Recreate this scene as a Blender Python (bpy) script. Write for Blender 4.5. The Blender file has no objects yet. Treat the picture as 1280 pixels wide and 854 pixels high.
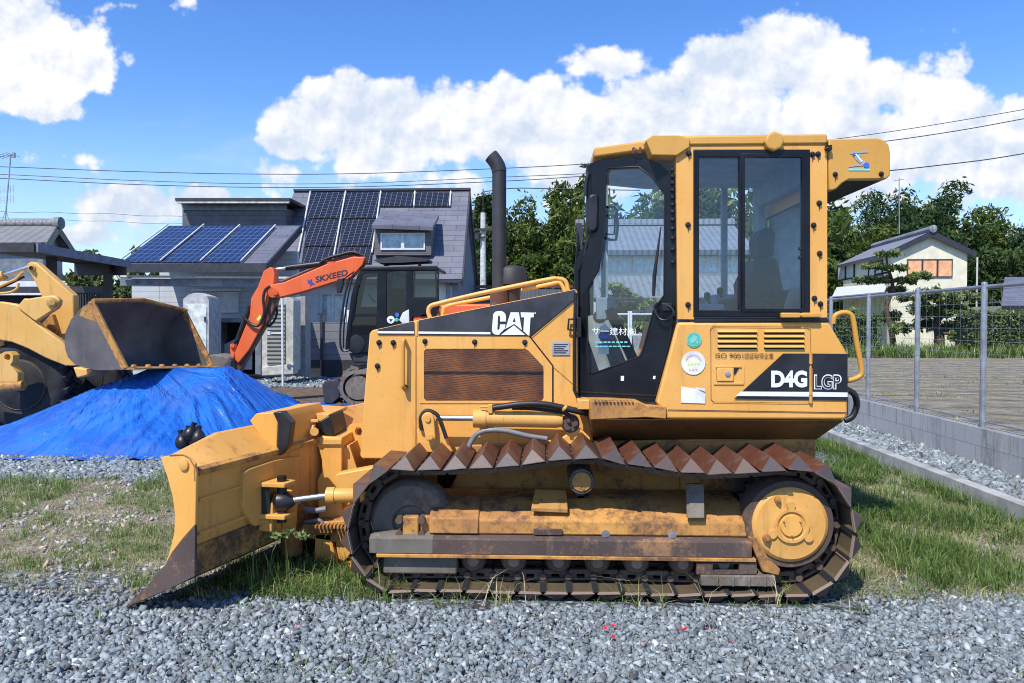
import bpy, bmesh, math, random
import numpy as np
from mathutils import Vector, Matrix, Euler
from mathutils.geometry import tessellate_polygon
random.seed(7); rng = np.random.default_rng(11)
sc = bpy.context.scene
COL = sc.collection
R = math.radians; Yv = Vector((0, 1, 0))

# ------------------------------------------------------------------ camera, sky, sun, exposure
CAM = Vector((0, 0, 1.66)); F = 924.0
cam = bpy.data.objects.new('camera', bpy.data.cameras.new('camera')); COL.objects.link(cam)
cam.location = CAM; cam.data.sensor_width = 36; cam.data.lens = F / 1280 * 36
cam.rotation_euler = Euler((R(90 - 1.36), 0, R(2.36)), 'XYZ')
cam.data.clip_end = 3000; cam.data.clip_start = 0.05
sc.camera = cam
CR = cam.rotation_euler.to_matrix()
def ray(px, py): return CR @ Vector(((px - 640) / F, -(py - 427) / F, -1))
def P(px, py, Y):                      # the point where the sight line through a photo pixel meets the plane y = Y
    if callable(Y): Y = Y(px, py)
    d = ray(px, py); return CAM + d * (Y / d.y)
def G(px, py, z=0.0):                  # the same on a level plane
    d = ray(px, py); return CAM + d * ((z - CAM.z) / d.z)
def RP(px, py, p0, n):
    d = ray(px, py); return CAM + d * ((p0 - CAM).dot(n) / d.dot(n))
def pl(pts, Y): return [P(x, y, Y) for x, y in pts]

SUN = Vector((-0.28, -0.55, 0.82)).normalized()
sun = bpy.data.objects.new('sun', bpy.data.lights.new('sun', 'SUN')); COL.objects.link(sun)
sun.data.energy = 3.9; sun.data.angle = R(0.5); sun.data.color = (1, .955, .88)
sun.rotation_euler = (-SUN).to_track_quat('-Z', 'Y').to_euler(); sun.location = (0, 0, 30)
sc.view_settings.view_transform = 'Standard'; sc.view_settings.look = 'None'
sc.view_settings.gamma = 1; sc.view_settings.use_curve_mapping = False; sc.view_settings.exposure = 0.46
sc.render.film_transparent = False
sc.cycles.filter_width = 1.05

class NT:                              # a little node-tree writer
    def __init__(s, tree): s.t = tree; s.n = tree.nodes; s.n.clear()
    def node(s, typ, ins=None, **kw):
        n = s.n.new(typ)
        for k, v in kw.items(): setattr(n, k, v)
        for k, v in (ins or {}).items():
            i = n.inputs[k]
            if isinstance(v, bpy.types.NodeSocket): s.t.links.new(v, i)
            else: i.default_value = v
        return n
    def m(s, op, a, b=None, c=None, clamp=False):
        ins = {0: a}
        if b is not None: ins[1] = b
        if c is not None: ins[2] = c
        return s.node('ShaderNodeMath', ins, operation=op, use_clamp=clamp).outputs[0]
    def vm(s, op, a, b=None):
        ins = {0: a}
        if b is not None: ins[1] = b
        return s.node('ShaderNodeVectorMath', ins, operation=op).outputs[0]
    def mix(s, f, a, b):
        n = s.node('ShaderNodeMix', data_type='RGBA')
        for i, v in ((n.inputs[0], f), (n.inputs[6], a), (n.inputs[7], b)):
            if isinstance(v, bpy.types.NodeSocket): s.t.links.new(v, i)
            else: i.default_value = (v if isinstance(v, (int, float)) else tuple(v) + ((1,) if len(v) == 3 else ()))
        return n.outputs[2]
    def ss(s, v, lo, hi):
        return s.node('ShaderNodeMapRange', {0: v, 1: lo, 2: hi}, interpolation_type='SMOOTHSTEP').outputs[0]
    def noise(s, vec, scale, detail=5, rough=.55, dist=0):
        return s.node('ShaderNodeTexNoise', {'Vector': vec, 'Scale': scale, 'Detail': detail, 'Roughness': rough, 'Distortion': dist}).outputs[0]
    def scl(s, vec, x, y, z): return s.vm('MULTIPLY', vec, (x, y, z))

w = bpy.data.worlds.new('World'); sc.world = w; w.use_nodes = True
t = NT(w.node_tree)
sky = t.node('ShaderNodeTexSky', sky_type='NISHITA', sun_disc=False, sun_elevation=math.asin(SUN.z),
             sun_rotation=math.atan2(SUN.x, SUN.y), air_density=1.0, dust_density=0.15, ozone_density=3.0)
skyc = t.node('ShaderNodeHueSaturation', {'Hue': .512, 'Saturation': 1.28, 'Value': 1.08, 'Color': sky.outputs[0]}).outputs[0]
dirn = t.node('ShaderNodeTexCoord').outputs['Generated']
sep = t.node('ShaderNodeSeparateXYZ', {0: dirn})
ay = t.m('MAXIMUM', t.m('ABSOLUTE', sep.outputs[1]), .02)
u0 = t.m('DIVIDE', sep.outputs[0], ay); v0 = t.m('DIVIDE', sep.outputs[2], ay)
uv = t.node('ShaderNodeCombineXYZ', {0: u0, 1: v0, 2: 0.0}).outputs[0]
def billow(vec):
    a = t.node('ShaderNodeTexVoronoi', {'Vector': vec, 'Scale': 12.0, 'Detail': 3.0, 'Roughness': .5, 'Lacunarity': 2.3}, feature='F1').outputs[0]
    b = t.noise(vec, 6.0, 10, .61)
    return t.m('ADD', t.m('MULTIPLY', a, -.45), t.m('MULTIPLY', b, 1.0))
wn = t.node('ShaderNodeTexNoise', {'Vector': uv, 'Scale': 9.0, 'Detail': 4.0}).outputs[1]
warp = t.vm('MULTIPLY', t.vm('SUBTRACT', wn, (.5, .5, .5)), (.05, .04, 0))
wuv = t.vm('ADD', uv, warp)
bil = billow(uv)
bil2 = billow(t.vm('ADD', uv, (-.008, .016, 0)))
# cloud masses: centre and radii in photo pixels, turned into directions; weight
blobs = [(20,55,120,75,1),(75,85,70,45,.9),(-20,95,90,55,1),(65,140,60,22,.6),(70,195,75,28,.35),(150,250,85,24,.7),(205,262,70,22,.6),(90,292,40,16,.5),(265,245,60,12,.5),
         (160,3,110,12,.4),(215,2,45,14,.3),
         (430,135,60,55,1.1),(372,165,50,36,.9),(350,215,60,30,.45),(490,160,80,70,1.2),(560,150,80,60,1.2),(640,150,90,62,1.2),(720,165,90,62,1.2),(770,78,62,24,.62),
         (830,150,100,66,1.2),(905,110,80,62,1.2),(965,62,56,56,1.1),(1020,90,70,56,1.1),(1090,110,70,42,.8),(1165,55,45,16,.1),(1080,180,140,60,1.1),(1200,150,100,45,.8),(1260,175,100,55,.9),(1150,120,90,50,.8),
         (1230,215,70,30,.55),(1110,245,120,26,.4),(1275,235,50,25,.5),(560,225,190,40,.35),(740,230,120,34,.45)]
D = None
for (cx, cy, rx, ry, wt) in blobs:
    p = P(cx, cy, 1.0)
    q = t.vm('SUBTRACT', wuv, (p.x, p.z - CAM.z, 0))
    q = t.vm('MULTIPLY', q, (F / rx / 1.28, F / ry / 1.28, 0))
    l = t.node('ShaderNodeVectorMath', {0: q}, operation='LENGTH').outputs['Value']
    dd = t.m('MULTIPLY_ADD', l, -wt, wt)
    D = dd if D is None else t.node('ShaderNodeMath', {0: D, 1: dd, 2: .12}, operation='SMOOTH_MAX').outputs[0]
D = t.m('MINIMUM', D, .8)
dens = t.m('ADD', D, t.m('MULTIPLY', t.m('ADD', bil, -.13), 1.1))
alpha = t.m('MULTIPLY', t.ss(dens, .08, .28), t.m('GREATER_THAN', sep.outputs[1], 0.0))
thin = t.m('MULTIPLY', t.ss(t.noise(t.scl(uv, 1, 3.2, 1), 4.5, 7, .62), .45, .8), t.ss(v0, .34, .1))
alpha = t.m('MAXIMUM', alpha, t.m('MULTIPLY', thin, .7))
relief = t.m('SUBTRACT', bil, bil2)
lum = t.m('ADD', t.m('MULTIPLY', relief, 3.3), t.ss(t.noise(uv, 4.5, 6, .6), .29, .78))
lum = t.m('ADD', lum, t.m('MULTIPLY', t.ss(v0, .16, .33), .35), clamp=True)
cloudc = t.mix(lum, (.49, .56, .68), (.745, .75, .765))
# fade to pale air at the horizon
pale = t.m('MULTIPLY', t.ss(v0, .32, -.02), .68)
bg_sky = t.node('ShaderNodeVectorMath', {0: skyc, 'Scale': 0.15}, operation='SCALE').outputs[0]
bg = t.mix(pale, bg_sky, (.38, .54, .80))
fin = t.mix(alpha, bg, cloudc)
out = t.node('ShaderNodeBackground', {0: fin, 1: 1.0})
t.node('ShaderNodeOutputWorld', {0: out.outputs[0]})
w.cycles.sampling_method = 'MANUAL'; w.cycles.sample_map_resolution = 256

# ------------------------------------------------------------------ materials
MATS = {}
def mat(name):
    m = bpy.data.materials.new(name); m.use_nodes = True; MATS[name] = m
    return m, NT(m.node_tree)
def finish(t, bsdf, bump=None, strength=.2, dist=.01):
    if bump is not None:
        b = t.node('ShaderNodeBump', {'Height': bump, 'Strength': strength, 'Distance': dist})
        t.t.links.new(b.outputs[0], bsdf.inputs['Normal'])
    t.node('ShaderNodeOutputMaterial', {0: bsdf.outputs[0]})
def simple(name, col, rough=.5, metal=0, var=.12, scale=6, bump=.05, spec=.5):
    m, t = mat(name)
    co = t.node('ShaderNodeTexCoord').outputs['Object']
    n = t.noise(co, scale, 6, .6)
    c2 = tuple(min(1, c * (1 + var * 2)) for c in col); c1 = tuple(c * (1 - var * 2) for c in col)
    c = t.mix(t.ss(n, .3, .7), c1, c2)
    b = t.node('ShaderNodeBsdfPrincipled', {'Base Color': c, 'Roughness': t.m('MULTIPLY_ADD', n, .2, rough - .1), 'Metallic': metal, 'Specular IOR Level': spec})
    finish(t, b, t.noise(co, scale * 9, 4), bump, .01)
    return m
def painted(name, col, fade, dirt=(.16, .085, .035), damt=.3, rust=(.10, .032, .014), ramt=.12, rough=.42):
    m, t = mat(name)
    co = t.node('ShaderNodeTexCoord').outputs['Object']
    n = t.noise(co, 1.6, 6, .6)
    c = t.mix(t.ss(n, .3, .72), col, fade)
    st = t.noise(t.scl(co, 7, 7, .8), 1.5, 7, .65)          # streaks running down
    c = t.mix(t.m('MULTIPLY', t.ss(st, .52, .80), damt), c, dirt)
    bl = t.m('ADD', t.m('MULTIPLY', t.noise(co, 2.6, 6, .7), .55), t.m('MULTIPLY', t.noise(co, 19, 8, .75), .45))
    c = t.mix(t.m('MULTIPLY', t.ss(bl, .70 - ramt, .86 - ramt), min(.9, ramt * 6)), c, rust)
    ch = t.noise(co, 46, 5, .7)
    c = t.mix(t.m('MULTIPLY', t.ss(ch, .66 - ramt * .35, .74 - ramt * .2), .5), c, rust)
    if name in ('rust_brown', 'shoe_end_steel'):
        rn = t.node('ShaderNodeObjectInfo').outputs['Random']; c = t.mix(t.m('MULTIPLY', rn, .45), c, dirt); c = t.mix(t.m('MULTIPLY', t.ss(t.noise(co, 7, 6, .7), .5, .68), .5), c, (.20, .15, .105))
    ro = t.m('MULTIPLY_ADD', bl, .35, rough - .15)
    b = t.node('ShaderNodeBsdfPrincipled', {'Base Color': c, 'Roughness': ro})
    finish(t, b, t.m('ADD', t.noise(co, 55, 4), t.m('MULTIPLY', t.noise(co, 2.2, 3), 7.0)), .09, .012)
    return m
painted('yellow', (.76, .365, .068), (.81, .425, .11), damt=.45, ramt=.09)
painted('yellow_deep', (.60, .295, .045), (.65, .34, .07), damt=.25, ramt=.04)
painted('yellow_worn', (.67, .325, .065), (.72, .385, .105), damt=.75, ramt=.135, rough=.6)
painted('yellow_grimy', (.40, .19, .04), (.50, .25, .06), damt=.85, ramt=.22, rough=.65)
painted('yellow_rust', (.64, .315, .065), (.42, .19, .055), dirt=(.17, .09, .05), damt=.95, rust=(.11, .055, .034), ramt=.245, rough=.7)
painted('skirt_shade_grime', (.13, .075, .022), (.22, .12, .035), dirt=(.05, .035, .02), damt=.9, rust=(.06, .035, .02), ramt=.2, rough=.6)  # shade under the rear body painted into the yellow, dirt and rust on top
painted('yellow_scoured', (.50, .24, .05), (.36, .18, .05), dirt=(.10, .055, .03), damt=.9, rust=(.045, .03, .024), ramt=.315, rough=.65)
painted('orange_paint', (.74, .11, .02), (.80, .15, .04), damt=.4, ramt=.06)
painted('loader_yellow', (.66, .36, .075), (.72, .41, .12), damt=.5, ramt=.085)
painted('rust_steel', (.062, .043, .040), (.105, .07, .058), dirt=(.20, .13, .085), damt=.75, rust=(.36, .19, .085), ramt=.20, rough=.75)
painted('chain_rust', (.075, .05, .038), (.15, .10, .07), dirt=(.24, .16, .10), damt=.7, rust=(.17, .08, .04), ramt=.17, rough=.65)
painted('shoe_inner', (.07, .05, .024), (.15, .105, .05), dirt=(.20, .14, .08), damt=.8, rust=(.05, .035, .022), ramt=.17, rough=.9)
painted('shoe_rim', (.21, .15, .115), (.32, .24, .19), dirt=(.12, .07, .05), damt=.6, rust=(.11, .06, .04), ramt=.14, rough=.7)
painted('rust_brown', (.115, .036, .018), (.165, .058, .028), dirt=(.10, .05, .035), damt=.8, rust=(.07, .035, .027), ramt=.25, rough=.42)
painted('shoe_end_steel', (.042, .035, .036), (.078, .064, .062), dirt=(.20, .12, .08), damt=.6, rust=(.12, .06, .04), ramt=.22, rough=.5)
painted('dusty_steel', (.12, .105, .088), (.22, .19, .155), dirt=(.30, .265, .22), damt=.85, rust=(.11, .065, .04), ramt=.22, rough=.8)
painted('bucket_steel', (.075, .066, .063), (.16, .14, .125), dirt=(.20, .17, .14), damt=.5, rust=(.11, .06, .035), ramt=.10, rough=.5)
simple('black_steel', (.012, .012, .014), .42, 0, .3, 5)
simple('black_paint', (.006, .0068, .010), .36, 0, .25, 3, .02, .35)
simple('dark_grey', (.032, .031, .035), .6)
simple('rubber', (.018, .017, .017), .75, 0, .3, 5, .2)
simple('hose_black', (.015, .015, .015), .5)
simple('hose_grey', (.17, .185, .19), .45)
simple('chrome', (.70, .70, .70), .32, 1, .05)
simple('galvanised', (.42, .43, .45), .42, .75, .12)
simple('white_decal', (.80, .80, .80), .45, 0, .03, 9, .01)
simple('black_decal', (.018, .018, .024), .38, 0, .25, 3, .02)
simple('dark_decal', (.03, .03, .05), .5)
simple('hood_decal', (.045, .044, .052), .42, 0, .28, 3, .03)
simple('silver_decal', (.42, .42, .44), .4, .3)
simple('green_decal', (.10, .52, .33), .5); simple('blue_decal', (.03, .12, .55), .5); simple('teal_decal', (.2, .6, .55), .5)
simple('yellow_decal', (.75, .72, .12), .5); simple('red_decal', (.6, .05, .04), .5); simple('pale_decal', (.72, .74, .80), .5)
simple('salmon_decal', (.80, .45, .30), .5); simple('navy_decal', (.05, .06, .30), .5)
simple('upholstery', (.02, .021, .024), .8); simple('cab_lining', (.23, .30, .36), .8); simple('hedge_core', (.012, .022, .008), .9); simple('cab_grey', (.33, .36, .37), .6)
simple('concrete', (.30, .295, .285), .85, 0, .18, 2.5, .3); simple('kerb_concrete', (.36, .355, .33), .85, 0, .15, 3, .3)
simple('louver_cream', (.44, .43, .37), .7); simple('plaster_cream', (.74, .70, .52), .85, 0, .05, 2, .1); simple('plaster_white', (.74, .73, .70), .85, 0, .05, 2, .1)
simple('trim_dark', (.035, .036, .045), .5); simple('trim_light', (.52, .51, .44), .6); simple('wood_grey', (.30, .295, .285), .75); simple('weed_stem', (.16, .20, .07), .7)
simple('cabinet_grey', (.46, .47, .48), .6); simple('shed_white', (.66, .68, .70), .5, 0, .05); simple('steel_blue_grey', (.17, .195, .23), .5); simple('void_dark', (.012, .013, .016), .9)
simple('bark', (.09, .065, .048), .9, 0, .3, 9, .5); simple('post_grey', (.30, .31, .33), .5); simple('curtain_orange', (.85, .42, .22), .7, 0, .1, 3)
simple('curtain_white', (.62, .66, .64), .7); simple('paper_white', (.72, .72, .68), .8); simple('pole_concrete', (.55, .55, .53), .8)
simple('petal_red', (.62, .02, .04), .5); simple('dirt_clod', (.14, .10, .075), .95, 0, .25, 8, .6)
simple('wire_dark', (.03, .035, .05), .6); simple('tile_trim', (.17, .17, .18), .6)

def glass(name, tint, refl):
    m, t = mat(name)
    tr = t.node('ShaderNodeBsdfTransparent', {0: tint + (1,)})
    gl = t.node('ShaderNodeBsdfGlossy', {0: (.95, .97, 1, 1), 'Roughness': .015})
    fr = t.node('ShaderNodeFresnel', {0: 1.28}).outputs[0]
    mx = t.node('ShaderNodeMixShader', {0: t.m('ADD', fr, refl, clamp=True), 1: tr.outputs[0], 2: gl.outputs[0]})
    t.node('ShaderNodeOutputMaterial', {0: mx.outputs[0]})
glass('cab_glass', (.93, .975, .99), .024); glass('dark_glass', (.50, .54, .52), .02); glass('house_glass', (.92, .95, .96), .015)

def striped(name, c1, c2, freq, axis, rough=.6, metal=0, width=.12, bump=.4, nvar=.3, soft=.05, dist=.01):
    """boards, tiles, slats: grooves across one object axis, the boards toned one by one"""
    m, t = mat(name)
    co = t.node('ShaderNodeTexCoord').outputs['Object']
    s = t.node('ShaderNodeSeparateXYZ', {0: co}).outputs[axis]
    x = t.m('MULTIPLY', s, freq); fr = t.m('FRACT', x)
    g = t.m('MULTIPLY', t.ss(fr, 0, width), t.ss(fr, 1, 1 - soft))
    board = t.node('ShaderNodeTexWhiteNoise', {'W': t.m('FLOOR', x)}, noise_dimensions='1D').outputs[0]
    n = t.noise(co, 3, 6, .6)
    k = t.m('ADD', t.m('MULTIPLY', board, nvar), t.m('MULTIPLY', t.ss(n, .3, .7), 1 - nvar))
    c = t.mix(k, c1, c2); c = t.mix(t.m('MULTIPLY', t.m('SUBTRACT', 1.0, g), .55), c, tuple(q * .3 for q in c1))
    st = t.noise(t.scl(co, 4, 4, .5), 1.5, 6, .65); c = t.mix(t.m('MULTIPLY', t.ss(st, .52, .75), .3), c, tuple(q * .5 for q in c1))
    b = t.node('ShaderNodeBsdfPrincipled', {'Base Color': c, 'Roughness': rough, 'Metallic': metal})
    finish(t, b, t.m('ADD', g, t.m('MULTIPLY', t.noise(co, 40, 4), .1)), bump, dist)
striped('siding_dark', (.095, .09, .095), (.16, .15, .155), 5.5, 2); striped('siding_blue', (.46, .49, .51), (.54, .57, .59), 6, 2)
striped('slat_fence', (.085, .09, .11), (.13, .14, .16), 9, 0, width=.3); striped('block_wall', (.14, .14, .155), (.20, .20, .215), 4.2, 2)
striped('louver', (.24, .245, .215), (.33, .335, .30), 9, 2, width=.55, bump=1.0, dist=.03)

def roof_mat(name, c1, c2, fx, fz, rough=.55, rnd=True):
    m, t = mat(name)
    co = t.node('ShaderNodeTexCoord').outputs['UV']
    br = t.node('ShaderNodeTexBrick', {'Vector': co, 'Color1': c1 + (1,), 'Color2': c2 + (1,), 'Mortar': tuple(c * .35 for c in c1) + (1,), 'Scale': 1.0, 'Mortar Size': .012,
                'Brick Width': fx, 'Row Height': fz, 'Bias': 0.0})
    s = t.node('ShaderNodeSeparateXYZ', {0: co})
    row = t.m('FRACT', t.m('DIVIDE', s.outputs[1], fz))
    n = t.noise(t.node('ShaderNodeTexCoord').outputs['Object'], 2, 6)
    c = t.mix(t.m('MULTIPLY', t.ss(n, .3, .75), .35), br.outputs[0], tuple(c * 1.5 for c in c2))
    b = t.node('ShaderNodeBsdfPrincipled', {'Base Color': c, 'Roughness': rough})
    finish(t, b, t.m('SUBTRACT', 1.0, row), .5, .03)
roof_mat('slate_roof', (.115, .118, .145), (.15, .153, .182), .9, .28)
def kawara(name, c1, c2):
    m, t = mat(name)
    s = t.node('ShaderNodeSeparateXYZ', {0: t.node('ShaderNodeTexCoord').outputs['UV']})
    fx = t.m('SINE', t.m('MULTIPLY', s.outputs[0], 2 * math.pi / .30))
    fz = t.m('FRACT', t.m('DIVIDE', s.outputs[1], .27))
    n = t.noise(t.node('ShaderNodeTexCoord').outputs['Object'], 3, 6)
    wv = t.node('ShaderNodeTexWhiteNoise', {'Vector': t.node('ShaderNodeCombineXYZ', {0: t.m('FLOOR', t.m('DIVIDE', s.outputs[0], .3)), 1: t.m('FLOOR', t.m('DIVIDE', s.outputs[1], .27))}).outputs[0]}, noise_dimensions='2D').outputs[0]
    c = t.mix(t.m('ADD', t.m('MULTIPLY', n, .6), t.m('MULTIPLY', wv, .4)), c1, c2)
    b = t.node('ShaderNodeBsdfPrincipled', {'Base Color': c, 'Roughness': .5})
    finish(t, b, t.m('ADD', t.m('MULTIPLY', fx, .5), t.m('MULTIPLY', fz, -.5)), 1.0, .05)
kawara('kawara_blue', (.15, .17, .20), (.23, .25, .28)); kawara('kawara_grey', (.17, .17, .17), (.27, .265, .25)); kawara('kawara_dark', (.17, .175, .215), (.29, .295, .34))

def solar(name, c1, c2):
    m, t = mat(name)
    s = t.node('ShaderNodeSeparateXYZ', {0: t.node('ShaderNodeTexCoord').outputs['UV']})
    ln = None
    for o, f, wd in ((s.outputs[0], 6.0, .90), (s.outputs[1], 10.0, .93), (s.outputs[0], 18.0, .93)):
        g = t.m('GREATER_THAN', t.m('FRACT', t.m('MULTIPLY', o, f)), wd)
        if f == 18: g = t.m('MULTIPLY', g, .4)
        ln = g if ln is None else t.m('MAXIMUM', ln, g)
    c = t.mix(ln, c1, c2)
    b = t.node('ShaderNodeBsdfPrincipled', {'Base Color': c, 'Roughness': .16, 'Coat Weight': .5})
    finish(t, b)
solar('solar_blue', (.010, .015, .05), (.14, .17, .27)); solar('solar_black', (.010, .010, .013), (.14, .145, .16))

m, t = mat('grille_mesh')               # rusty louvred mesh behind the engine door
co = t.node('ShaderNodeTexCoord').outputs['Object']; s = t.node('ShaderNodeSeparateXYZ', {0: co})
sl = t.m('FRACT', t.m('MULTIPLY', t.m('ADD', s.outputs[2], t.m('MULTIPLY', s.outputs[0], -.13)), 62))
n = t.noise(co, 5, 7, .65); n2 = t.noise(t.scl(co, 5, 5, 60), 1, 3)
c = t.mix(t.ss(n, .3, .68), (.075, .021, .009), (.235, .083, .021))
c = t.mix(t.m('MULTIPLY', t.ss(n2, .5, .7), .5), c, (.09, .035, .02))
c = t.mix(t.m('MULTIPLY', t.ss(sl, .62, .8), .75), c, (.018, .01, .007))
b = t.node('ShaderNodeBsdfPrincipled', {'Base Color': c, 'Roughness': .6}); finish(t, b, sl, -.6, .008)

m, t = mat('tarp_blue')
co = t.node('ShaderNodeTexCoord').outputs['Object']
n = t.noise(co, 1.3, 6, .6)
c = t.mix(t.ss(n, .35, .7), (.010, .105, .47), (.026, .175, .62))
n3 = t.noise(co, 7, 8, .7)
c = t.mix(t.m('MULTIPLY', t.ss(n3, .56, .72), .35), c, (.12, .32, .78))
c = t.mix(t.m('MULTIPLY', t.ss(t.noise(co, .9, 4), .56, .66), .35), c, (.10, .17, .42))
b = t.node('ShaderNodeBsdfPrincipled', {'Base Color': c, 'Roughness': .33, 'Specular IOR Level': .6})
s = t.node('ShaderNodeSeparateXYZ', {0: co}); th = t.m('ARCTAN2', s.outputs[1], s.outputs[0]); rad_ = t.node('ShaderNodeVectorMath', {0: co}, operation='LENGTH').outputs['Value']
rv = t.node('ShaderNodeCombineXYZ', {0: t.m('MULTIPLY', th, 7.0), 1: t.m('MULTIPLY', rad_, .9), 2: 0.0}).outputs[0]
finish(t, b, t.m('ADD', t.m('MULTIPLY', t.noise(rv, .9, 4, .55, .8), 1.9), t.m('MULTIPLY', t.noise(co, 5, 4, .55), .35)), 1.0, .09)

def tinted(name, stops, rough=.8, trans=0.0, spec=.3, noise=True):
    """colour picked along a ramp by the 'tint' attribute each stone / blade / leaf carries"""
    m, t = mat(name)
    a = t.node('ShaderNodeAttribute', attribute_name='tint').outputs['Fac']
    r = t.node('ShaderNodeValToRGB', {0: a}); el = r.color_ramp.elements
    while len(el) < len(stops): el.new(.5)
    for e, (p, c) in zip(el, stops): e.position = p; e.color = c + (1,)
    c = r.outputs[0]
    co = t.node('ShaderNodeTexCoord').outputs['Object']
    n = t.noise(co, 45, 5, .65)
    if noise: c = t.mix(t.m('MULTIPLY', t.ss(n, .35, .75), .4), c, (.36, .40, .43))
    b = t.node('ShaderNodeBsdfPrincipled', {'Base Color': c, 'Roughness': rough, 'Specular IOR Level': spec})
    if trans:
        tl = t.node('ShaderNodeBsdfTranslucent', {0: c}); mx = t.node('ShaderNodeMixShader', {0: trans, 1: b.outputs[0], 2: tl.outputs[0]})
        t.node('ShaderNodeOutputMaterial', {0: mx.outputs[0]})
    else: finish(t, b, n, .3, .01)
tinted('gravel_stone', [(0, (.045, .055, .058)), (.16, (.16, .15, .135)), (.28, (.12, .145, .15)), (.6, (.245, .285, .29)), (.85, (.40, .435, .435)), (1, (.62, .63, .61))], .75)
tinted('pebble_warm', [(0, (.14, .125, .10)), (.5, (.33, .31, .26)), (.9, (.56, .54, .49)), (1, (.62, .40, .28))], .85)
tinted('grass_blade', [(0, (.045, .095, .018)), (.4, (.125, .215, .042)), (.68, (.26, .31, .10)), (.85, (.46, .41, .23)), (1, (.58, .52, .33))], .6, .25, .2, False)
tinted('leaf_bamboo', [(0, (.026, .055, .012)), (.5, (.095, .145, .026)), (.85, (.21, .25, .055)), (1, (.33, .34, .11))], .55, .38, .3, False)
tinted('leaf_dark', [(0, (.015, .038, .014)), (.5, (.05, .095, .028)), (.9, (.125, .18, .05)), (1, (.20, .25, .08))], .55, .36, .3, False)
tinted('leaf_pine', [(0, (.04, .08, .025)), (.5, (.14, .185, .06)), (.9, (.29, .33, .12)), (1, (.42, .44, .19))], .6, .2, .3, False)
tinted('leaf_hedge', [(0, (.04, .07, .02)), (.5, (.125, .18, .055)), (.9, (.21, .27, .09)), (1, (.32, .36, .15))], .6, .2, .3, False)
tinted('leaf_pale', [(0, (.07, .10, .03)), (.5, (.16, .20, .06)), (1, (.34, .36, .15))], .6, .3, .3, False)

m, t = mat('ground_mat')
co = t.node('ShaderNodeTexCoord').outputs['Object']; s = t.node('ShaderNodeSeparateXYZ', {0: co})
wob = t.m('MULTIPLY', t.m('SUBTRACT', t.noise(co, .9, 5, .6), .5), 1.5)
X_, Y_ = s.outputs[0], t.m('ADD', s.outputs[1], wob)
vo = t.node('ShaderNodeTexVoronoi', {'Vector': co, 'Scale': 30.0})
grav = t.mix(t.node('ShaderNodeSeparateColor', {0: vo.outputs[1]}).outputs[0], (.085, .098, .10), (.31, .34, .355))
grav = t.mix(t.ss(vo.outputs[0], .45, .75), grav, (.05, .055, .058))
soiln = t.noise(co, 5, 9, .7)
soil = t.mix(t.ss(soiln, .35, .68), (.17, .135, .09), (.36, .31, .235))
soil = t.mix(t.m('MULTIPLY', t.ss(t.noise(co, 1.1, 7, .65), .46, .62), .65), soil, (.11, .125, .045))
brown = t.mix(t.ss(soiln, .35, .7), (.10, .068, .045), (.24, .18, .125))
z1 = t.m('MULTIPLY', t.ss(Y_, 4.55, 4.95), t.ss(Y_, 7.9, 7.4))       # weedy soil beside the machine
far = t.ss(Y_, 10.8, 12.0)
c = t.mix(z1, grav, soil); 
c = t.mix(t.m('MULTIPLY', far, t.ss(Y_, 20.8, 20.0)), c, brown)
c = t.mix(t.m('MULTIPLY', t.ss(s.outputs[1], 30, 45), 1.0), c, (.12, .13, .05))
b = t.node('ShaderNodeBsdfPrincipled', {'Base Color': c, 'Roughness': .9, 'Specular IOR Level': .2})
finish(t, b, t.m('ADD', t.m('MULTIPLY', vo.outputs[0], -1.0), t.m('MULTIPLY', soiln, 1.2)), .8, .03)

m, t = mat('field_mat')
co = t.node('ShaderNodeTexCoord').outputs['Object']; s = t.node('ShaderNodeSeparateXYZ', {0: co})
fur = t.m('SINE', t.m('MULTIPLY', t.m('ADD', s.outputs[1], t.m('MULTIPLY', t.noise(co, 1.1, 5), 1.7)), 6.5))
n = t.noise(co, 3, 9, .7)
c = t.mix(t.ss(n, .3, .7), (.19, .16, .115), (.36, .32, .235))
c = t.mix(t.m('MULTIPLY', t.m('MULTIPLY', t.ss(fur, -.2, .9), t.ss(t.noise(co, 2.2, 6), .45, .65)), .38), c, (.47, .43, .325))
c = t.mix(t.m('MULTIPLY', t.ss(t.noise(co, 9, 5), .55, .7), .4), c, (.13, .16, .06))
b = t.node('ShaderNodeBsdfPrincipled', {'Base Color': c, 'Roughness': .95, 'Specular IOR Level': .1})
finish(t, b, t.m('ADD', t.m('MULTIPLY', fur, .5), t.m('MULTIPLY', n, 1.2)), 1.0, .12)

m, t = mat('block_grey')                # concrete block retaining wall with damp streaks
co = t.node('ShaderNodeTexCoord').outputs['UV']
br = t.node('ShaderNodeTexBrick', {'Vector': co, 'Color1': (.36, .36, .355, 1), 'Color2': (.41, .408, .40, 1), 'Mortar': (.27, .27, .268, 1), 'Scale': 1.0, 'Mortar Size': .006, 'Brick Width': .4, 'Row Height': .2})
oc = t.node('ShaderNodeTexCoord').outputs['Object']
st = t.noise(t.scl(oc, 3.5, 3.5, .5), 2, 7, .7)
c = t.mix(t.m('MULTIPLY', t.ss(st, .47, .72), .75), br.outputs[0], (.12, .122, .12))
c = t.mix(t.m('MULTIPLY', t.ss(t.noise(oc, 4, 8, .7), .6, .7), .4), c, (.5, .5, .49))
b = t.node('ShaderNodeBsdfPrincipled', {'Base Color': c, 'Roughness': .9}); finish(t, b, t.noise(oc, 30, 5), .3, .01)

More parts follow.
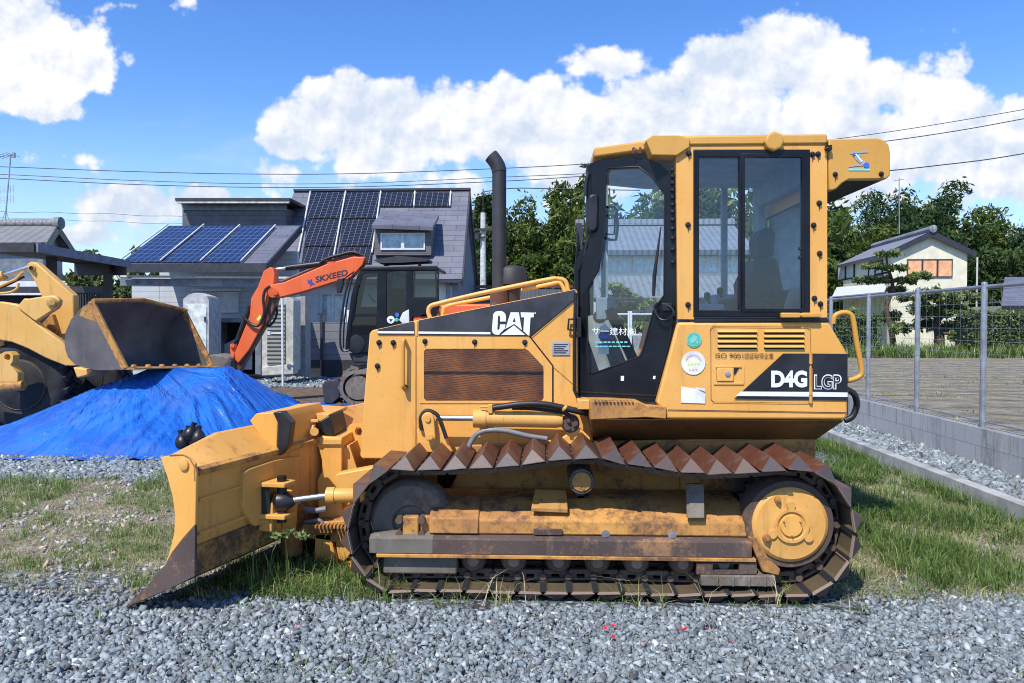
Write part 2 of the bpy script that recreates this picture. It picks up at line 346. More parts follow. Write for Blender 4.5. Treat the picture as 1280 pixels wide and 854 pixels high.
# ------------------------------------------------------------------ mesh helpers
class MB:
    def __init__(s): s.v = []; s.f = []; s.uv = None
    def add(s, vs, fs):
        o = len(s.v); s.v += [Vector(v) for v in vs]; s.f += [tuple(i + o for i in f) for f in fs]; return s
    def box(s, c, d, rot=None):
        c = Vector(c); M = rot if rot is not None else Matrix.Identity(3)
        vs = [c + M @ Vector((x * d[0] / 2, y * d[1] / 2, z * d[2] / 2)) for z in (-1, 1) for x, y in ((-1, -1), (1, -1), (1, 1), (-1, 1))]
        return s.add(vs, [(0, 3, 2, 1), (4, 5, 6, 7), (0, 1, 5, 4), (1, 2, 6, 5), (2, 3, 7, 6), (3, 0, 4, 7)])
    def span(s, a, b):
        a = Vector(a); b = Vector(b); return s.box((a + b) / 2, [abs(q) for q in (b - a)])
    def prism(s, pts, ext):
        ext = Vector(ext); pts = [Vector(p) for p in pts]; n = len(pts)
        nrm = Vector((0, 0, 0))
        for i in range(n): nrm += pts[i].cross(pts[(i + 1) % n])
        if nrm.dot(ext) > 0: pts = pts[::-1]
        return s.add(pts + [p + ext for p in pts], [tuple(range(n)), tuple(range(2 * n - 1, n - 1, -1))] + [(i, i + n, (i + 1) % n + n, (i + 1) % n) for i in range(n)])
    def ring(s, outer, inners, ext):        # a plate with openings
        ext = Vector(ext); loops = [[Vector(p) for p in outer]] + [[Vector(p) for p in q] for q in inners]
        flat = [p for l in loops for p in l]; n = len(flat)
        tris = tessellate_polygon(loops)
        fs = []
        for tr in tris:
            a, b_, c_ = (flat[i] for i in tr)
            if (b_ - a).cross(c_ - a).length < 1e-10: continue
            if (b_ - a).cross(c_ - a).dot(ext) > 0: tr = tuple(reversed(tr))
            fs.append(tuple(tr)); fs.append(tuple(i + n for i in reversed(tr)))
        o = 0
        for l in loops:
            k = len(l)
            for i in range(k): fs.append((o + i, o + (i + 1) % k, o + (i + 1) % k + n, o + i + n))
            o += k
        return s.add(flat + [p + ext for p in flat], fs)
    def face(s, pts): return s.add(pts, [tuple(range(len(pts)))])
    def rings(s, rs, caps=True, closed=True):
        n = len(rs[0]); o = len(s.v); vs = [p for r in rs for p in r]; fs = []
        for k in range(len(rs) - 1):
            for i in range(n if closed else n - 1):
                j = (i + 1) % n; fs.append((k * n + i, k * n + j, (k + 1) * n + j, (k + 1) * n + i))
        if caps: fs += [tuple(range(n - 1, -1, -1)), tuple(range((len(rs) - 1) * n, len(rs) * n))]
        return s.add(vs, fs)
    def lathe(s, p0, ax, prof, n=28, caps=True):    # prof: (distance along axis, radius)
        p0 = Vector(p0); ax = Vector(ax).normalized(); a = ax.orthogonal().normalized(); b = ax.cross(a)
        return s.rings([[p0 + ax * d + (a * math.cos(2 * math.pi * i / n) + b * math.sin(2 * math.pi * i / n)) * r for i in range(n)] for d, r in prof], caps)
    def cyl(s, p0, p1, r, r1=None, n=20):
        p0 = Vector(p0); p1 = Vector(p1); return s.lathe(p0, p1 - p0, [(0, r), ((p1 - p0).length, r if r1 is None else r1)], n)
    def tube(s, pts, r, n=10, closed=False):
        pts = [Vector(p) for p in pts]; rs = []; up = None
        for i, p in enumerate(pts):
            d = (pts[min(i + 1, len(pts) - 1)] - pts[max(i - 1, 0)]).normalized()
            if up is None: up = d.orthogonal().normalized()
            up = (up - d * up.dot(d)).normalized(); b = d.cross(up); rr = r[i] if isinstance(r, (list, tuple)) else r
            rs.append([p + (up * math.cos(2 * math.pi * k / n) + b * math.sin(2 * math.pi * k / n)) * rr for k in range(n)])
        return s.rings(rs)
def smooth_path(pts, k=6):
    pts = [Vector(p) for p in pts]; out = []
    for i in range(len(pts) - 1):
        p0, p1, p2, p3 = pts[max(i - 1, 0)], pts[i], pts[i + 1], pts[min(i + 2, len(pts) - 1)]
        for j in range(k):
            u = j / k; out.append(.5 * (2 * p1 + (p2 - p0) * u + (2 * p0 - 5 * p1 + 4 * p2 - p3) * u * u + (3 * p1 - p0 - 3 * p2 + p3) * u ** 3))
    return out + [pts[-1]]
def circ(c, r, n=24, ax=(1, 0, 0), ay=(0, 0, 1)):
    c = Vector(c); ax = Vector(ax); ay = Vector(ay)
    return [c + ax * r * math.cos(2 * math.pi * i / n) + ay * r * math.sin(2 * math.pi * i / n) for i in range(n)]
def tag(o, label=None, cat=None, group=None, kind=None):
    if label: o['label'] = label
    if cat: o['category'] = cat
    if group: o['group'] = group
    if kind: o['kind'] = kind
    return o
def thing(name, loc, label, cat, group=None):
    o = bpy.data.objects.new(name, None); o.empty_display_size = .2; COL.objects.link(o); o.location = loc
    return tag(o, label, cat, group)
def root_of(o):
    while o.parent: o = o.parent
    return o
def obj(name, mb, m, parent=None, bev=0.0, seg=2, ang=38, label=None, flat=False, org=None, recalc=True, uvf=None):
    off = Vector(root_of(parent).location) if parent else Vector((0, 0, 0))
    if parent is None and org is not False:
        xs = [v.x for v in mb.v]; ys = [v.y for v in mb.v]; zs = [v.z for v in mb.v]
        off = Vector(org) if org else Vector(((min(xs) + max(xs)) / 2, (min(ys) + max(ys)) / 2, min(zs)))
    me = bpy.data.meshes.new(name); me.from_pydata([v - off for v in mb.v], [], mb.f)
    if recalc:
        bm = bmesh.new(); bm.from_mesh(me); bmesh.ops.recalc_face_normals(bm, faces=bm.faces); bm.to_mesh(me); bm.free()
    if not flat:
        me.polygons.foreach_set('use_smooth', [True] * len(me.polygons)); me.set_sharp_from_angle(angle=R(ang))
    me.materials.append(MATS[m])
    if uvf:
        uvl = me.uv_layers.new(name='UVMap')
        for lp in me.loops: uvl.data[lp.index].uv = uvf(me.vertices[lp.vertex_index].co + off)
    o = bpy.data.objects.new(name, me); COL.objects.link(o)
    if parent: o.parent = parent
    else: o.location = off
    if bev:
        b = o.modifiers.new('bevel', 'BEVEL'); b.width = bev; b.segments = seg; b.limit_method = 'ANGLE'; b.angle_limit = R(35); b.harden_normals = False
    if label: o['label'] = label
    return o
def np_obj(name, V, Fc, tint, m, parent=None, off=(0, 0, 0), smooth=False):
    k = Fc.shape[1]; me = bpy.data.meshes.new(name)
    V = V - np.array(off)
    me.vertices.add(len(V)); me.vertices.foreach_set('co', V.astype(np.float32).ravel())
    me.loops.add(Fc.size); me.loops.foreach_set('vertex_index', Fc.astype(np.int32).ravel())
    me.polygons.add(len(Fc)); me.polygons.foreach_set('loop_start', np.arange(0, Fc.size, k, dtype=np.int32))
    me.update(calc_edges=True)
    a = me.attributes.new('tint', 'FLOAT', 'POINT'); a.data.foreach_set('value', tint.astype(np.float32))
    me.materials.append(MATS[m])
    o = bpy.data.objects.new(name, me); COL.objects.link(o)
    if parent: o.parent = parent
    else: o.location = off
    return o
def text(name, body, x0, y0, x1, y1, Y, m, parent, bold=0.0, skew=0.0, lift=.004, label=None):
    """lettering fitted between photo pixels (x0,y0) top left and (x1,y1) bottom right; skew tilts its line, in pixels"""
    cu = bpy.data.curves.new(name, 'FONT'); cu.body = body; cu.offset = bold; cu.fill_mode = 'FRONT'; cu.resolution_u = 4
    o = bpy.data.objects.new(name, cu); COL.objects.link(o)
    dg = bpy.context.evaluated_depsgraph_get(); me = bpy.data.meshes.new_from_object(o.evaluated_get(dg))
    bpy.data.objects.remove(o); bpy.data.curves.remove(cu)
    vs = [v.co.copy() for v in me.vertices]; fs = [tuple(p.vertices) for p in me.polygons]; bpy.data.meshes.remove(me)
    if not vs: return None
    ax, bx = min(v.x for v in vs), max(v.x for v in vs); ay, by = min(v.y for v in vs), max(v.y for v in vs)
    mb = MB(); pts = []
    for v in vs:
        k = (v.x - ax) / (bx - ax); px = x0 + k * (x1 - x0); py = y1 - (v.y - ay) / (by - ay) * (y1 - y0) + k * skew
        p = P(px, py, Y); d = (CAM - p).normalized(); pts.append(p + d * lift)
    mb.add(pts, fs); return obj(name, mb, m, parent, label=label, flat=True)
def decal(name, pxs, Y, m, parent, lift=.004, bev=0):
    mb = MB(); polys = pxs if isinstance(pxs[0], list) else [pxs]
    for q in polys:
        pts = [P(x, y, Y) for x, y in q]; mb.face([p + (CAM - p).normalized() * lift for p in pts])
    return obj(name, mb, m, parent, flat=True)
def cpx(cx, cy, r, n=20): return [(cx + r * math.cos(2 * math.pi * i / n), cy + r * math.sin(2 * math.pi * i / n)) for i in range(n)]
# ================================================================== GROUND
def sheet(name, pts, m, z, kind='structure', sub=0):
    mb = MB(); mb.face([Vector((x, y, z)) for x, y in pts]); return tag(obj(name, mb, m, flat=True, org=(0, 0, 0)), kind=kind)
sheet('ground', [(-900, -900), (900, -900), (900, 1500), (-900, 1500)], 'ground_mat', 0)
sheet('field', [(4.75, 2.0), (70, 2.0), (70, 31), (4.75, 31)], 'field_mat', .32)

# ================================================================== FENCE, RETAINING WALL, KERB ON THE RIGHT
XW = 4.70
wl = MB(); wl.span((XW, 1.5, -.2), (XW + .15, 29, .545)); 
wu = lambda co: (co.y, co.z - .145)
rw_ = obj('retaining_wall', wl, 'block_grey', bev=.008, uvf=wu); tag(rw_, 'low grey concrete block wall carrying the wire fence beside the field', 'wall')
kb_ = MB(); kb_.span((3.93, 1.5, -.2), (4.05, 29, .178)); tag(obj('kerb', kb_, 'kerb_concrete', bev=.008), kind='structure')
gs_ = MB(); gs_.span((4.055, 1.5, -.1), (4.695, 29, .13)); tag(obj('gravel_strip', gs_, 'ground_mat', flat=True, org=(0, -6, 0)), kind='structure')
fz0, fz1 = .545, 2.06
fence = thing('wire_fence', (XW + .07, 9, fz0), 'grey steel post and wire fence standing on the block wall', 'fence')
fm = MB()
for k in range(11): fm.cyl((XW + .07, 2.5, fz0 + .1 + k * .138), (XW + .07, 28, fz0 + .1 + k * .138), .0022, n=5)
for k in range(170): y = 2.5 + k * .15; fm.cyl((XW + .07, y, fz0 + .06), (XW + .07, y, fz1), .0009, n=4)
obj('wire_mesh', fm, 'galvanised', fence)
fr = MB(); fr.cyl((XW + .07, 2.5, fz1), (XW + .07, 28, fz1), .021); obj('top_rail', fr, 'galvanised', fence)
fr = MB(); fr.cyl((XW + .07, 2.5, fz0 + .06), (XW + .07, 28, fz0 + .06), .010); obj('bottom_rail', fr, 'galvanised', fence)
p0 = None
for k in range(13):
    y = 5.34 + 1.405 * k + (.02 if k else 0)
    if p0 is None:
        fp = MB(); fp.cyl((XW + .04, y, fz0 - .05), (XW + .04, y, fz1 + .03), .03, n=14); fp.lathe((XW + .04, y, fz1 + .03), (0, 0, 1), [(0, .033), (.015, .03), (.025, .01)], 14); fp.lathe((XW + .04, y, fz0 + .72), (0, 0, 1), [(0, .034), (.05, .034)], 14)
        p0 = obj('fence_post', fp, 'galvanised', fence); o = p0
    else: o = p0.copy(); COL.objects.link(o); o.parent = fence; o.location = (0, 1.405 * k, 0)

# ================================================================== LEAVES
def leaves(cents, radii, n, size, shell=.55, up=.35, long=2.2, tone=None, droop=0):
    """n small leaf quads spread through ellipsoids; returns verts, quads, tint"""
    cents = np.array(cents, float); radii = np.array(radii, float)
    vol = (radii[:, 0] * radii[:, 1] * radii[:, 2]) ** (2 / 3); idx = rng.choice(len(cents), n, p=vol / vol.sum())
    d = rng.normal(size=(n, 3)); d /= np.linalg.norm(d, axis=1)[:, None]
    r = shell + (1 - shell) * rng.random(n) ** .6; r *= 1 + .22 * rng.normal(size=n)
    c = cents[idx] + d * radii[idx] * r[:, None]
    a = rng.normal(size=(n, 3)); a[:, 2] -= droop; a /= np.linalg.norm(a, axis=1)[:, None]
    nn = rng.normal(size=(n, 3)) + np.array([0, -.2, up * 2]); b = np.cross(a, nn); b /= np.linalg.norm(b, axis=1)[:, None] + 1e-9
    s = size * (.6 + .8 * rng.random(n)); L = (s * long / 2)[:, None]; W = (s / 2)[:, None]
    V = np.stack([c - a * L, c + b * W, c + a * L, c - b * W], 1).reshape(-1, 3)
    Fq = np.arange(4 * n).reshape(n, 4)
    clump = rng.random(len(cents))
    tv = np.clip(.30 * rng.random(n) + .42 * clump[idx] + .15 + .14 * rng.normal(size=n), 0, 1)
    return V, Fq, np.repeat(tv, 4)
def tree(name, base, h, w, label, cat, m, n, size, group=None, plumes=14, trunk=.12, style='bamboo', seed=0, top=.5, low=.12):
    base = Vector(base); t_ = thing(name, base, label, cat, group)
    tm = MB(); rr = random.Random(seed)
    cents, radii = [], []
    for k in range(plumes):
        ang = rr.random() * 6.28; q = math.sqrt(rr.random()); x = math.cos(ang) * q * w / 2; y = math.sin(ang) * q * w / 2 * .8
        if style == 'bamboo':
            ph = h * (1 - .45 * q * q) * (.78 + .24 * rr.random()); lean = Vector((x * .25 + rr.uniform(-.3, .3), y * .2, 0))
            tm.tube(smooth_path([base + Vector((x * .5, y * .5, 0)), base + Vector((x * .8, y * .8, ph * .5)), base + Vector((x, y, ph * .85)) + lean, base + Vector((x, y, ph * .97)) + lean * 2.2], 3), [trunk * .5 * (1 - i / 11) + .008 for i in range(10)], 6)
            for j in range(9):
                f = low + (1 - low) * j / 8; s_ = (.62 + .55 * math.sin(3.0 * min(1, f + .1))) * w * .155 + .1
                cents.append((x * (.5 + f * .5) + lean.x * f * f * 1.6 + rr.uniform(-.4, .4) * s_, y * (.5 + f * .5) + rr.uniform(-.5, .5) * s_, ph * f)); radii.append((s_ * rr.uniform(.7, 1.3), s_ * rr.uniform(.7, 1.3), ph * .075 * rr.uniform(.7, 1.4)))
        else:
            z = h * (low + (1 - low) * rr.random()); f = z / h; k_ = math.sin(min(1, max(.1, (1.05 - f) * 1.25)) * 1.57); s_ = w * .17 * rr.uniform(.7, 1.4)
            cents.append((x * k_, y * k_, z - s_ * .3)); radii.append((s_, s_, s_ * .75))
            if k < 9: tm.tube(smooth_path([base + Vector((0, 0, h * .2)), base + Vector((x * k_ * .4, y * k_ * .4, z * .7)), base + Vector((x * k_, y * k_, z - s_))], 3), [trunk * .4, trunk * .34, trunk * .3, trunk * .24, trunk * .2, trunk * .14, trunk * .08][:7], 6)
    if style != 'bamboo': tm.tube([base, base + Vector((.03 * h, 0, h * .35)), base + Vector((0, 0, h * .75))], [trunk, trunk * .75, trunk * .3], 8)
    obj('trunk', tm, 'bark', t_)
    V, Fq, tv = leaves(cents, radii, n, size, droop=.5 if style == 'bamboo' else 0, long=3.0 if style == 'bamboo' else 1.8)
    np_obj('crown', V, Fq, tv, m, t_)
    return t_
def at(px, Y): return (P(px, 405, Y).x, Y, 0)
def hz(py, Y): return P(640, py, Y).z
# bamboo and trees left of the cab
Yb = 52
for i, (px, py, wpx, lab, m, nm) in enumerate([
    (606, 250, 46, 'dark leafy tree rising just right of the grey gable end', 'leaf_dark', 'broadleaf_tree'),
    (640, 262, 60, 'green bamboo clump directly behind the exhaust stack', 'leaf_bamboo', 'bamboo_clump'),
    (684, 240, 62, 'tallest bamboo clump between the exhaust stack and the cab', 'leaf_bamboo', 'bamboo_clump'),
    (722, 262, 44, 'bamboo clump beside the white gable just left of the cab', 'leaf_bamboo', 'bamboo_clump')]):
    Y = Yb + i % 2 * 3; b = at(px, Y); sc_x = Y / F
    tree(nm, b, hz(py, Y), wpx * sc_x * 1.55, lab, 'tree' if 'tree' in nm else 'bamboo', m, 30000, .16, 'grove behind the machines', 20, .12, 'bamboo' if 'bamboo' in nm else 'broad', 20 + i, low=.0)
for i, (px, py, wpx, lab) in enumerate([
    (765, 232, 60, 'bamboo seen through the cab door above the tiled roof'),
    (822, 240, 60, 'bamboo seen through the glass behind the cab post'),
    (890, 232, 70, 'bamboo seen through the front half of the sliding window'),
    (960, 228, 80, 'bamboo seen through the rear half of the sliding window')]):
    Y = 58; tree('bamboo_clump', at(px, Y), hz(py, Y) * 1.12, wpx * Y / F * 1.9, lab, 'bamboo', 'leaf_bamboo', 14000, .26, 'grove behind the machines', 22, .12, 'bamboo', 40 + i, low=.25)
for i, (px, py, wpx, lab) in enumerate([
    (1040, 262, 90, 'bamboo right behind the rear of the yellow cab'),
    (1095, 248, 90, 'bamboo above the left end of the cream house roof'),
    (1150, 232, 84, 'tallest bamboo rising behind the cream house ridge'),
    (1195, 250, 80, 'bamboo behind the right eave of the cream house'),
    (1238, 276, 80, 'lower bamboo between the cream house and the slate roof'),
    (1290, 288, 70, 'lowest bamboo above the dark slate roof')]):
    Y = 66 + (i % 2) * 3; tree('bamboo_clump', at(px, Y), hz(py, Y), wpx * Y / F * 1.5, lab, 'bamboo', 'leaf_dark' if i % 3 else 'leaf_bamboo', 42000, .17, 'bamboo grove behind the cream house', 22, .14, 'bamboo', 60 + i, low=.0)
for i, (px, py, wpx, lab) in enumerate([
    (112, 315, 44, 'low dark bush behind the end of the carport roof'),
    (140, 303, 40, 'pale feathery bamboo between carport and solar porch'),
    (168, 288, 34, 'tallest pale feathery bamboo beside the solar porch')]):
    Y = 34; tree('bush' if i == 0 else 'feathery_bamboo', at(px, Y), hz(py, Y), wpx * Y / F * 1.2, lab, 'bush' if i == 0 else 'bamboo', 'leaf_hedge' if i == 0 else 'leaf_pale', 3500 if i == 0 else 3600, .15, None, 14 if i == 0 else 9, .06, 'broad' if i == 0 else 'bamboo', 80 + i, low=.2)
for i, (px, py, wpx, lab) in enumerate([(98, 341, 44, 'yellow green hedge bush seen under the carport roof'), (134, 345, 34, 'yellow green bush beside the carport end post')]):
    Y = 26; tree('bush', at(px, Y), hz(py, Y), wpx * Y / F * 1.3, lab, 'bush', 'leaf_pale', 3500, .12, 'bushes behind the carport', 22, .06, 'broad', 90 + i, low=.3)
Y = 25.5; tree('garden_bush', at(424, Y), hz(358, Y), 44 * Y / F, 'light green garden bush above the dark block wall', 'bush', 'leaf_pale', 1800, .13, None, 16, .05, 'broad', 97, low=.4)
tree('garden_bush', at(392, Y), hz(378, Y), 26 * Y / F, 'small sparse bush beside the grey pillar above the block wall', 'bush', 'leaf_pale', 700, .12, None, 10, .05, 'broad', 98, low=.5)

# niwaki pines
def pine(name, Y, trunk_px, pads, label, thick, m='leaf_pine', n=5200):
    b = P(*trunk_px[0], Y); b.z = .3 if b.x > 4.7 else 0
    t_ = thing(name, b, label, 'tree', None); tm = MB(); tp = [b] + [P(x, y, Y) for x, y in trunk_px[1:]]
    sp = smooth_path(tp, 4); tm.tube(sp, [thick * (1 - .75 * i / len(sp)) for i in range(len(sp))], 8)
    cs, rs = [], []
    for k, (x, y, rx, ry) in enumerate(pads):
        yo = ((k * 37) % 9 - 4) * .22; c = P(x, y, Y + yo); s = Y / F
        near_ = min(sp, key=lambda q: (q - c).length); tm.tube([near_, (near_ + c) / 2 + Vector((0, 0, .08)), c - Vector((0, 0, ry * s * .4))], [thick * .32, thick * .25, thick * .12], 6)
        for j in range(4): cs.append((c.x - b.x + (j - 1.5) * rx * s * .45, c.y - b.y + (j % 2 - .5) * rx * s * .7, c.z - b.z + (j % 3 - 1) * ry * s * .2)); rs.append((rx * s * .5, rx * s * .55, ry * s * .75))
    obj('trunk', tm, 'bark', t_)
    V, Fq, tv = leaves(cs, rs, n, .085, shell=.2, up=.6, long=2.6); np_obj('crown', V, Fq, tv, m, t_)
pine('garden_pine', 36, [(1118, 436), (1114, 412), (1108, 385), (1116, 360), (1110, 335), (1108, 322)],
     [(1110, 317, 16, 4), (1092, 333, 14, 4), (1120, 335, 15, 4), (1080, 350, 14, 5), (1100, 350, 14, 5), (1132, 350, 14, 6), (1150, 345, 14, 6), (1120, 362, 12, 5), (1112, 395, 14, 8), (1125, 410, 12, 8), (1140, 372, 18, 6)],
     'cloud pruned pine standing in front of the cream house left half', .16)
pine('garden_pine', 34.5, [(1174, 436), (1174, 418), (1170, 405), (1176, 385), (1166, 365)],
     [(1160, 366, 18, 7), (1180, 372, 20, 8), (1150, 385, 15, 9), (1172, 390, 20, 10), (1195, 385, 16, 8), (1200, 368, 14, 6), (1155, 405, 14, 10), (1190, 408, 16, 10), (1212, 372, 14, 6), (1198, 420, 12, 8)],
     'bushier dark trunked pine behind the second fence post', .26, 'leaf_pine', 5500)
pine('garden_pine', 28, [(790, 436), (786, 415), (778, 390), (770, 370), (757, 350)],
     [(765, 358, 14, 5), (760, 374, 14, 5), (778, 364, 12, 4), (786, 372, 15, 5), (796, 383, 14, 5), (775, 388, 13, 5), (800, 396, 16, 6), (782, 402, 16, 6), (812, 376, 10, 4), (795, 410, 20, 8)],
     'bright green pruned pine seen through the cab door', .14, 'leaf_hedge', 3000)

# hedges
def hedge(px0, px1, py, Y0_, dep, label, z0=.3):
    x0, x1 = P(px0, 405, Y0_).x, P(px1, 405, Y0_).x; h = hz(py, Y0_); c = Vector(((x0 + x1) / 2, Y0_ + dep / 2, z0))
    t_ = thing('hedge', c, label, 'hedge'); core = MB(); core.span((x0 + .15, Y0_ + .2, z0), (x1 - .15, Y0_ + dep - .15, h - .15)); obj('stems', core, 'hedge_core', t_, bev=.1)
    n = int((x1 - x0) * (h - z0) * 1300); q = np.stack([rng.uniform(x0, x1, n), Y0_ + dep * rng.random(n) ** 2.2, rng.uniform(z0, h, n)], 1)
    m_ = rng.random(n) < .3; q[m_, 2] = h - .12 * rng.random(m_.sum()); q[m_, 1] = Y0_ + dep * rng.random(m_.sum())
    q += rng.normal(0, .03, q.shape)
    a = rng.normal(size=(n, 3)); a /= np.linalg.norm(a, axis=1)[:, None]; nn = rng.normal(size=(n, 3)) + [0, -1.2, .6]; b = np.cross(a, nn); b /= np.linalg.norm(b, axis=1)[:, None]
    L = .042 * (.6 + rng.random(n))[:, None]; V = np.stack([q - a * L, q + b * L * .6, q + a * L, q - b * L * .6], 1).reshape(-1, 3)
    cl = np.sin(q[:, 0] * 3.1 + np.cos(q[:, 2] * 5) * 2) * .12
    np_obj('foliage', V, np.arange(4 * n).reshape(n, 4), np.repeat(np.clip(.42 + cl + .2 * rng.normal(size=n), 0, 1), 4), 'leaf_hedge', t_, off=c)
hedge(1213, 1330, 389, 31, 1.6, 'long clipped green hedge behind the nearest fence post')
hedge(1040, 1105, 393, 32, 1.6, 'short clipped hedge between the cab handle and the first fence post')
Yg = 33.5
for i, (px, py, wpx) in enumerate([(1066, 386, 30), ]): tree('round_shrub', (at(px, Yg)[0], Yg, .3), hz(py, Yg) - .3, wpx * Yg / F, 'rounded pale shrub above the short hedge', 'shrub', 'leaf_hedge', 1600, .12, None, 14, .05, 'broad', 120, low=.2)

# ================================================================== HOUSES
def roof_plane(name, a, b, c, d, th, m, par, label=None, over=0):
    """a roof slope a-b along the eave, d-c along the ridge, laid with tiles; UV in metres"""
    a, b, c, d = (Vector(q) for q in (a, b, c, d)); n = (b - a).cross(d - a).normalized()
    if n.z < 0: n = -n
    mb = MB(); mb.prism([a, b, c, d], -n * th); ux = (b - a).normalized(); uy = n.cross(ux)
    if uy.z < 0: uy = -uy
    return obj(name, mb, m, par, flat=True, uvf=lambda co: ((co - a).dot(ux), (co - a).dot(uy)), label=label)
def window(par, x0, x1, z0, z1, Y, frame='trim_dark', pane='house_glass', back=None, mull=1, dep=.08):
    w_ = MB(); inn = []; f = .05; n = mull
    for k in range(n): 
        a = x0 + (x1 - x0) * k / n + f; b_ = x0 + (x1 - x0) * (k + 1) / n - f; inn.append([(a, Y, z0 + f), (b_, Y, z0 + f), (b_, Y, z1 - f), (a, Y, z1 - f)])
    w_.ring([(x0, Y, z0), (x1, Y, z0), (x1, Y, z1), (x0, Y, z1)], inn, (0, dep, 0)); fo = obj('window', w_, frame, par)
    p_ = MB(); p_.span((x0 + .02, Y + .03, z0 + .02), (x1 - .02, Y + .036, z1 - .02)); obj('pane', p_, pane, fo, flat=True)
    if back: q = MB(); q.span((x0 + .02, Y + .045, z0 + .02), (x1 - .02, Y + .05, z1 - .02)); obj('curtain', q, back, fo, flat=True)
    return fo
# ---- the house with the solar roofs
Ye, Yr = 24.0, 27.4
hs = thing('solar_house', (P(470, 405, 25).x, 25.5, 0), 'dark grey house with steep roof covered in black solar panels', 'house')
eL, eR, rR, rL = P(330, 350, Ye), P(577, 349, Ye), P(586.5, 237.5, Yr), P(368, 237.5, Yr)
eL.z = eR.z; rL.z = rR.z; eL.x = rL.x - .05
rfm = roof_plane('roof', eL, eR, rR, rL, .18, 'slate_roof', hs)
nrm = (eR - eL).cross(rL - eL).normalized()
bR, bL = Vector((rR.x, Yr + 3.4, eR.z)), Vector((rL.x, Yr + 3.4, eR.z)); roof_plane('roof', bR, bL, rL, rR, .18, 'slate_roof', hs)
rg = MB(); rg.span((rL.x, Yr - .12, rL.z - .02), (rR.x + .05, Yr + .12, rL.z + .06)); obj('ridge_cap', rg, 'trim_dark', hs)
gw = MB(); gw.prism([(eR.x - .15, Ye + .35, 0), (eR.x - .15, Yr + 3.0, 0), (eR.x - .15, Yr + 3.0, eR.z), (rR.x - .15, Yr, rR.z - .22), (eR.x - .15, Ye + .35, eR.z + .1)], (-.2, 0, 0)); obj('gable_wall', gw, 'steel_blue_grey', hs)
gw = MB(); gw.span((rL.x + .3, Ye + .5, 0), (eR.x - .36, Ye + .7, eR.z + .3)); obj('front_wall', gw, 'plaster_white', hs)
bb_ = MB(); bb_.prism([rR + Vector((.05, 0, .02)), rR + Vector((.05, 0, -.28)), Vector((eR.x + .06, Ye, eR.z - .22)), Vector((eR.x + .06, Ye, eR.z + .03))], (-.06, 0, 0)); bb_.prism([rR + Vector((.05, 0, .02)), rR + Vector((.05, 0, -.28)), Vector((rR.x + .06, Yr + 3.4, eR.z - .22)), Vector((rR.x + .06, Yr + 3.4, eR.z + .03))], (-.06, 0, 0)); obj('barge_board', bb_, 'trim_dark', hs)
def panel(quad, p0, n, m, par, lift=.07):
    pts = [RP(x, y, p0, n) + n * lift for x, y in quad]; mb = MB(); mb.prism(pts, -n * .04); ux = (pts[1] - pts[0]); uy = (pts[3] - pts[0])
    o = obj('solar_panel', mb, m, par, flat=True, uvf=lambda co: ((co - pts[0]).dot(ux) / ux.length_squared, (co - pts[0]).dot(uy) / uy.length_squared)); return o
def rails(lines, p0, n, par, wd=.06):
    for a, b_ in lines:
        mb = MB(); q0, q1 = RP(*a, p0, n) + n * .09, RP(*b_, p0, n) + n * .09; mb.cyl(q0, q1, wd / 2, n=6); obj('mounting_rail', mb, 'shed_white', par)
n_ = nrm if nrm.z > 0 else -nrm
Z8 = lambda L: [(270 + x / 3.051, 220 + y / 3.051) for x, y in L]
for q in ([(366, 68), (492, 68), (478, 166), (352, 166)], [(500, 68), (625, 68), (612, 166), (486, 166)], [(350, 171), (476, 171), (464, 272), (338, 272)], [(485, 171), (611, 171), (600, 272), (472, 272)],
          [(336, 277), (462, 277), (454, 338), (328, 338)], [(470, 277), (598, 277), (592, 338), (462, 338)], [(634, 68), (755, 68), (750, 121), (627, 121)], [(766, 68), (893, 68), (890, 121), (760, 121)]):
    panel(Z8(q), eL, n_, 'solar_black', rfm)
rails([tuple(Z8([(496, 66), (447, 335)])), tuple(Z8([(630, 66), (596, 300)])), tuple(Z8([(362, 66), (310, 330)])), tuple(Z8([(760, 66), (756, 122)])), tuple(Z8([(896, 66), (892, 122)]))], eL, n_, rfm, .055)
Yd = 24.6
dmr = MB(); dmr.prism(pl([(468, 283), (539, 283), (539, 319), (468, 319)], Yd), (0, 2.4, 0)); dorm = obj('dormer', dmr, 'siding_dark', hs)
window(dorm, P(476, 300, Yd).x, P(531.5, 300, Yd).x, P(500, 312.5, Yd).z, P(500, 291.5, Yd).z, Yd - .05, 'shed_white', 'house_glass', 'curtain_white', 2)
dr_ = MB(); dr_.prism([P(464.5, 281, Yd - .35), P(541, 283.5, Yd - .35), P(548.5, 269, Yd + 1.2), P(478, 263, Yd + 1.2)], (0, .02, -.12)); obj('dormer_roof', dr_, 'slate_roof', dorm, flat=True, uvf=lambda co: (co.x, co.y))
mw = MB(); mw.cyl((eR.x - .5, Ye + .4, 0), (eR.x - .5, Ye + .4, eR.z), .05); obj('downpipe', mw, 'wood_grey', hs)
mg = MB(); mg.span((eL.x, Ye - .08, eR.z - .12), (eR.x, Ye + .02, eR.z - .02)); obj('eave_gutter', mg, 'trim_dark', hs)
window(hs, P(556, 360, Ye + .45).x, P(584, 360, Ye + .45).x - .35, .9, hz(357, Ye + .45), Ye + .44, 'shed_white', 'house_glass', 'curtain_white', 2)
window(hs, P(400, 360, Ye + .45).x, P(432, 360, Ye + .45).x, 1.6, hz(366, Ye + .45), Ye + .44, 'shed_white', 'house_glass', 'curtain_white', 2)
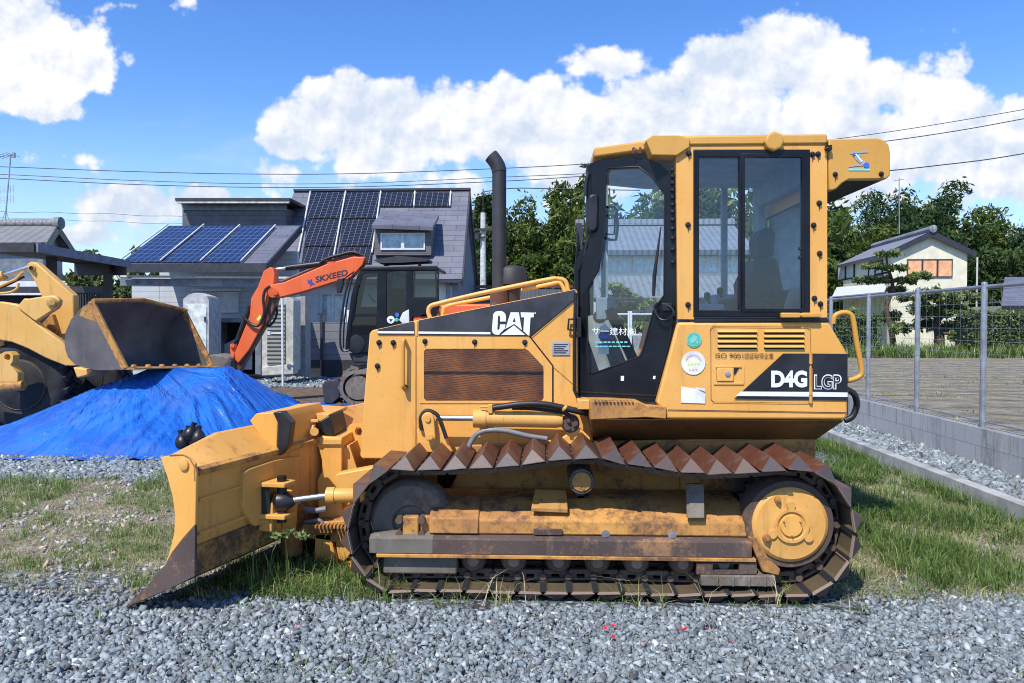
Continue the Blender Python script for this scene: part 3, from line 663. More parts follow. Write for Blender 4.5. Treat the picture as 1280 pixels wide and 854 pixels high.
# clerestory block
Yc_ = 25.6; ck = MB(); ck.prism(pl([(228, 260), (357, 260), (357, 300), (228, 300)], Yc_), (0, 2.5, 0)); cko = obj('clerestory_wall', ck, 'siding_dark', hs)
ck = MB(); ck.prism(pl([(218.5, 247.5), (362.5, 247.5), (362, 251), (219, 251)], Yc_ - .5), (0, 3.4, 0)); obj('clerestory_roof', ck, 'trim_dark', cko)
ck = MB(); ck.prism(pl([(219.5, 251.2), (361.5, 251.2), (360.5, 254), (221, 254)], Yc_ - .48), (0, .1, 0)); obj('fascia', ck, 'trim_light', cko)
ck = MB(); ck.prism(pl([(226, 254), (358, 254), (358, 263), (228, 263)], Yc_ - .06), (0, .05, 0)); obj('soffit_band', ck, 'steel_blue_grey', cko)
# porch roof with three panels
pa, pb, pc_, pd_ = P(150, 331, 20.5), P(334, 335, 20.5), P(377, 286.5, 23.6), P(211, 283, 23.6); pb.z = pa.z; pc_.z = pd_.z
pr = roof_plane('porch_roof', pa, pb, pc_, pd_, .12, 'slate_roof', hs)
pn_ = (pb - pa).cross(pd_ - pa).normalized(); pn_ = pn_ if pn_.z > 0 else -pn_
Zl = lambda L: [(x / 3.2, 180 + y / 3.2) for x, y in L]
for q in ([(678, 333), (812, 333), (640, 477), (490, 477)], [(823, 333), (955, 334), (800, 477), (650, 477)], [(966, 334), (1100, 335), (962, 478), (812, 477)]): panel(Zl(q), pa, pn_, 'solar_blue', pr, .05)
rails([tuple(Zl([(674, 332), (480, 478)])), tuple(Zl([(818, 332), (643, 478)])), tuple(Zl([(961, 334), (804, 478)])), tuple(Zl([(1103, 335), (966, 479)]))], pa, pn_, pr, .05)
fa = MB(); fa.prism([pa + Vector((0, -.03, .03)), pb + Vector((0, -.03, .03)), pb + Vector((0, -.03, -.22)), pa + Vector((0, -.03, -.22))], (0, .06, 0)); fa.prism([pb + Vector((.02, 0, .02)), pc_ + Vector((.02, 0, .02)), pc_ + Vector((.02, 0, -.22)), pb + Vector((.02, 0, -.22))], (-.06, 0, 0)); obj('porch_fascia', fa, 'trim_dark', hs)
Yg_ = 20.7; gt = MB(); gt.prism(pl([(150, 344), (366, 346), (366, 348.5), (150, 346.5)], Yg_), (0, .12, 0)); obj('gutter', gt, 'trim_light', hs)
bmx = MB(); bmx.prism(pl([(150, 348), (370, 350), (370, 359), (150, 357)], 20.9), (0, .15, 0)); 
for k in range(10): bmx.cyl(P(170 + k * 18, 353, 20.9), P(170 + k * 18, 353, 20.85), .03, n=8)
obj('porch_beam', bmx, 'steel_blue_grey', hs)
pw = MB(); pw.span((P(200, 400, 22.9).x, 22.9, 0), (P(372, 400, 22.9).x, 23.1, pa.z + .6)); pw.span((P(165, 400, 22.9).x, 22.905, 0), (P(199.5, 400, 22.9).x, 23.1, hz(346, 22.9))); pwall = obj('porch_wall', pw, 'siding_blue', hs)
wn_ = window(pwall, P(273, 376, 22.8).x, P(297, 376, 22.8).x, P(285, 391, 22.8).z, P(285, 365, 22.8).z, 22.8, 'shed_white', 'shed_white', None, 1)
lg = MB(); lg.span((P(240, 376, 22.8).x, 22.78, P(285, 364, 22.8).z), (P(300, 376, 22.8).x, 22.88, P(285, 361, 22.8).z)); obj('lintel', lg, 'shed_white', pwall)
nk = MB(); nk.prism(pl([(262, 398), (326, 398), (326, 468), (319, 468), (319, 403), (268, 403), (268, 468), (262, 468)], 21.6), (0, 1.1, 0)); nko = obj('store_frame', nk, 'steel_blue_grey', hs)
nk = MB(); nk.prism(pl([(268, 403), (319, 403), (319, 468), (268, 468)], 22.5), (0, .05, 0)); obj('dark_recess', nk, 'void_dark', nko)
nk = MB(); nk.prism(pl([(277, 432), (296, 423), (296, 466), (277, 466)], 22.3), (0, .03, 0)); nk.prism(pl([(304, 440), (315, 440), (315, 462), (304, 462)], 22.3), (0, .03, 0)); obj('white_board', nk, 'shed_white', nko)
po = MB(); po.prism(pl([(366, 372), (381.5, 370), (381.5, 470), (366, 470)], 21.0), (0, .5, 0)); obj('porch_pillar', po, 'wood_grey', hs)
# storage shed, louvred unit, white pole
sd = thing('storage_cabinet', at(243, 20.5), 'white storage cabinet with arched top under the porch', 'cabinet')
sb_ = MB(); sb_.prism(pl([(229, 374), (236, 368), (246, 366), (258, 370), (261, 375), (261, 472), (229, 472)], 20.3), (0, .8, 0)); obj('body', sb_, 'cabinet_grey', sd, bev=.005)
sb_ = MB(); sb_.prism(pl([(232, 380), (254, 380), (258, 384), (258, 448), (232, 448)], 20.27), (0, .03, 0)); dd_ = obj('door', sb_, 'curtain_white', sd, bev=.01)
sb_ = MB(); sb_.prism(pl([(255, 396), (257, 396), (257, 402), (255, 402)], 20.24), (0, .03, 0)); obj('handle', sb_, 'trim_dark', dd_)
lu = thing('louvered_unit', at(346, 20), 'cream louvered cabinet standing beside the grey porch pillar', 'cabinet')
sb_ = MB(); sb_.prism(pl([(327, 408), (330, 372), (364, 372), (367, 376), (367, 464), (327, 464)], 19.9), (0, .6, 0)); obj('body', sb_, 'louver_cream', lu, bev=.02)
sb_ = MB(); sb_.prism(pl([(334, 380), (356, 380), (356, 456), (334, 456)], 19.86), (0, .04, 0)); obj('louver_panel', sb_, 'louver', lu, flat=True)
sb_ = MB(); sb_.prism(pl([(327, 459), (366, 455), (367, 468), (327, 470)], 19.8), (0, .4, 0)); obj('base', sb_, 'louver_cream', lu, bev=.02)
wp_ = MB(); b_ = at(353, 19.2); wp_.cyl(b_, (b_[0], b_[1], hz(372, 19.2)), .03); wp_.cyl((b_[0], b_[1], hz(417, 19.2)), (b_[0] - .35, b_[1], hz(417, 19.2)), .02); wp_.lathe((b_[0] - .35, b_[1], hz(419, 19.2)), (0, 0, 1), [(0, .05), (.1, .05)], 10)
tag(obj('standpipe', wp_, 'shed_white'), 'slim white standpipe in front of the louvered cabinet', 'pipe')
# dark garden wall with light wall behind
gwl = MB(); gwl.prism(pl([(383, 403), (462, 403), (462, 473), (383, 473)], 22.4), (0, .15, 0)); gwo = obj('garden_wall', gwl, 'block_wall', None); tag(gwo, 'dark grey board patterned garden wall left of the orange excavator', 'wall')
q = MB(); q.prism(pl([(383, 450), (462, 450), (462, 473), (383, 473)], 22.36), (0, .04, 0)); obj('wall_base', q, 'dark_grey', gwo)
q = MB(); q.prism(pl([(400, 393), (403, 393), (403, 470), (400, 470)], 22.3), (0, .05, 0)); q.prism(pl([(397, 392), (407, 392), (407, 394), (397, 394)], 22.3), (0, .05, 0)); obj('wall_post', q, 'trim_dark', gwo)
sfw = MB(); x0, x1 = P(548, 400, 30).x, P(716, 400, 30).x; sfw.span((x0, 30, 0), (x1, 30.06, hz(361, 30))); sf_ = tag(obj('slatted_fence', sfw, 'slat_fence', flat=True), 'grey slatted metal fence behind the bonnet handrails', 'fence')
q = MB(); q.span((x0, 29.96, hz(360, 30)), (x1, 30.1, hz(356.5, 30))); obj('fence_cap', q, 'rust_brown', sf_)
# ---- carport and tiled store on the far left
cp_ = thing('carport', at(60, 16.5), 'open dark grey carport at the far left behind the loader', 'carport')
a0, a1 = P(-60, 307, 14.5), P(44, 306, 14.5); a0.z = a1.z; b1 = P(161, 332, 18.6); b1.z = a1.z; b0 = Vector((a0.x, b1.y, a1.z))
q = MB(); q.prism([a0, a1, b1, b0], (0, 0, -.05)); obj('roof_deck', q, 'trim_dark', cp_)
q = MB(); q.prism([a0 + Vector((0, -.04, .03)), a1 + Vector((0, -.04, .03)), a1 + Vector((0, -.04, -.15)), a0 + Vector((0, -.04, -.15))], (0, .05, 0)); obj('front_fascia', q, 'dark_grey', cp_)
q = MB(); q.prism([a1 + Vector((.01, 0, .03)), b1 + Vector((.01, 0, .03)), b1 + Vector((.01, 0, -.15)), a1 + Vector((.01, 0, -.15))], (.05, 0, 0)); obj('side_fascia', q, 'steel_blue_grey', cp_)
for px, Y, top in ((65.5, 16, 320), (135.5, 18.3, 338)):
    q = MB(); p_ = P(px, 400, Y); q.box((p_.x, Y, (a1.z - .1) / 2), (.15, .15, a1.z - .1)); obj('post', q, 'dark_grey', cp_)
q = MB(); q.span((a0.x, 18.4, a1.z - .35), (b1.x, 18.5, a1.z - .05)); obj('rear_beam', q, 'trim_dark', cp_)
q = MB(); q.span((P(-40, 400, 18.4).x, 18.42, hz(365, 18.4)), (P(132, 400, 18.4).x, 18.5, hz(357, 18.4))); 
for k in range(16): xq = P(85 + k * 3.4, 400, 18.4).x; q.span((xq, 18.44, .2), (xq + .03, 18.48, hz(360, 18.4)))
obj('screen_fence', q, 'trim_dark', cp_)
q = MB(); q.span((P(-60, 400, 19.5).x, 19.5, hz(368, 19.5)), (P(60, 400, 19.5).x, 19.6, hz(350, 19.5))); obj('white_panel', q, 'shed_white', cp_)
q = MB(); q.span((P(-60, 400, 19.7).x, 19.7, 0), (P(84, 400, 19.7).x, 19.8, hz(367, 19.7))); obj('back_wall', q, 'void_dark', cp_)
ts = thing('tiled_store', at(30, 23), 'small store with grey tiled gable roof behind the carport', 'building')
ea, eb, rb_, ra = P(-60, 303.5, 22), P(60, 303, 22), P(73, 281, 23.3), P(-60, 281, 23.3); ea.z = eb.z; ra.z = rb_.z
roof_plane('roof', ea, eb, rb_, ra, .12, 'kawara_grey', ts)
bb2 = P(94, 309, 24.8); bb2.z = eb.z; roof_plane('roof', bb2, Vector((ea.x, 24.8, eb.z)), ra, rb_, .12, 'kawara_grey', ts)
q = MB(); q.cyl(ra + Vector((0, 0, .05)), rb_ + Vector((.05, 0, .05)), .13); q.lathe(rb_ + Vector((-.1, 0, .05)), (1, 0, 0), [(0, .2), (.2, .2), (.25, .05)], 12); obj('ridge_tiles', q, 'kawara_grey', ts, uvf=lambda co: (co.x, co.z))
wa, wb_, wm_ = P(55, 400, 22.3), P(79, 400, 24.5), P(69, 400, 23.3); q = MB(); q.prism([Vector((wa.x, 22.3, 0)), Vector((wb_.x, 24.5, 0)), Vector((wb_.x, 24.5, eb.z - .05)), Vector((wm_.x, 23.3, rb_.z - .25)), Vector((wa.x, 22.3, eb.z - .05))], (-6, 0, 0)); obj('wall', q, 'steel_blue_grey', ts)
q = MB(); q.prism([rb_ + Vector((.02, 0, 0)), rb_ + Vector((.02, 0, -.3)), eb + Vector((.02, 0, -.2)), eb + Vector((.02, 0, .02))], (-.05, 0, 0)); q.prism([rb_ + Vector((.02, 0, 0)), rb_ + Vector((.02, 0, -.3)), bb2 + Vector((.02, 0, -.2)), bb2 + Vector((.02, 0, .02))], (-.05, 0, 0)); obj('barge_board', q, 'trim_dark', ts)
an = thing('tv_antenna', P(11, 281, 23.3), 'thin TV aerial mast on the tiled store roof', 'antenna'); Ya = 23.3
q = MB(); q.cyl(P(6, 282, Ya), P(13.5, 193, Ya), .022); 
for dx in (-7, 6): q.cyl(P(7.5, 262, Ya), P(7 + dx, 283, Ya), .008, n=6)
obj('mast', q, 'galvanised', an)
q = MB(); q.cyl(P(-16, 197, Ya), P(19, 193.5, Ya), .016); 
for k in range(7): c_ = P(-14 + k * 5, 197 - k * .6, Ya); q.cyl(c_ + Vector((0, -.3, 0)), c_ + Vector((0, .3, 0)), .008, n=5)
q.cyl(P(17.5, 191, Ya), P(17.5, 197, Ya), .05)
obj('yagi', q, 'galvanised', an)
for yy in (236, 248): 
    q = MB(); q.cyl(P(0, yy + 3, Ya), P(18, yy, Ya), .008, n=5)
    for k in range(5): c_ = P(1 + 4 * k, yy + 2.5 - k * .6, Ya); q.cyl(c_ + Vector((0, 0, -.12)), c_ + Vector((0, 0, .12)), .006, n=5)
    obj('dipole_array', q, 'galvanised', an)
# ---- old tiled house seen past and through the cab
YH = 36; fh = thing('farmhouse', at(840, 38), 'large old farmhouse with pale tiled roofs seen through the cab', 'house')
e0, e1, r1, r0 = P(726, 312, YH), P(946, 312, YH), P(917, 281, YH + 4), P(724, 281, YH + 4); e0.x = r0.x + .3; e0.z = e1.z; r0.z = r1.z
roof_plane('roof', e0, e1, r1, r0, .25, 'kawara_blue', fh)
f1, f0 = Vector((e1.x, YH + 8, e1.z)), Vector((e0.x, YH + 8, e0.z)); roof_plane('roof', f1, f0, r0, r1, .25, 'kawara_blue', fh); roof_plane('roof', e1, f1, r1, r1 + Vector((0, .01, 0)), .25, 'kawara_blue', fh)
q = MB(); q.span((r0.x - .2, YH + 3.8, r0.z), (r1.x, YH + 4.2, r0.z + .3)); obj('ridge_tiles', q, 'kawara_blue', fh, uvf=lambda co: (co.x, co.z))
q = MB(); q.prism([Vector((e0.x + .6, YH + .8, 0)), Vector((e0.x + .6, YH + 7.2, 0)), Vector((e0.x + .6, YH + 7.2, e0.z)), Vector((e0.x + .6, YH + 4, r0.z - .5)), Vector((e0.x + .6, YH + .8, e0.z))], (e1.x - e0.x - 1.2, 0, 0)); fwl = obj('wall', q, 'plaster_white', fh)
q = MB()
for s_ in (-1, 1):
    q.prism([r0 + Vector((-.05, 0, .1)), r0 + Vector((-.05, 0, -.4)), Vector((e0.x - .35, YH + 4 + s_ * 4, e0.z - .35)), Vector((e0.x - .35, YH + 4 + s_ * 4, e0.z + .05))], (.12, 0, 0))
    for k in range(9): t_ = (k + .5) / 9; c_ = r0.lerp(Vector((e0.x, YH + 4 + s_ * 4, e0.z)), t_); q.box(c_ + Vector((-.05, 0, .04)), (.3, .22, .28))
obj('gable_tiles', q, 'trim_dark', fh)
for a_, b2 in ((758, 788), (791, 822), (868, 898), (902, 925)): window(fwl, P(a_, 330, YH + .7).x, P(b2, 330, YH + .7).x, P(800, 341, YH + .7).z, P(800, 320, YH + .7).z, YH + .7, 'trim_light', 'house_glass', 'curtain_white', 2)
l0, l1 = P(740, 372, YH - 2.2), P(950, 372, YH - 2.2); l0.z = l1.z; u0_, u1_ = Vector((l0.x, YH + .7, hz(345, YH + .7))), Vector((l1.x, YH + .7, hz(345, YH + .7)))
roof_plane('lower_roof', l0, l1, u1_, u0_, .2, 'kawara_blue', fh)
q = MB(); q.span((l0.x + .5, YH - 1.4, 0), (l1.x - .5, YH + .6, hz(374, YH - 2.2))); obj('veranda_wall', q, 'wood_grey', fh)
# wall & pipe fence in front of the farmhouse
yf = thing('yard_fence', at(840, 24), 'pale pipe fence seen low through the cab door', 'fence')
q = MB()
for px in (786, 789, 850, 920, 985): q.cyl((P(px, 400, 24).x, 24, 0), (P(px, 400, 24).x, 24, hz(389, 24)), .035)
q.cyl((P(700, 400, 24).x, 24, hz(393, 24)), (P(1000, 400, 24).x, 24, hz(393, 24)), .025); q.cyl((P(700, 400, 24).x, 24, hz(419, 24)), (P(1000, 400, 24).x, 24, hz(419, 24)), .02); obj('pipe_rails', q, 'shed_white', yf)
# ---- cream house on the right
YR = 44; rh = thing('cream_house', at(1130, 48), 'cream plastered two storey house with dark tiled gable roof', 'house')
gL, gR = P(1112, 326, YR), P(1218, 317, YR); 
gx0, gx1 = P(1112, 330, YR).x, P(1210, 330, YR).x; gm = P(1161, 288, YR); ez = hz(318, YR); rz = hz(292, YR)
xl = P(1047, 345, YR + 6).x
dirn_ = Vector((P(1047, 340, 52).x - gx0, 52 - YR, 0)); 
gxm = P(1162, 288, YR).x; back = Vector((-.6, 9.0, 0))
# roof ridge runs back and to the left from the gable
rb0 = Vector((gxm, YR - .28, rz)); rb1 = Vector((P(1092, 298, 53).x, 53, rz)); ov_ = (rb1 - rb0); ov_.z = 0
eR0 = Vector((P(1220, 318, YR - .28).x, YR - .28, hz(318, YR - .28))); eL0 = Vector((P(1108, 322, YR - .28).x, YR - .28, eR0.z)); eR1 = eR0 + ov_; eL1 = eL0 + ov_
roof_plane('roof', eL0, eL1, rb1, rb0, .2, 'kawara_dark', rh); roof_plane('roof', eR1, eR0, rb0, rb1, .2, 'kawara_dark', rh)
q = MB(); q.tube([rb0 + Vector((0, -.1, .1)), rb1 + Vector((0, 0, .1))], .2, 8); q.lathe(rb0 + Vector((0, -.2, .1)), (0, 1, 0), [(0, .05), (.05, .22), (.2, .22)], 12); obj('ridge_tiles', q, 'kawara_dark', rh, uvf=lambda co: (co.x, co.z))
q = MB()
for E in (eL0, eR0): q.prism([rb0 + Vector((0, -.04, .02)), rb0 + Vector((0, -.04, -.35)), E + Vector((0, -.04, -.28)), E + Vector((0, -.04, .04))], (0, .08, 0))
obj('barge_board', q, 'trim_dark', rh)
wL, wR = gx0 + .1, P(1209, 330, YR).x; sl_ = (rz - eR0.z) / (eR0.x - gxm)
q = MB(); q.prism([Vector((wL, YR, .2)), Vector((wR, YR, .2)), Vector((wR, YR, rz - (wR - gxm) * sl_ - .2)), Vector((gxm, YR, rz - .2)), Vector((wL, YR, rz - (gxm - wL) * sl_ - .2))], ov_ * .93); rwl = obj('wall', q, 'plaster_cream', rh)
window(rwl, P(1133.5, 337, YR).x, P(1190, 337, YR).x, hz(348, YR), hz(326, YR), YR - .08, 'trim_dark', 'curtain_orange', None, 3)
ux = ov_.normalized(); nx = Vector((-ux.y, ux.x, 0))
def side_win(px0, px1, py0, py1):
    o0 = Vector((wL, YR, 0)); a, b2 = RP(px0, py0, o0, nx), RP(px1, py0, o0, nx); z1 = RP(px0, py1, o0, nx).z; z0 = a.z
    q = MB(); q.ring([Vector((a.x, a.y, z0)) + nx * .06, Vector((b2.x, b2.y, z0)) + nx * .06, Vector((b2.x, b2.y, z1)) + nx * .06, Vector((a.x, a.y, z1)) + nx * .06],
      [[Vector((a.x, a.y, z0)).lerp(Vector((b2.x, b2.y, z0)), f0) + nx * .06 + Vector((0, 0, (z1 - z0) * g)) for f0, g in ((f, .08), (f + .4, .08), (f + .4, .92), (f, .92))] for f in (.06, .54)], -nx * .05); fo = obj('window', q, 'trim_dark', rwl)
    q = MB(); q.prism([Vector((a.x, a.y, z0)) + nx * .03, Vector((b2.x, b2.y, z0)) + nx * .03, Vector((b2.x, b2.y, z1)) + nx * .03, Vector((a.x, a.y, z1)) + nx * .03], -nx * .01); obj('pane', q, 'curtain_white', fo, flat=True)
side_win(1047, 1069, 352, 332); side_win(1086, 1104, 348, 329)
q = MB(); o0 = Vector((wL, YR, 0)); a_, b2 = RP(1040, 372, o0 + nx * 1.4, nx), RP(1106, 366, o0 + nx * 1.4, nx); a2, b3 = RP(1046, 360, o0 + nx * .1, nx), RP(1108, 356, o0 + nx * .1, nx); q.prism([a_, b2, b3, a2], (0, 0, .06)); obj('awning_roof', q, 'shed_white', rh)
q = MB(); q.cyl((gx1 + .35, YR - .3, .2), (gx1 + .35, YR - .3, ez - .3), .05); obj('downpipe', q, 'trim_light', rh)
ra_ = P(1124, 292, 50); q = MB(); q.cyl(ra_, P(1124, 222, 50), .03); q.cyl(P(1118, 226, 50), P(1130, 224, 50), .02); q.cyl(P(1117, 245, 50), P(1131, 243, 50), .015)
tag(obj('roof_aerial', q, 'galvanised'), 'thin aerial mast on the cream house roof', 'antenna')
sr = thing('slate_shed', at(1290, 40), 'low building with dark slate roof at the right edge', 'building'); Ys = 39
e0, e1 = P(1252, 382, Ys), P(1400, 382, Ys); r0, r1 = P(1256, 346, Ys + 4), P(1400, 346, Ys + 4); e0.z = e1.z; r0.z = r1.z
roof_plane('roof', e0, e1, r1, r0, .2, 'slate_roof', sr); q = MB(); q.span((e0.x + .4, Ys + .6, 0), (e1.x, Ys + 3.8, e0.z)); obj('wall', q, 'wood_grey', sr)

# ================================================================== POLE AND WIRES
up = thing('utility_pole', at(604, 44), 'pale concrete utility pole beside the gable end', 'pole'); Yp = 44
q = MB(); x = P(604, 405, Yp).x; q.cyl((x, Yp, 0), (x, Yp, hz(266, Yp)), .22, .15); obj('shaft', q, 'pole_concrete', up)
q = MB(); q.span((x - .5, Yp - .3, hz(286, Yp)), (x + .6, Yp - .2, hz(289, Yp))); q.span((x - .45, Yp - .3, hz(296, Yp)), (x + .3, Yp - .2, hz(298, Yp))); q.cyl((x - .3, Yp - .3, hz(300, Yp)), (x - .3, Yp - .3, hz(292, Yp)), .16); q.cyl((x, Yp, hz(268, Yp)), (x, Yp, hz(236, Yp)), .03); q.cyl((x - .1, Yp, hz(292, Yp)), (x - .7, Yp - .3, hz(300, Yp)), .04); obj('crossarm', q, 'dark_grey', up)
def wire(pts, Y, r, label, m='wire_dark', wavy=0):
    sp = smooth_path([P(x, y, Y) for x, y in pts], 10)
    if wavy: sp = [p + Vector((0, 0, wavy * math.sin(i * .9))) for i, p in enumerate(sp)]
    q = MB(); q.tube(sp, r, 5); tag(obj('overhead_wire', q, m), label, 'wire', 'overhead wires')
wire([(-80, 207), (0, 208.5), (150, 214), (300, 217.5), (450, 217), (640, 210), (735, 205), (900, 196)], 40, .022, 'uppermost wire crossing the sky left of the cab')
wire([(-80, 216), (0, 218), (150, 225), (300, 229.5), (450, 229), (640, 221), (735, 217), (900, 208)], 40, .018, 'second wire down crossing the sky left of the cab')
wire([(-80, 221), (0, 223), (150, 230), (300, 234), (450, 233.5), (640, 226), (735, 220), (900, 210)], 40, .022, 'third wire down crossing the sky left of the cab')
wire([(-80, 262), (0, 264.5), (110, 267), (225, 271), (360, 276), (480, 278)], 42, .012, 'upper thin twisted wire above the solar porch', wavy=.03)
wire([(-80, 270), (0, 272), (110, 276), (225, 280), (330, 282)], 42, .010, 'lower thin twisted wire above the solar porch', wavy=.03)
wire([(604, 240), (640, 235.5), (690, 236), (735, 237), (800, 238)], 44, .03, 'short thick wire running from pole top to the cab')
wire([(1000, 179), (1060, 172), (1150, 159), (1280, 137), (1360, 122)], 30, .014, 'highest wire on the sky behind the cab')
wire([(1050, 182), (1112, 176), (1200, 163), (1280, 148.5), (1360, 134)], 30, .018, 'middle wire on the sky behind the cab')
wire([(1060, 217), (1116, 213), (1180, 206), (1230, 200), (1280, 192), (1360, 178)], 28, .02, 'lowest thick wire on the sky behind the cab')
# ================================================================== BULLDOZER (parts under one Empty)
YN, YS, YC = 4.75, 5.05, 5.50            # cab / tank side, bonnet side, centre line
dz = thing('bulldozer', (P(760, 600, YC).x, YC, 0), 'weathered yellow crawler bulldozer with glazed cab, parked on gravel', 'bulldozer')
def mir(mb):                             # the same mesh on the machine's far side
    m2 = MB(); m2.add([(v.x, 2 * YC - v.y, v.z) for v in mb.v], [tuple(reversed(f)) for f in mb.f]); return m2

# ---- tracks
Y0 = 4.36
px_top = [(487,588),(546,588.5),(614,585.5),(648,582.5),(681,577.5),(715,574),(751,574),(782,580),(816,585),(848,590),(883,593),(920,593),(952,591)]
pth = [P(x, y, Y0) for x, y in px_top]
ctr_s = P(997, 666.5, Y0); ctr_i = P(504, 666.5, Y0); rad = .378; rxx = .336
for a in range(86, -86, -8): pth.append(ctr_s + Vector((math.cos(R(a)) * rxx, 0, math.sin(R(a)) * rad)))
zb = ctr_s.z - rad
x = ctr_s.x
for k in range(9): pth.append(Vector((ctr_s.x + (ctr_i.x - ctr_s.x) * k / 8, Y0, zb + .004 * math.sin(k * 2))))
for a in range(262, 108, -8): pth.append(ctr_i + Vector((math.cos(R(a)) * rxx, 0, math.sin(R(a)) * rad)))
def resample(p, n):
    q = p + [p[0]]; L = [0]
    for i in range(len(q) - 1): L.append(L[-1] + (q[i + 1] - q[i]).length)
    out = []
    for k in range(n):
        d = L[-1] * k / n; i = max(j for j in range(len(L) - 1) if L[j] <= d)
        out.append(q[i].lerp(q[i + 1], (d - L[i]) / max(1e-6, L[i + 1] - L[i])))
    return out, L[-1]
NS = 44
pp, per = resample(pth, NS)
pitch = per / NS
def shoe_mesh():
    h, a, W, i = .080, pitch * .5, .635, .066
    mb = MB()
    v = [(-a * .955, 0, 0), (a * .925, 0, .003), (a * .925, W, .003), (-a * .955, W, 0), (0, i, h), (0, W - i, h)]
    k = .86
    vi = [(-a * k, .03, -.004), (a * .93 * k, .03, -.004), (a * .93 * k, W - .03, -.004), (-a * k, W - .03, -.004), (-a * .66, .05, .013), (a * .62, .05, .013), (a * .62, W - .05, .013), (-a * .66, W - .05, .013)]
    mb.add(v + vi, [(0, 1, 4), (1, 2, 5, 4), (2, 3, 5), (3, 0, 4, 5),
                    (7, 6, 10, 11), (8, 7, 11, 12), (9, 8, 12, 13), (6, 9, 13, 10), (10, 13, 12, 11), (1, 0, 6, 7), (2, 1, 7, 8), (3, 2, 8, 9), (0, 3, 9, 6)])
    mb.add([(a * .80, .004, -.007), (a * 1.22, .004, -.007), (a * 1.22, W - .004, -.007), (a * .80, W - .004, -.007)], [(0, 1, 2, 3)])
    return mb
def track(sgn):
    yb = Y0 if sgn > 0 else 2 * YC - Y0 - .635
    ch = MB()
    for k in range(NS):
        p, q = pp[k], pp[(k + 1) % NS]; tt = (q - p).normalized(); n = tt.cross(Yv) * -1
        n = Vector((-tt.z, 0, tt.x))
        mid = (p + q) / 2
        rot = Matrix((tt, Yv, n)).transposed()
        for yy in (.235, .40):
            o = .018 if k % 2 else 0
            for d in (-.34, .34): ch.box(mid + tt * pitch * d - n * .034 + Vector((0, yb - Y0 + yy + (o if yy < .3 else -o), 0)), (pitch * .36, .034, .054), rot)
            ch.box(mid - n * .012 + Vector((0, yb - Y0 + yy, 0)), (pitch * .9, .036, .014), rot)
            ch.box(mid - n * .058 + Vector((0, yb - Y0 + yy, 0)), (pitch * .9, .036, .026), rot)
        c = p - n * .034 + Vector((0, yb - Y0, 0)); ch.cyl(c + Yv * .19, c + Yv * .445, .021, n=10)
        for d in (-.25, .25):
            c2 = mid + tt * pitch * d + Vector((0, yb - Y0, 0)); ch.cyl(c2 + Yv * .30 - n * .03, c2 + Yv * .30 + n * .012, .014, n=6)
    chain = obj('track_chain', ch, 'chain_rust', dz, ang=30)
    base = None
    for k in range(NS):
        p, q = pp[k], pp[(k + 1) % NS]; tt = (q - p).normalized(); n = Vector((-tt.z, 0, tt.x))
        if base is None:
            sm = shoe_mesh(); me = bpy.data.meshes.new('track_shoe'); me.from_pydata(sm.v, [], sm.f)
            for mn_ in ('rust_brown', 'shoe_end_steel', 'shoe_inner', 'shoe_rim', 'void_dark'): me.materials.append(MATS[mn_])
            for i, mi in enumerate((1, 0, 1, 0, 2, 2, 2, 2, 2, 3, 3, 3, 3, 4)): me.polygons[i].material_index = mi
            base = bpy.data.objects.new('track_shoe', me); o = base
        else: o = base.copy()
        COL.objects.link(o); o.parent = chain
        wob = rng.normal(0, .04)
        M = Matrix((tt, Yv, n)).transposed().to_4x4() @ Matrix.Rotation(wob, 4, 'Y')
        M.translation = (p + q) / 2 + Vector((0, yb - Y0 + rng.normal(0, .002), 0)) - dz.location
        o.matrix_local = M
        if k == 0: bv = o.modifiers.new('bevel', 'BEVEL'); bv.width = .004; bv.segments = 1; bv.limit_method = 'ANGLE'
track(1); track(-1)

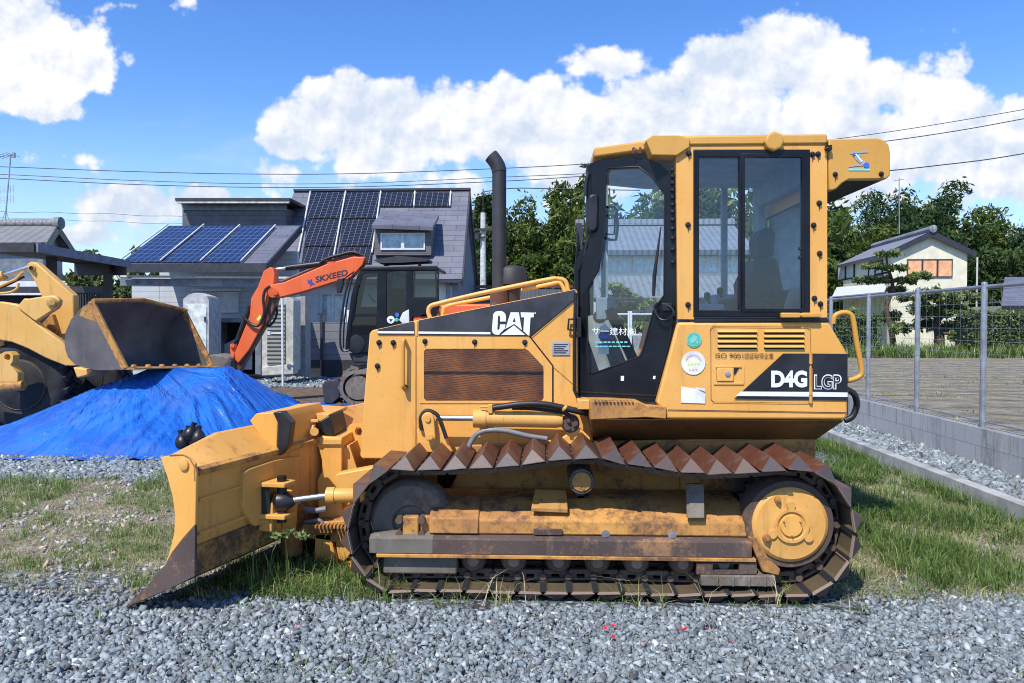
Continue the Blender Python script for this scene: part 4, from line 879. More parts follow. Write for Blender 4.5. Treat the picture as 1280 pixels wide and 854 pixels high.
# ---- roller frames, idlers, rollers, final drives (near side traced; far side mirrored)
def xs(px, Y): return P(px, 600, Y).x
def sidegear(far):
    B = (lambda name, mb, m, par, **k: obj(name, mir(mb) if far else mb, m, par, **k))
    zt, zc, zl, zg = .545, .455, .366, .232
    def sect(x0, x1, prof): 
        mb = MB(); mb.prism([(x0, y, z) for y, z in prof], (x1 - x0, 0, 0)); return mb
    cov = sect(xs(541, 4.5), xs(936, 4.5), [(4.98, zt), (4.66, zt), (4.51, zc), (4.505, zl), (4.98, zl)])
    frame = B('track_frame', cov, 'yellow_rust', dz, bev=.012)
    fr = sect(xs(536, 4.49), xs(598, 4.49), [(4.7, zt + .015), (4.66, zt + .015), (4.495, zc + .012), (4.488, zl + .006), (4.7, zl + .006)])
    B('access_cover', fr, 'yellow_rust', frame, bev=.008)
    gd = sect(xs(462, 4.46), xs(941, 4.46), [(4.95, zl - .003), (4.50, zl - .003), (4.462, zl - .02), (4.462, zg + .022), (4.95, zg + .022)])
    B('rock_guard', gd, 'rust_steel', frame, bev=.004)
    gd = sect(xs(461, 4.458), xs(541, 4.458), [(4.6, zl), (4.50, zl), (4.459, zl - .018), (4.459, zg + .023), (4.6, zg + .023)])
    B('guard_end_plate', gd, 'dusty_steel', frame, bev=.004)
    lip = sect(xs(470, 4.455), xs(946, 4.455), [(4.9, zg + .021), (4.452, zg + .021), (4.452, zg), (4.9, zg)])
    B('guard_lip', lip, 'yellow_rust', frame, bev=.003)
    # bolts, small plates on the cover
    for bx, by in ((757, 668), (840, 669)):
        bo = MB(); p = P(bx, by, 4.505); bo.cyl(p, p - Yv * .02, .016, n=6); bo.cyl(p, p - Yv * .01, .026, n=12); B('cover_bolt', bo, 'galvanised', frame)
    tp = MB(); tp.prism([P(664, 641, 4.5) + Yv * .02, P(710, 643, 4.5) + Yv * .02, P(709, 626, 4.5) + Yv * .16, P(668, 624, 4.5) + Yv * .16], (0, 0, .03))
    B('step_plate', tp, 'yellow_grimy', frame, bev=.006)
    s2 = MB(); s2.span(P(667, 661, 4.49), P(703, 669, 4.50)); B('name_plate', s2, 'rust_steel', frame, bev=.004)
    bk = MB(); bk.prism([P(858, 605, 4.56), P(880, 605, 4.56), P(881, 648, 4.47), P(859, 648, 4.47)], (0, .03, 0)); B('guide_bracket', bk, 'dusty_steel', frame, bev=.005)
    # idler and its yoke
    c = P(512.7, 654, 4.58)
    idl = MB(); idl.lathe(c, Yv, [(.03, .02), (.025, .10), (0, .115), (0, .235), (.02, .258), (.05, .27), (.15, .27), (.18, .258), (.2, .235), (.2, .02)], 44)
    idler = B('idler_wheel', idl, 'dusty_steel', dz, ang=30)
    yk = MB(); yk.span(P(503, 646, 4.50), P(525, 672, 4.56)); yk.span(P(524, 645, 4.53), P(540, 668, 4.57))
    B('idler_yoke', yk, 'yellow_rust', idler, bev=.01)
    yb = MB()
    for bx, by in ((499, 650), (499, 668), (527, 650), (527, 668)):
        yb = MB(); p = P(bx, by, 4.505); yb.cyl(p + Yv * .06, p - Yv * .018, .022, n=12); B('yoke_bolt', yb, 'chain_rust', idler)
    ig = sect(xs(478, 4.5), xs(571, 4.5), [(4.8, .23), (4.51, .23), (4.50, .115), (4.8, .09)])
    B('idler_guard', ig, 'dusty_steel', idler, bev=.012)
    # bottom rollers
    for rx in (591.4, 642, 698, 747, 796, 854, 904.5):
        p = P(rx, 709, 4.53); p.z = .192; rb = MB()
        rb.lathe(p, Yv, [(.012, .03), (.012, .062), (.03, .078), (.10, .080), (.11, .06), (.26, .06), (.27, .080), (.34, .078), (.35, .03)], 24)
        ro = B('track_roller', rb, 'chain_rust', dz, ang=30)
        rb = MB(); rb.lathe(p, Yv, [(-.012, .005), (-.012, .030), (.0, .040), (.014, .042)], 18); B('roller_hub', rb, 'shoe_rim', ro)
    g2 = MB(); g2.ring([P(871, 703.5, 4.466), P(946, 703.5, 4.466), P(946, 718, 4.466), P(871, 718, 4.466)], [[P(891, 705, 4.466), P(924, 705, 4.466), P(924, 714, 4.466), P(891, 714, 4.466)]], (0, .03, 0)); B('guard_window', g2, 'rust_steel', frame)
    g3 = sect(xs(877, 4.45), xs(971, 4.45), [(4.60, .16), (4.455, .148), (4.45, .085), (4.60, .07)])
    for k in range(4): g3.box((xs(897 + 20 * k, 4.45), 4.448, .116), (.012, .02, .06))
    B('roller_guard', g3, 'dusty_steel', dz, bev=.008)
    # carrier roller
    p = P(727, 602.5, 4.50); cr = MB(); cr.lathe(p, Yv, [(0, .01), (0, .062), (.004, .066), (.004, .076), (.03, .082), (.35, .08)], 28)
    car = B('carrier_roller', cr, 'shoe_end_steel', dz, ang=30)
    cp = MB(); cp.lathe(p - Yv * .004, Yv, [(0, .002), (0, .058), (.01, .058)], 24)
    for a in (40, 165, 285): q = p + Vector((math.cos(R(a)) * .04, -.004, math.sin(R(a)) * .04)); cp.cyl(q, q - Yv * .008, .009, n=6)
    B('roller_cap', cp, 'yellow_grimy', car)
    st = MB(); st.span(P(722, 620, 4.72), P(735, 635, 4.8)); st.box((p.x, 4.76, .6), (.06, .08, .3)); B('roller_bracket', st, 'black_steel', car)
    # final drive and sprocket
    c = P(989, 657, 4.47)
    hb = MB(); hb.lathe(c, Yv, [(.03, .225), (.03, .262), (.055, .272), (.22, .272), (.22, .1), (.55, .1)], 48)
    fd = B('final_drive', hb, 'rust_steel', dz, ang=30)
    cv = MB(); cv.lathe(c, Yv, [(.0, .002), (0, .10), (-.014, .103), (-.014, .086), (-.006, .082), (-.006, .078), (.0, .1), (.004, .205), (.02, .226), (.06, .228)], 48)
    for a in (92, 205, 325): 
        q = c + Vector((math.cos(R(a)) * .123, 0, math.sin(R(a)) * .123)); cv.cyl(q + Yv * .01, q - Yv * .013, .026, n=14)
    cover = B('drive_cover', cv, 'yellow_worn', fd, ang=30)
    cc = MB(); cc.lathe(c - Yv * .012, Yv, [(0, .002), (0, .064), (.012, .07)], 28)
    B('hub_cap', cc, 'yellow', cover)
    bl = MB()
    for a, rr, s_, nm_ in ((207, .165, .024, 'drain_plug'), (118, .18, .018, 'filler_plug'), (30, .056, .006, 'cap_bolt'), (150, .056, .006, 'cap_bolt'), (270, .056, .006, 'cap_bolt')):
        bl = MB(); q = c + Vector((math.cos(R(a)) * rr, -.012, math.sin(R(a)) * rr)); bl.lathe(q + Yv * .03, -Yv, [(0, s_), (.038, s_), (.04, s_ * .5), (.052, s_ * .45), (.052, .001)], 12)
        B(nm_, bl, 'yellow_grimy', cover)
    for a0_, a1_, rr in ((20, 24, .13), (20, 24, .17)): pass
    sp = MB(); pts = []
    for k in range(50):
        a = 2 * math.pi * k / 50; rr = .30 if k % 2 else .262; pts.append(Vector((c.x + math.cos(a) * rr, 4.66, c.z + math.sin(a) * rr)))
    sp.prism(pts, (0, .06, 0)); B('sprocket', sp, 'black_steel', fd, flat=True)
    yb2 = MB(); yb2.prism([P(936, 672, 4.47), P(953, 715, 4.47), P(974, 720, 4.47), P(976, 712, 4.47), P(962, 700, 4.47), P(945, 672, 4.47)], (0, .05, 0)); B('drive_bracket', yb2, 'yellow_rust', fd, bev=.006)
sidegear(False); sidegear(True)

# ---- main frame between the tracks
mf = MB(); zz = lambda py, Y: P(700, py, Y).z
mf.prism([P(590, 556, 5.03), P(1020, 545, 5.03), P(1020, 640, 5.03), P(1000, 665, 5.03), P(560, 665, 5.03), P(548, 640, 5.03)], (0, .94, 0))
frm = obj('main_frame', mf, 'yellow_grimy', dz, bev=.01)
ff = MB(); ff.prism([P(850, 553, 5.015), P(1019, 548, 5.015), P(1019, 612, 5.015), P(850, 612, 5.015)], (0, .012, 0)); obj('frame_plate', ff, 'yellow_grimy', frm, bev=.004)
dk = MB(); dk.lathe(P(942, 606, 5.0), Yv, [(0, .01), (-.0, .17), (.01, .19), (.02, .19)], 30); obj('axle_housing', dk, 'rust_steel', frm)

# ---- bonnet
bn = MB(); bn.prism(pl([(472, 411.5), (520, 400.5), (719.5, 361.5), (722, 365), (722, 500), (735, 520), (745, 566), (600, 575), (452, 573), (450, 569), (455, 499), (462, 417), (465, 413)], YS), (0, .90, 0))
bonnet = obj('bonnet', bn, 'yellow', dz, bev=.008, seg=3)
YB = YS - .004
dc = decal('bonnet_decal', [[(472, 412), (517.5, 401.6), (517.5, 418.5), (472, 418.5)], [(523, 400.6), (719.3, 362.1), (719, 373.5), (662.5, 420), (523, 419.5)]], YB, 'hood_decal', bonnet, lift=.004)
decal('white_stripe', [[(472, 414), (517.5, 414.4), (517.5, 417), (472, 416.8)], [(523, 414.5), (613, 415.3), (613, 418), (523, 417.2)]], YB, 'white_decal', dc, lift=.008)
zc_ = lambda L: [(590 + x / 9.846, 370 + y / 9.846) for x, y in L]
logo = [zc_([(262, 222), (285, 196), (320, 186), (360, 186), (392, 200), (412, 225), (418, 258), (418, 315), (345, 315), (345, 258), (337, 242), (328, 240), (320, 258), (312, 405), (316, 418), (328, 418), (340, 400), (345, 350), (412, 350), (406, 402), (345, 462), (335, 478), (290, 478), (262, 462), (247, 435), (246, 395)]),
        zc_([(475, 202), (520, 202), (520, 262), (502, 322), (520, 322), (520, 345), (410, 408)]), zc_([(520, 202), (576, 202), (614, 422), (520, 345), (520, 322), (538, 322), (520, 262)]),
        zc_([(598, 202), (765, 206), (757, 264), (720, 264), (706, 486), (690, 486), (632, 432), (642, 264), (606, 264)]),
        zc_([(515, 362), (657, 480), (355, 480)]), zc_([(770, 204), (786, 204), (784, 220), (768, 220)])]
halo = MB()
decal('maker_emblem', logo, YB, 'white_decal', dc, lift=.008)
def groove(name, pxs, Y, par, wd=.006, m='void_dark', lift=.002):
    mb = MB()
    for i in range(len(pxs) - 1):
        a, b = P(*pxs[i], Y), P(*pxs[i + 1], Y); d = (b - a).normalized(); n = Vector((-d.z, 0, d.x)) * wd / 2
        a = a - Yv * (lift + .0003 * (i % 3)); b = b - Yv * (lift + .0003 * (i % 3)); mb.face([a - n - d * wd * .4, b - n + d * wd * .4, b + n + d * wd * .4, a + n - d * wd * .4])
    return obj(name, mb, m, par, flat=True)
# engine side door with its mesh screen
dr = MB(); dr.ring(pl([(524.5, 420.5), (661, 421.5), (690, 458), (690, 503), (660, 504), (524.5, 504)], YS), [pl([(533, 436), (656, 436), (660, 438), (679, 458), (679.5, 462), (679.5, 498), (677, 501), (533, 501), (530, 498), (530, 439)], YS)], (0, -.006, 0))
edoor = obj('engine_door', dr, 'yellow', bonnet, ang=30)
sc_ = MB(); sc_.prism(pl([(529, 435), (658, 435), (681, 458), (681, 502), (529, 502)], YS), (0, -.0035, 0)); screen = obj('mesh_screen', sc_, 'grille_mesh', edoor, flat=True)
br_ = MB(); br_.span(P(530, 464.2, YS - .008), P(679.3, 467.4, YS - .002)); obj('screen_bar', br_, 'black_steel', edoor)
groove('panel_seam', [(520.8, 402), (520.8, 419)], YB, bonnet, .012, 'yellow')
groove('panel_seam', [(519.6, 421), (519.6, 560)], YB, bonnet, .005, 'yellow_grimy')
groove('panel_seam', [(662.3, 420.5), (691, 457), (691, 503)], YB, bonnet, .008, 'void_dark')
groove('panel_seam', [(719, 374), (663, 421)], YB, bonnet, .008, 'black_decal', .006)
groove('panel_seam', [(692, 459), (721, 484)], YB, bonnet, .004, 'yellow_grimy')
def knobs(lst, Y, par, r=.013, name='bolt_head'):
    mb = MB(); dr = MB()
    for bx, by in lst:
        p = P(bx, by, Y); mb.lathe(p + Yv * .001, -Yv, [(0, r * 1.5), (.004, r * 1.45), (.005, r), (.016, r * .9), (.018, r * .3)], 10)
        dr.face([p + Vector((-.005, -.002, -.01)), p + Vector((.006, -.002, -.01)), p + Vector((.002, -.002, -.045)), p + Vector((-.001, -.002, -.045))])
    obj(name, mb, 'black_steel', par); obj('rust_streak', dr, 'rust_brown', par, flat=True)
knobs([(473.7, 428.4), (491.5, 428.4), (471.7, 457.6), (531.2, 426.8), (593.4, 427.6), (656, 427.9)], YB - .002, bonnet)
hd = MB(); hd.tube(smooth_path([P(505.5, 426, YS), P(505, 425, YS - .05), P(503.8, 432, YS - .06), P(503.6, 475, YS - .06), P(504, 484, YS - .055), P(507, 485, YS)], 4), .0135, 10); obj('grab_handle', hd, 'yellow_deep', bonnet)
kp = MB(); kp.lathe(P(506, 484, YS), -Yv, [(0, .02), (.01, .02), (.012, .005)], 12); obj('handle_foot', kp, 'black_steel', bonnet)
pd = decal('data_plate', [(690, 427.5), (712, 427), (712, 444), (690, 444)], YB, 'silver_decal', bonnet, .004)
for k in range(5): decal('plate_text', [(692, 430 + k * 2.6), (710 - (k % 3) * 2.5, 430 + k * 2.6), (710 - (k % 3) * 2.5, 431 + k * 2.6), (692, 431 + k * 2.6)], YB, 'dark_decal', pd, .007)
# rails on the bonnet
rl = MB(); rl.tube(smooth_path([P(537.5, 397, YS + .05), P(535.5, 390, YS + .05), P(538, 383, YS + .05), P(550, 379, YS + .05), P(600, 367, YS + .05), P(680, 350.5, YS + .05), P(697, 348.5, YS + .05), P(707, 352, YS + .05), P(710, 363, YS + .05)], 5), .0155, 10); obj('hand_rail', rl, 'yellow', bonnet)
YF = 5.88
rl = MB(); rl.tube(smooth_path([P(553.5, 398, YF), P(554, 390, YF), P(561, 382, YF), P(614, 371.5, YF), P(688, 355, YF), P(700, 354, YF), P(706, 364, YF)], 5), .0155, 10); obj('hand_rail', rl, 'yellow', bonnet)
# exhaust stack and pre-cleaner
ex = MB(); Yx = 5.45
ex.tube(smooth_path([P(624, 382, Yx), P(624, 300, Yx), P(624, 225, Yx), P(624, 215, Yx), P(622, 207, Yx), P(617, 199, Yx), P(613.5, 195, Yx)], 5), [.052] * 15 + [.055] * 100, 18)
stack = obj('exhaust_stack', ex, 'dark_grey', dz)
ec = MB(); ec.lathe(P(615.5, 197, Yx), P(613.5, 195, Yx) - P(617, 199, Yx), [(0, .045), (.012, .045)], 18); obj('pipe_mouth', ec, 'void_dark', stack)
eb = MB(); eb.cyl(P(624, 392, Yx), P(624, 362, Yx), .068); obj('pipe_sleeve', eb, 'rust_brown', stack)
pc = MB(); cpt = P(639, 385, Yx + .06); zt_ = lambda py: P(639, py, Yx + .06).z - cpt.z
pc.lathe(cpt, (0, 0, 1), [(0, .06), (zt_(357), .075), (zt_(356), .115), (zt_(347), .118), (zt_(345), .112), (zt_(337), .112), (zt_(333.5), .09), (zt_(332), .03)], 28); obj('air_precleaner', pc, 'dark_grey', dz, ang=50)
# lift cylinder and its brackets
YL = 4.93
c1, c2 = P(592, 523, YL), P(703, 525, YL); ax = (c2 - c1)
lb = MB(); lb.lathe(c1, ax, [(0, .03), (0, .062), (.085, .062), (.087, .054), (ax.length * .93, .054), (ax.length, .046), (ax.length, .01)], 28)
lc = obj('lift_cylinder', lb, 'yellow_worn', dz, ang=40)
rd = MB(); rd.cyl(P(545, 522.5, YL), c1, .0195); obj('piston_rod', rd, 'chrome', lc)
bm_ = MB(); bm_.lathe(P(605.5, 523, YL), ax, [(0, .056), (.008, .057)], 24); obj('clamp_band', bm_, 'rust_steel', lc)
lk = MB(); a, b = P(534.5, 523.5, YL - .06), P(538, 546, YL - .06)
lk.prism([a + Vector((math.cos(R(t_)) * .042, 0, math.sin(R(t_)) * .042)) for t_ in range(0, 181, 20)] + [b + Vector((math.cos(R(t_)) * .034, 0, math.sin(R(t_)) * .034)) for t_ in range(180, 361, 20)], (0, .03, 0)); link = obj('lift_link', lk, 'yellow', dz, bev=.006)
lp = MB()
for q, r_ in ((a, .02), (b, .018)): lp.cyl(q, q - Yv * .012, r_, n=14)
obj('link_pin', lp, 'yellow_worn', link)
hk = MB(); hk.tube(smooth_path([P(527, 538, YL - .02), P(526, 522, YL - .02), P(533, 513.5, YL - .02), P(543, 516, YL - .02), P(548, 521, YL - .02), P(552, 530, YL - .02), P(558, 548, YL - .02)], 4), .014, 8); obj('link_hose', hk, 'hose_black', link)
gs = MB(); gs.prism(pl([(521, 537), (528, 536), (545, 524), (566, 565), (524, 566)], YL), (0, .04, 0)); obj('link_bracket', gs, 'yellow', dz, bev=.006)
tr = MB(); pt = P(713, 530, YL - .03)
tr.lathe(pt, Yv, [(0, .02), (0, .05), (.01, .055), (.02, .062), (.08, .062)], 20)
for a_ in (0, 120, 240): q = pt + Vector((math.cos(R(a_)) * .028, 0, math.sin(R(a_)) * .028)); tr.cyl(q, q - Yv * .022, .014, n=8)
obj('trunnion', tr, 'rust_steel', dz)
tb = MB(); tb.prism(pl([(684, 552), (703, 547), (722, 534), (730, 540), (738, 548), (737, 556), (712, 556), (690, 556)], YL), (0, .06, 0)); obj('trunnion_bracket', tb, 'yellow', dz, bev=.006)
hs = MB(); hs.tube(smooth_path([P(616, 510, YL - .05), P(630, 508, YL - .06), P(655, 505, YL - .07), P(680, 505.5, YL - .07), P(700, 509, YL - .06), P(722, 514, YL - .05), P(736, 517, YL)], 5), .021, 10)
hs.tube(smooth_path([P(640, 510, YL - .02), P(670, 511, YL - .03), P(705, 516, YL - .03), P(716, 524, YL - .03)], 5), .014, 8); obj('hydraulic_hose', hs, 'hose_black', dz)
hf = MB(); hf.cyl(P(600, 508.5, YL - .04), P(618, 509, YL - .05), .007); hf.box(P(613, 511, YL - .04), (.03, .03, .06)); obj('hose_fitting', hf, 'yellow_worn', dz, bev=.004)
hf = MB(); hf.cyl(P(704, 509, YL - .06), P(707, 511.5, YL - .06), .024); obj('hose_clamp', hf, 'yellow_worn', dz, bev=.004)
hf = MB(); hf.box(P(725, 510, YL), (.05, .04, .05)); obj('valve_block', hf, 'yellow_worn', dz, bev=.004)
gh = MB(); gh.tube(smooth_path([P(584, 566, YL - .02), P(588, 554, YL - .02), P(596, 543, YL - .02), P(610, 538, YL - .02), P(632, 538.5, YL - .02), P(660, 545, YL - .02), P(684, 548.5, YL - .02)], 5), .0175, 10); obj('return_hose', gh, 'hose_grey', dz)

# ---- rear body (tanks) and step
rb = MB(); rb.prism(pl([(846.6, 403), (1036, 402.5), (1060, 442), (1060, 518), (1057, 525), (833, 524), (831, 514), (821, 504.5)], YN), (0, 1.5, 0))
tank = obj('rear_body', rb, 'yellow', dz, bev=.016, seg=3)
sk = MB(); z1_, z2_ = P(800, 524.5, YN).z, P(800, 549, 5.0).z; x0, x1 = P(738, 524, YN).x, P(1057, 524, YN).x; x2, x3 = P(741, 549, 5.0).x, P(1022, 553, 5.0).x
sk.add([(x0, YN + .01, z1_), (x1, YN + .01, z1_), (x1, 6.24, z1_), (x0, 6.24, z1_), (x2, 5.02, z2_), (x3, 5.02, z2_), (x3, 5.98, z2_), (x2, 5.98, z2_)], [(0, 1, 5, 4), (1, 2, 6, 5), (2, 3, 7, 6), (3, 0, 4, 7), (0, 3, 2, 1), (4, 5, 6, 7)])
obj('belly_skirt', sk, 'skirt_shade_grime', tank, bev=.008)
stp = MB(); stp.prism(pl([(738, 501.5), (797, 502), (809, 507), (833, 508), (833, 524), (808, 522), (738, 525)], YN - .02), (0, .25, 0)); stp_o = obj('step_ledge', stp, 'yellow_rust', tank, bev=.006)
tt_ = MB()
for k in range(11): tt_.box(P(744 + k * 4.6, 501.2, YN - .01), (.010, .05, .012))
obj('tread_teeth', tt_, 'yellow_rust', stp_o)
st2 = MB(); st2.prism(pl([(722, 500), (840, 503), (843, 513), (722, 512)], 4.86), (0, 1.2, 0)); obj('cab_floor', st2, 'yellow_worn', tank, bev=.004)
YT = YN - .003
groove('panel_seam', [(835, 512.5), (1059, 516)], YT, tank, .006, 'rust_brown')
groove('door_seam', [(888, 412), (891, 408), (1009, 409), (1013, 412), (1013, 500), (1010, 504), (892, 502.5), (888.5, 499), (888, 412)], YT, tank, .005, 'yellow_grimy', .003)
# black flash with its stripe and the model letters
fl = decal('side_flash', [[(979, 442), (1011.5, 442), (1011.5, 500), (917.5, 499)], [(1015.5, 442), (1059.5, 442.5), (1059.5, 501), (1015.5, 500.3)]], YT, 'black_decal', tank, .004)
decal('white_stripe', [[(926, 489.5), (1011.3, 490), (1011.3, 495.8), (919.5, 495)], [(1015.6, 490), (1059.5, 490.8), (1059.5, 496.4), (1015.6, 495.9)]], YT, 'white_decal', fl, .008)
text('model_letters', 'D4G', 964, 463.2, 1009, 484.5, YT, 'white_decal', fl, bold=.05, lift=.009)
text('variant_letters', 'LGP', 1017.5, 468, 1052, 487, YT, 'white_decal', fl, bold=.045, skew=0, lift=.009)
text('variant_letters', 'LGP', 1019, 469.5, 1050.5, 485.5, YT, 'black_decal', fl, bold=-.004, skew=0, lift=.013)
text('certificate_text', 'ISO 9001', 894.5, 441.5, 929, 447.5, YT, 'dark_decal', tank, bold=0, skew=.5)
text('certificate_text', '認証取得企業', 930.5, 441.5, 967, 448.5, YT, 'dark_decal', tank, bold=0)
hg = MB()
for y_ in (450, 489, 499): hg.cyl(P(1013.4, y_ - 4, YT - .006), P(1013.4, y_ + 5, YT - .006), .011, n=10)
hg.cyl(P(1013.4, 440, YT - .004), P(1013.4, 503, YT - .004), .006, n=8); obj('door_hinge', hg, 'yellow_deep', tank)
lv = MB(); ls = MB()
for xa, xb in ((897, 946), (955, 1005)):
    for y_ in (416, 422.3, 428.7, 435):
        a, b = P(xa, y_ - 1.5, YT), P(xb, y_ - 1.5, YT); h_ = .022
        lv.rings([[a + Vector((0, -.001, .012)), a + Vector((0, -.016, -.004)), a + Vector((0, -.001, -.006))], [b + Vector((0, -.001, .012)), b + Vector((0, -.016, -.004)), b + Vector((0, -.001, -.006))]])
        ls.face([P(xa, y_ - .9, YT - .002), P(xb, y_ - .9, YT - .002), P(xb, y_ + 1.6, YT - .002), P(xa, y_ + 1.6, YT - .002)])
obj('vent_louver', lv, 'yellow', tank); obj('vent_slot', ls, 'void_dark', tank, flat=True)
lt = MB(); lt.ring(pl([(892, 457), (930, 457), (930, 481), (892, 481)], YT), [pl([(895, 459.5), (927, 459.5), (927, 478), (895, 478)], YT)], (0, -.005, 0)); lat = obj('latch_frame', lt, 'yellow', tank, bev=.002)
lt = MB(); lt.span(P(896.5, 460, YT - .012), P(916.5, 476.5, YT)); obj('latch_plate', lt, 'yellow', lat, bev=.003)
lt = MB(); lt.lathe(P(909.5, 467.5, YT - .012), -Yv, [(0, .018), (.006, .017), (.008, .004)], 14); obj('lock_barrel', lt, 'galvanised', lat)
lt = MB(); lt.face([P(917, 459.5, YT - .003), P(924, 459.5, YT - .003), P(919, 468, YT - .003), P(917, 468, YT - .003)]); obj('latch_shadow_gap', lt, 'void_dark', lat, flat=True)
# stickers
s1 = decal('green_sticker', cpx(867.5, 425, 9.6), YT, 'teal_decal', tank, .003); decal('sticker_ring', cpx(867.5, 425, 8.3), YT, 'green_decal', s1, .005)
decal('sticker_mark', [[(862, 424), (867, 419), (873, 421), (870, 426), (864, 430)], [(868, 429), (873, 425), (872, 430)]], YT, 'teal_decal', s1, .007)
s2 = decal('white_sticker', cpx(866.7, 453.7, 15), YT, 'pale_decal', tank, .003)
mb_ = []
for a in range(200, 341, 14): cx, cy = 866.7 + 9.5 * math.cos(R(a)), 453.5 + 9.5 * math.sin(R(a)); mb_.append([(cx - 1, cy - 1), (cx + 1, cy - 1), (cx + 1, cy + 1), (cx - 1, cy + 1)])
for k in range(3): mb_.append([(861 + k * 4.2, 461), (863.5 + k * 4.2, 461), (863.5 + k * 4.2, 463.5), (861 + k * 4.2, 463.5)])
decal('sticker_text', mb_, YT, 'salmon_decal', s2, .005)
decal('sticker_band', [[(859, 455), (862, 453.5), (862.5, 456), (860, 457.5)], [(863, 453.6), (866, 453.2), (866, 456), (863.5, 456.3)], [(867, 453.2), (870.5, 453.2), (870, 456), (867, 456)], [(871.3, 453), (874.5, 453.5), (874, 456), (871, 456)]], YT, 'yellow_decal', s2, .005)
decal('torn_sticker', [(851.5, 483.3), (862, 485), (872, 486.5), (882, 493), (881.5, 504.5), (851, 503.5)], YT, 'pale_decal', tank, .003)
decal('torn_sticker', [(868, 484.5), (881, 485.5), (881.6, 490), (874, 487)], YT, 'pale_decal', tank, .003)
# rear handle, pull hook ring
hr = MB(); Yh = 4.88; hr.tube(smooth_path([P(1041, 405, Yh), P(1043, 396, Yh), P(1050, 391.5, Yh), P(1060, 391.5, Yh), P(1066, 399, Yh), P(1071, 430, Yh), P(1077, 462, Yh), P(1074, 471, Yh), P(1062, 475.5, Yh), P(1055, 477, Yh)], 5), .017, 10); obj('rear_handle', hr, 'yellow_deep', tank)
rr_ = MB(); rr_.tube(smooth_path([P(1056, 486, 5.3), P(1067, 492, 5.3), P(1071, 505, 5.3), P(1066, 520, 5.3), P(1056, 526, 5.3)], 5), .022, 10); obj('tow_ring', rr_, 'hose_black', tank)
rp = MB(); rp.span(P(1040, 488, 5.0), P(1061, 520, 5.0) + Vector((0, .25, 0))); obj('rear_lamp_box', rp, 'rust_brown', tank, bev=.01)

# ---- cab
cab = MB()
cab.ring(pl([(845, 180), (1034, 180), (1034, 401.5), (847, 399)], YN), [pl([(867, 187), (1012.5, 187), (1012.5, 396.5), (867, 396.5)], YN)], (0, .07, 0))
cabin = obj('cab_frame', cab, 'yellow', dz, ang=30)
rw = MB()                                                        # rear wall with its window, far side with door and window openings
xr = P(1033, 300, YN).x - .01
rw.ring([(xr, 4.83, 1.62), (xr, 6.17, 1.62), (xr, 6.17, 2.78), (xr, 4.83, 2.78)], [[(xr, 5.0, 1.9), (xr, 6.0, 1.9), (xr, 6.0, 2.6), (xr, 5.0, 2.6)]], (-.05, 0, 0))
obj('rear_wall', rw, 'cab_lining', cabin)
YO = 6.18
fw = MB(); fw.ring(pl([(752, 215), (1000, 215), (1000, 420), (960, 470), (752, 470)], YO),
   [pl([(868, 232), (903, 232), (903, 372), (868, 372)], YO), pl([(909.5, 232), (962, 232), (966, 236), (967, 375), (909.5, 375)], YO), pl([(760, 226), (836, 226), (848, 240), (860, 258), (861, 372), (850, 392), (842, 447), (770, 462), (760, 440)], YO)], (0, .06, 0))
obj('far_wall', fw, 'cab_lining', cabin, ang=30)
fo = MB(); fo.prism(pl([(733, 225), (742, 225), (742, 470), (733, 470)], 5.95), (0, .05, 0)); obj('far_pillar', fo, 'black_paint', cabin)
ds = MB(); ds.prism(pl([(735, 395), (757, 392), (790, 470), (735, 478)], 5.7), (0, .04, 0)); obj('front_quarter', ds, 'cab_grey', cabin)
dp = MB(); dp.prism(pl([(757, 388), (768, 384), (798, 448), (788, 455)], 5.35), (0, .1, 0)); obj('inner_pillar', dp, 'upholstery', cabin, bev=.01)
sp_ = MB(); sp_.lathe(P(750, 396, 5.6), -Yv, [(0, .052), (.01, .05), (.012, .01)], 20); obj('speaker_grille', sp_, 'black_steel', cabin)
wl = MB(); wl.span(P(768, 372, 5.5), P(800, 376, 5.8)); wl.span(P(746, 372, 5.45), P(768, 400, 5.55)); obj('dash_panel', wl, 'cab_lining', cabin, bev=.02)
# roof
zt, zb_ = 2.852, 2.786
xr_, xm, xf = P(1034, 180, YN).x, P(848, 180, YN).x, P(742, 190, 5.05).x
rf = MB(); rf.prism([(xr_, YN - .012, zb_), (xm, YN - .012, zb_), (xf, 5.03, zb_ - .003), (xf, 5.97, zb_ - .003), (xm, 6.262, zb_), (xr_, 6.262, zb_)], (0, 0, zt - zb_))
roof = obj('cab_roof', rf, 'yellow_deep', cabin, bev=.014)
li = MB(); li.prism([(xr_ - .02, YN + .075, zb_ - .012), (xm, YN + .075, zb_ - .012), (xf + .06, 5.1, zb_ - .012), (xf + .06, 5.9, zb_ - .012), (xm, 6.15, zb_ - .012), (xr_ - .02, 6.15, zb_ - .012)], (0, 0, .01)); obj('headliner', li, 'cab_lining', cabin)
lbx = MB(); lbx.prism(pl([(807.6, 174.6), (814.8, 169), (849, 169), (862.4, 173), (862, 184), (846, 194.5), (815, 194), (813.5, 190)], YN - .03), (0, .16, 0)); obj('lamp_box', lbx, 'yellow_deep', cabin, bev=.006)
lb2 = MB(); lb2.lathe(P(966, 178, YN - .012), -Yv, [(-.05, .062), (.03, .062), (.038, .052), (.038, .002)], 8); obj('roof_lug', lb2, 'yellow_deep', cabin, bev=.006)
mk = decal('roof_mark', [[(790, 185), (793, 184), (793, 192), (790, 192)], [(793, 184), (799, 190), (799, 192), (793, 186)], [(799, 184), (801.5, 183.5), (801.5, 192), (799, 192)]], lambda x, y: 4.87, 'rust_brown', cabin, .02)
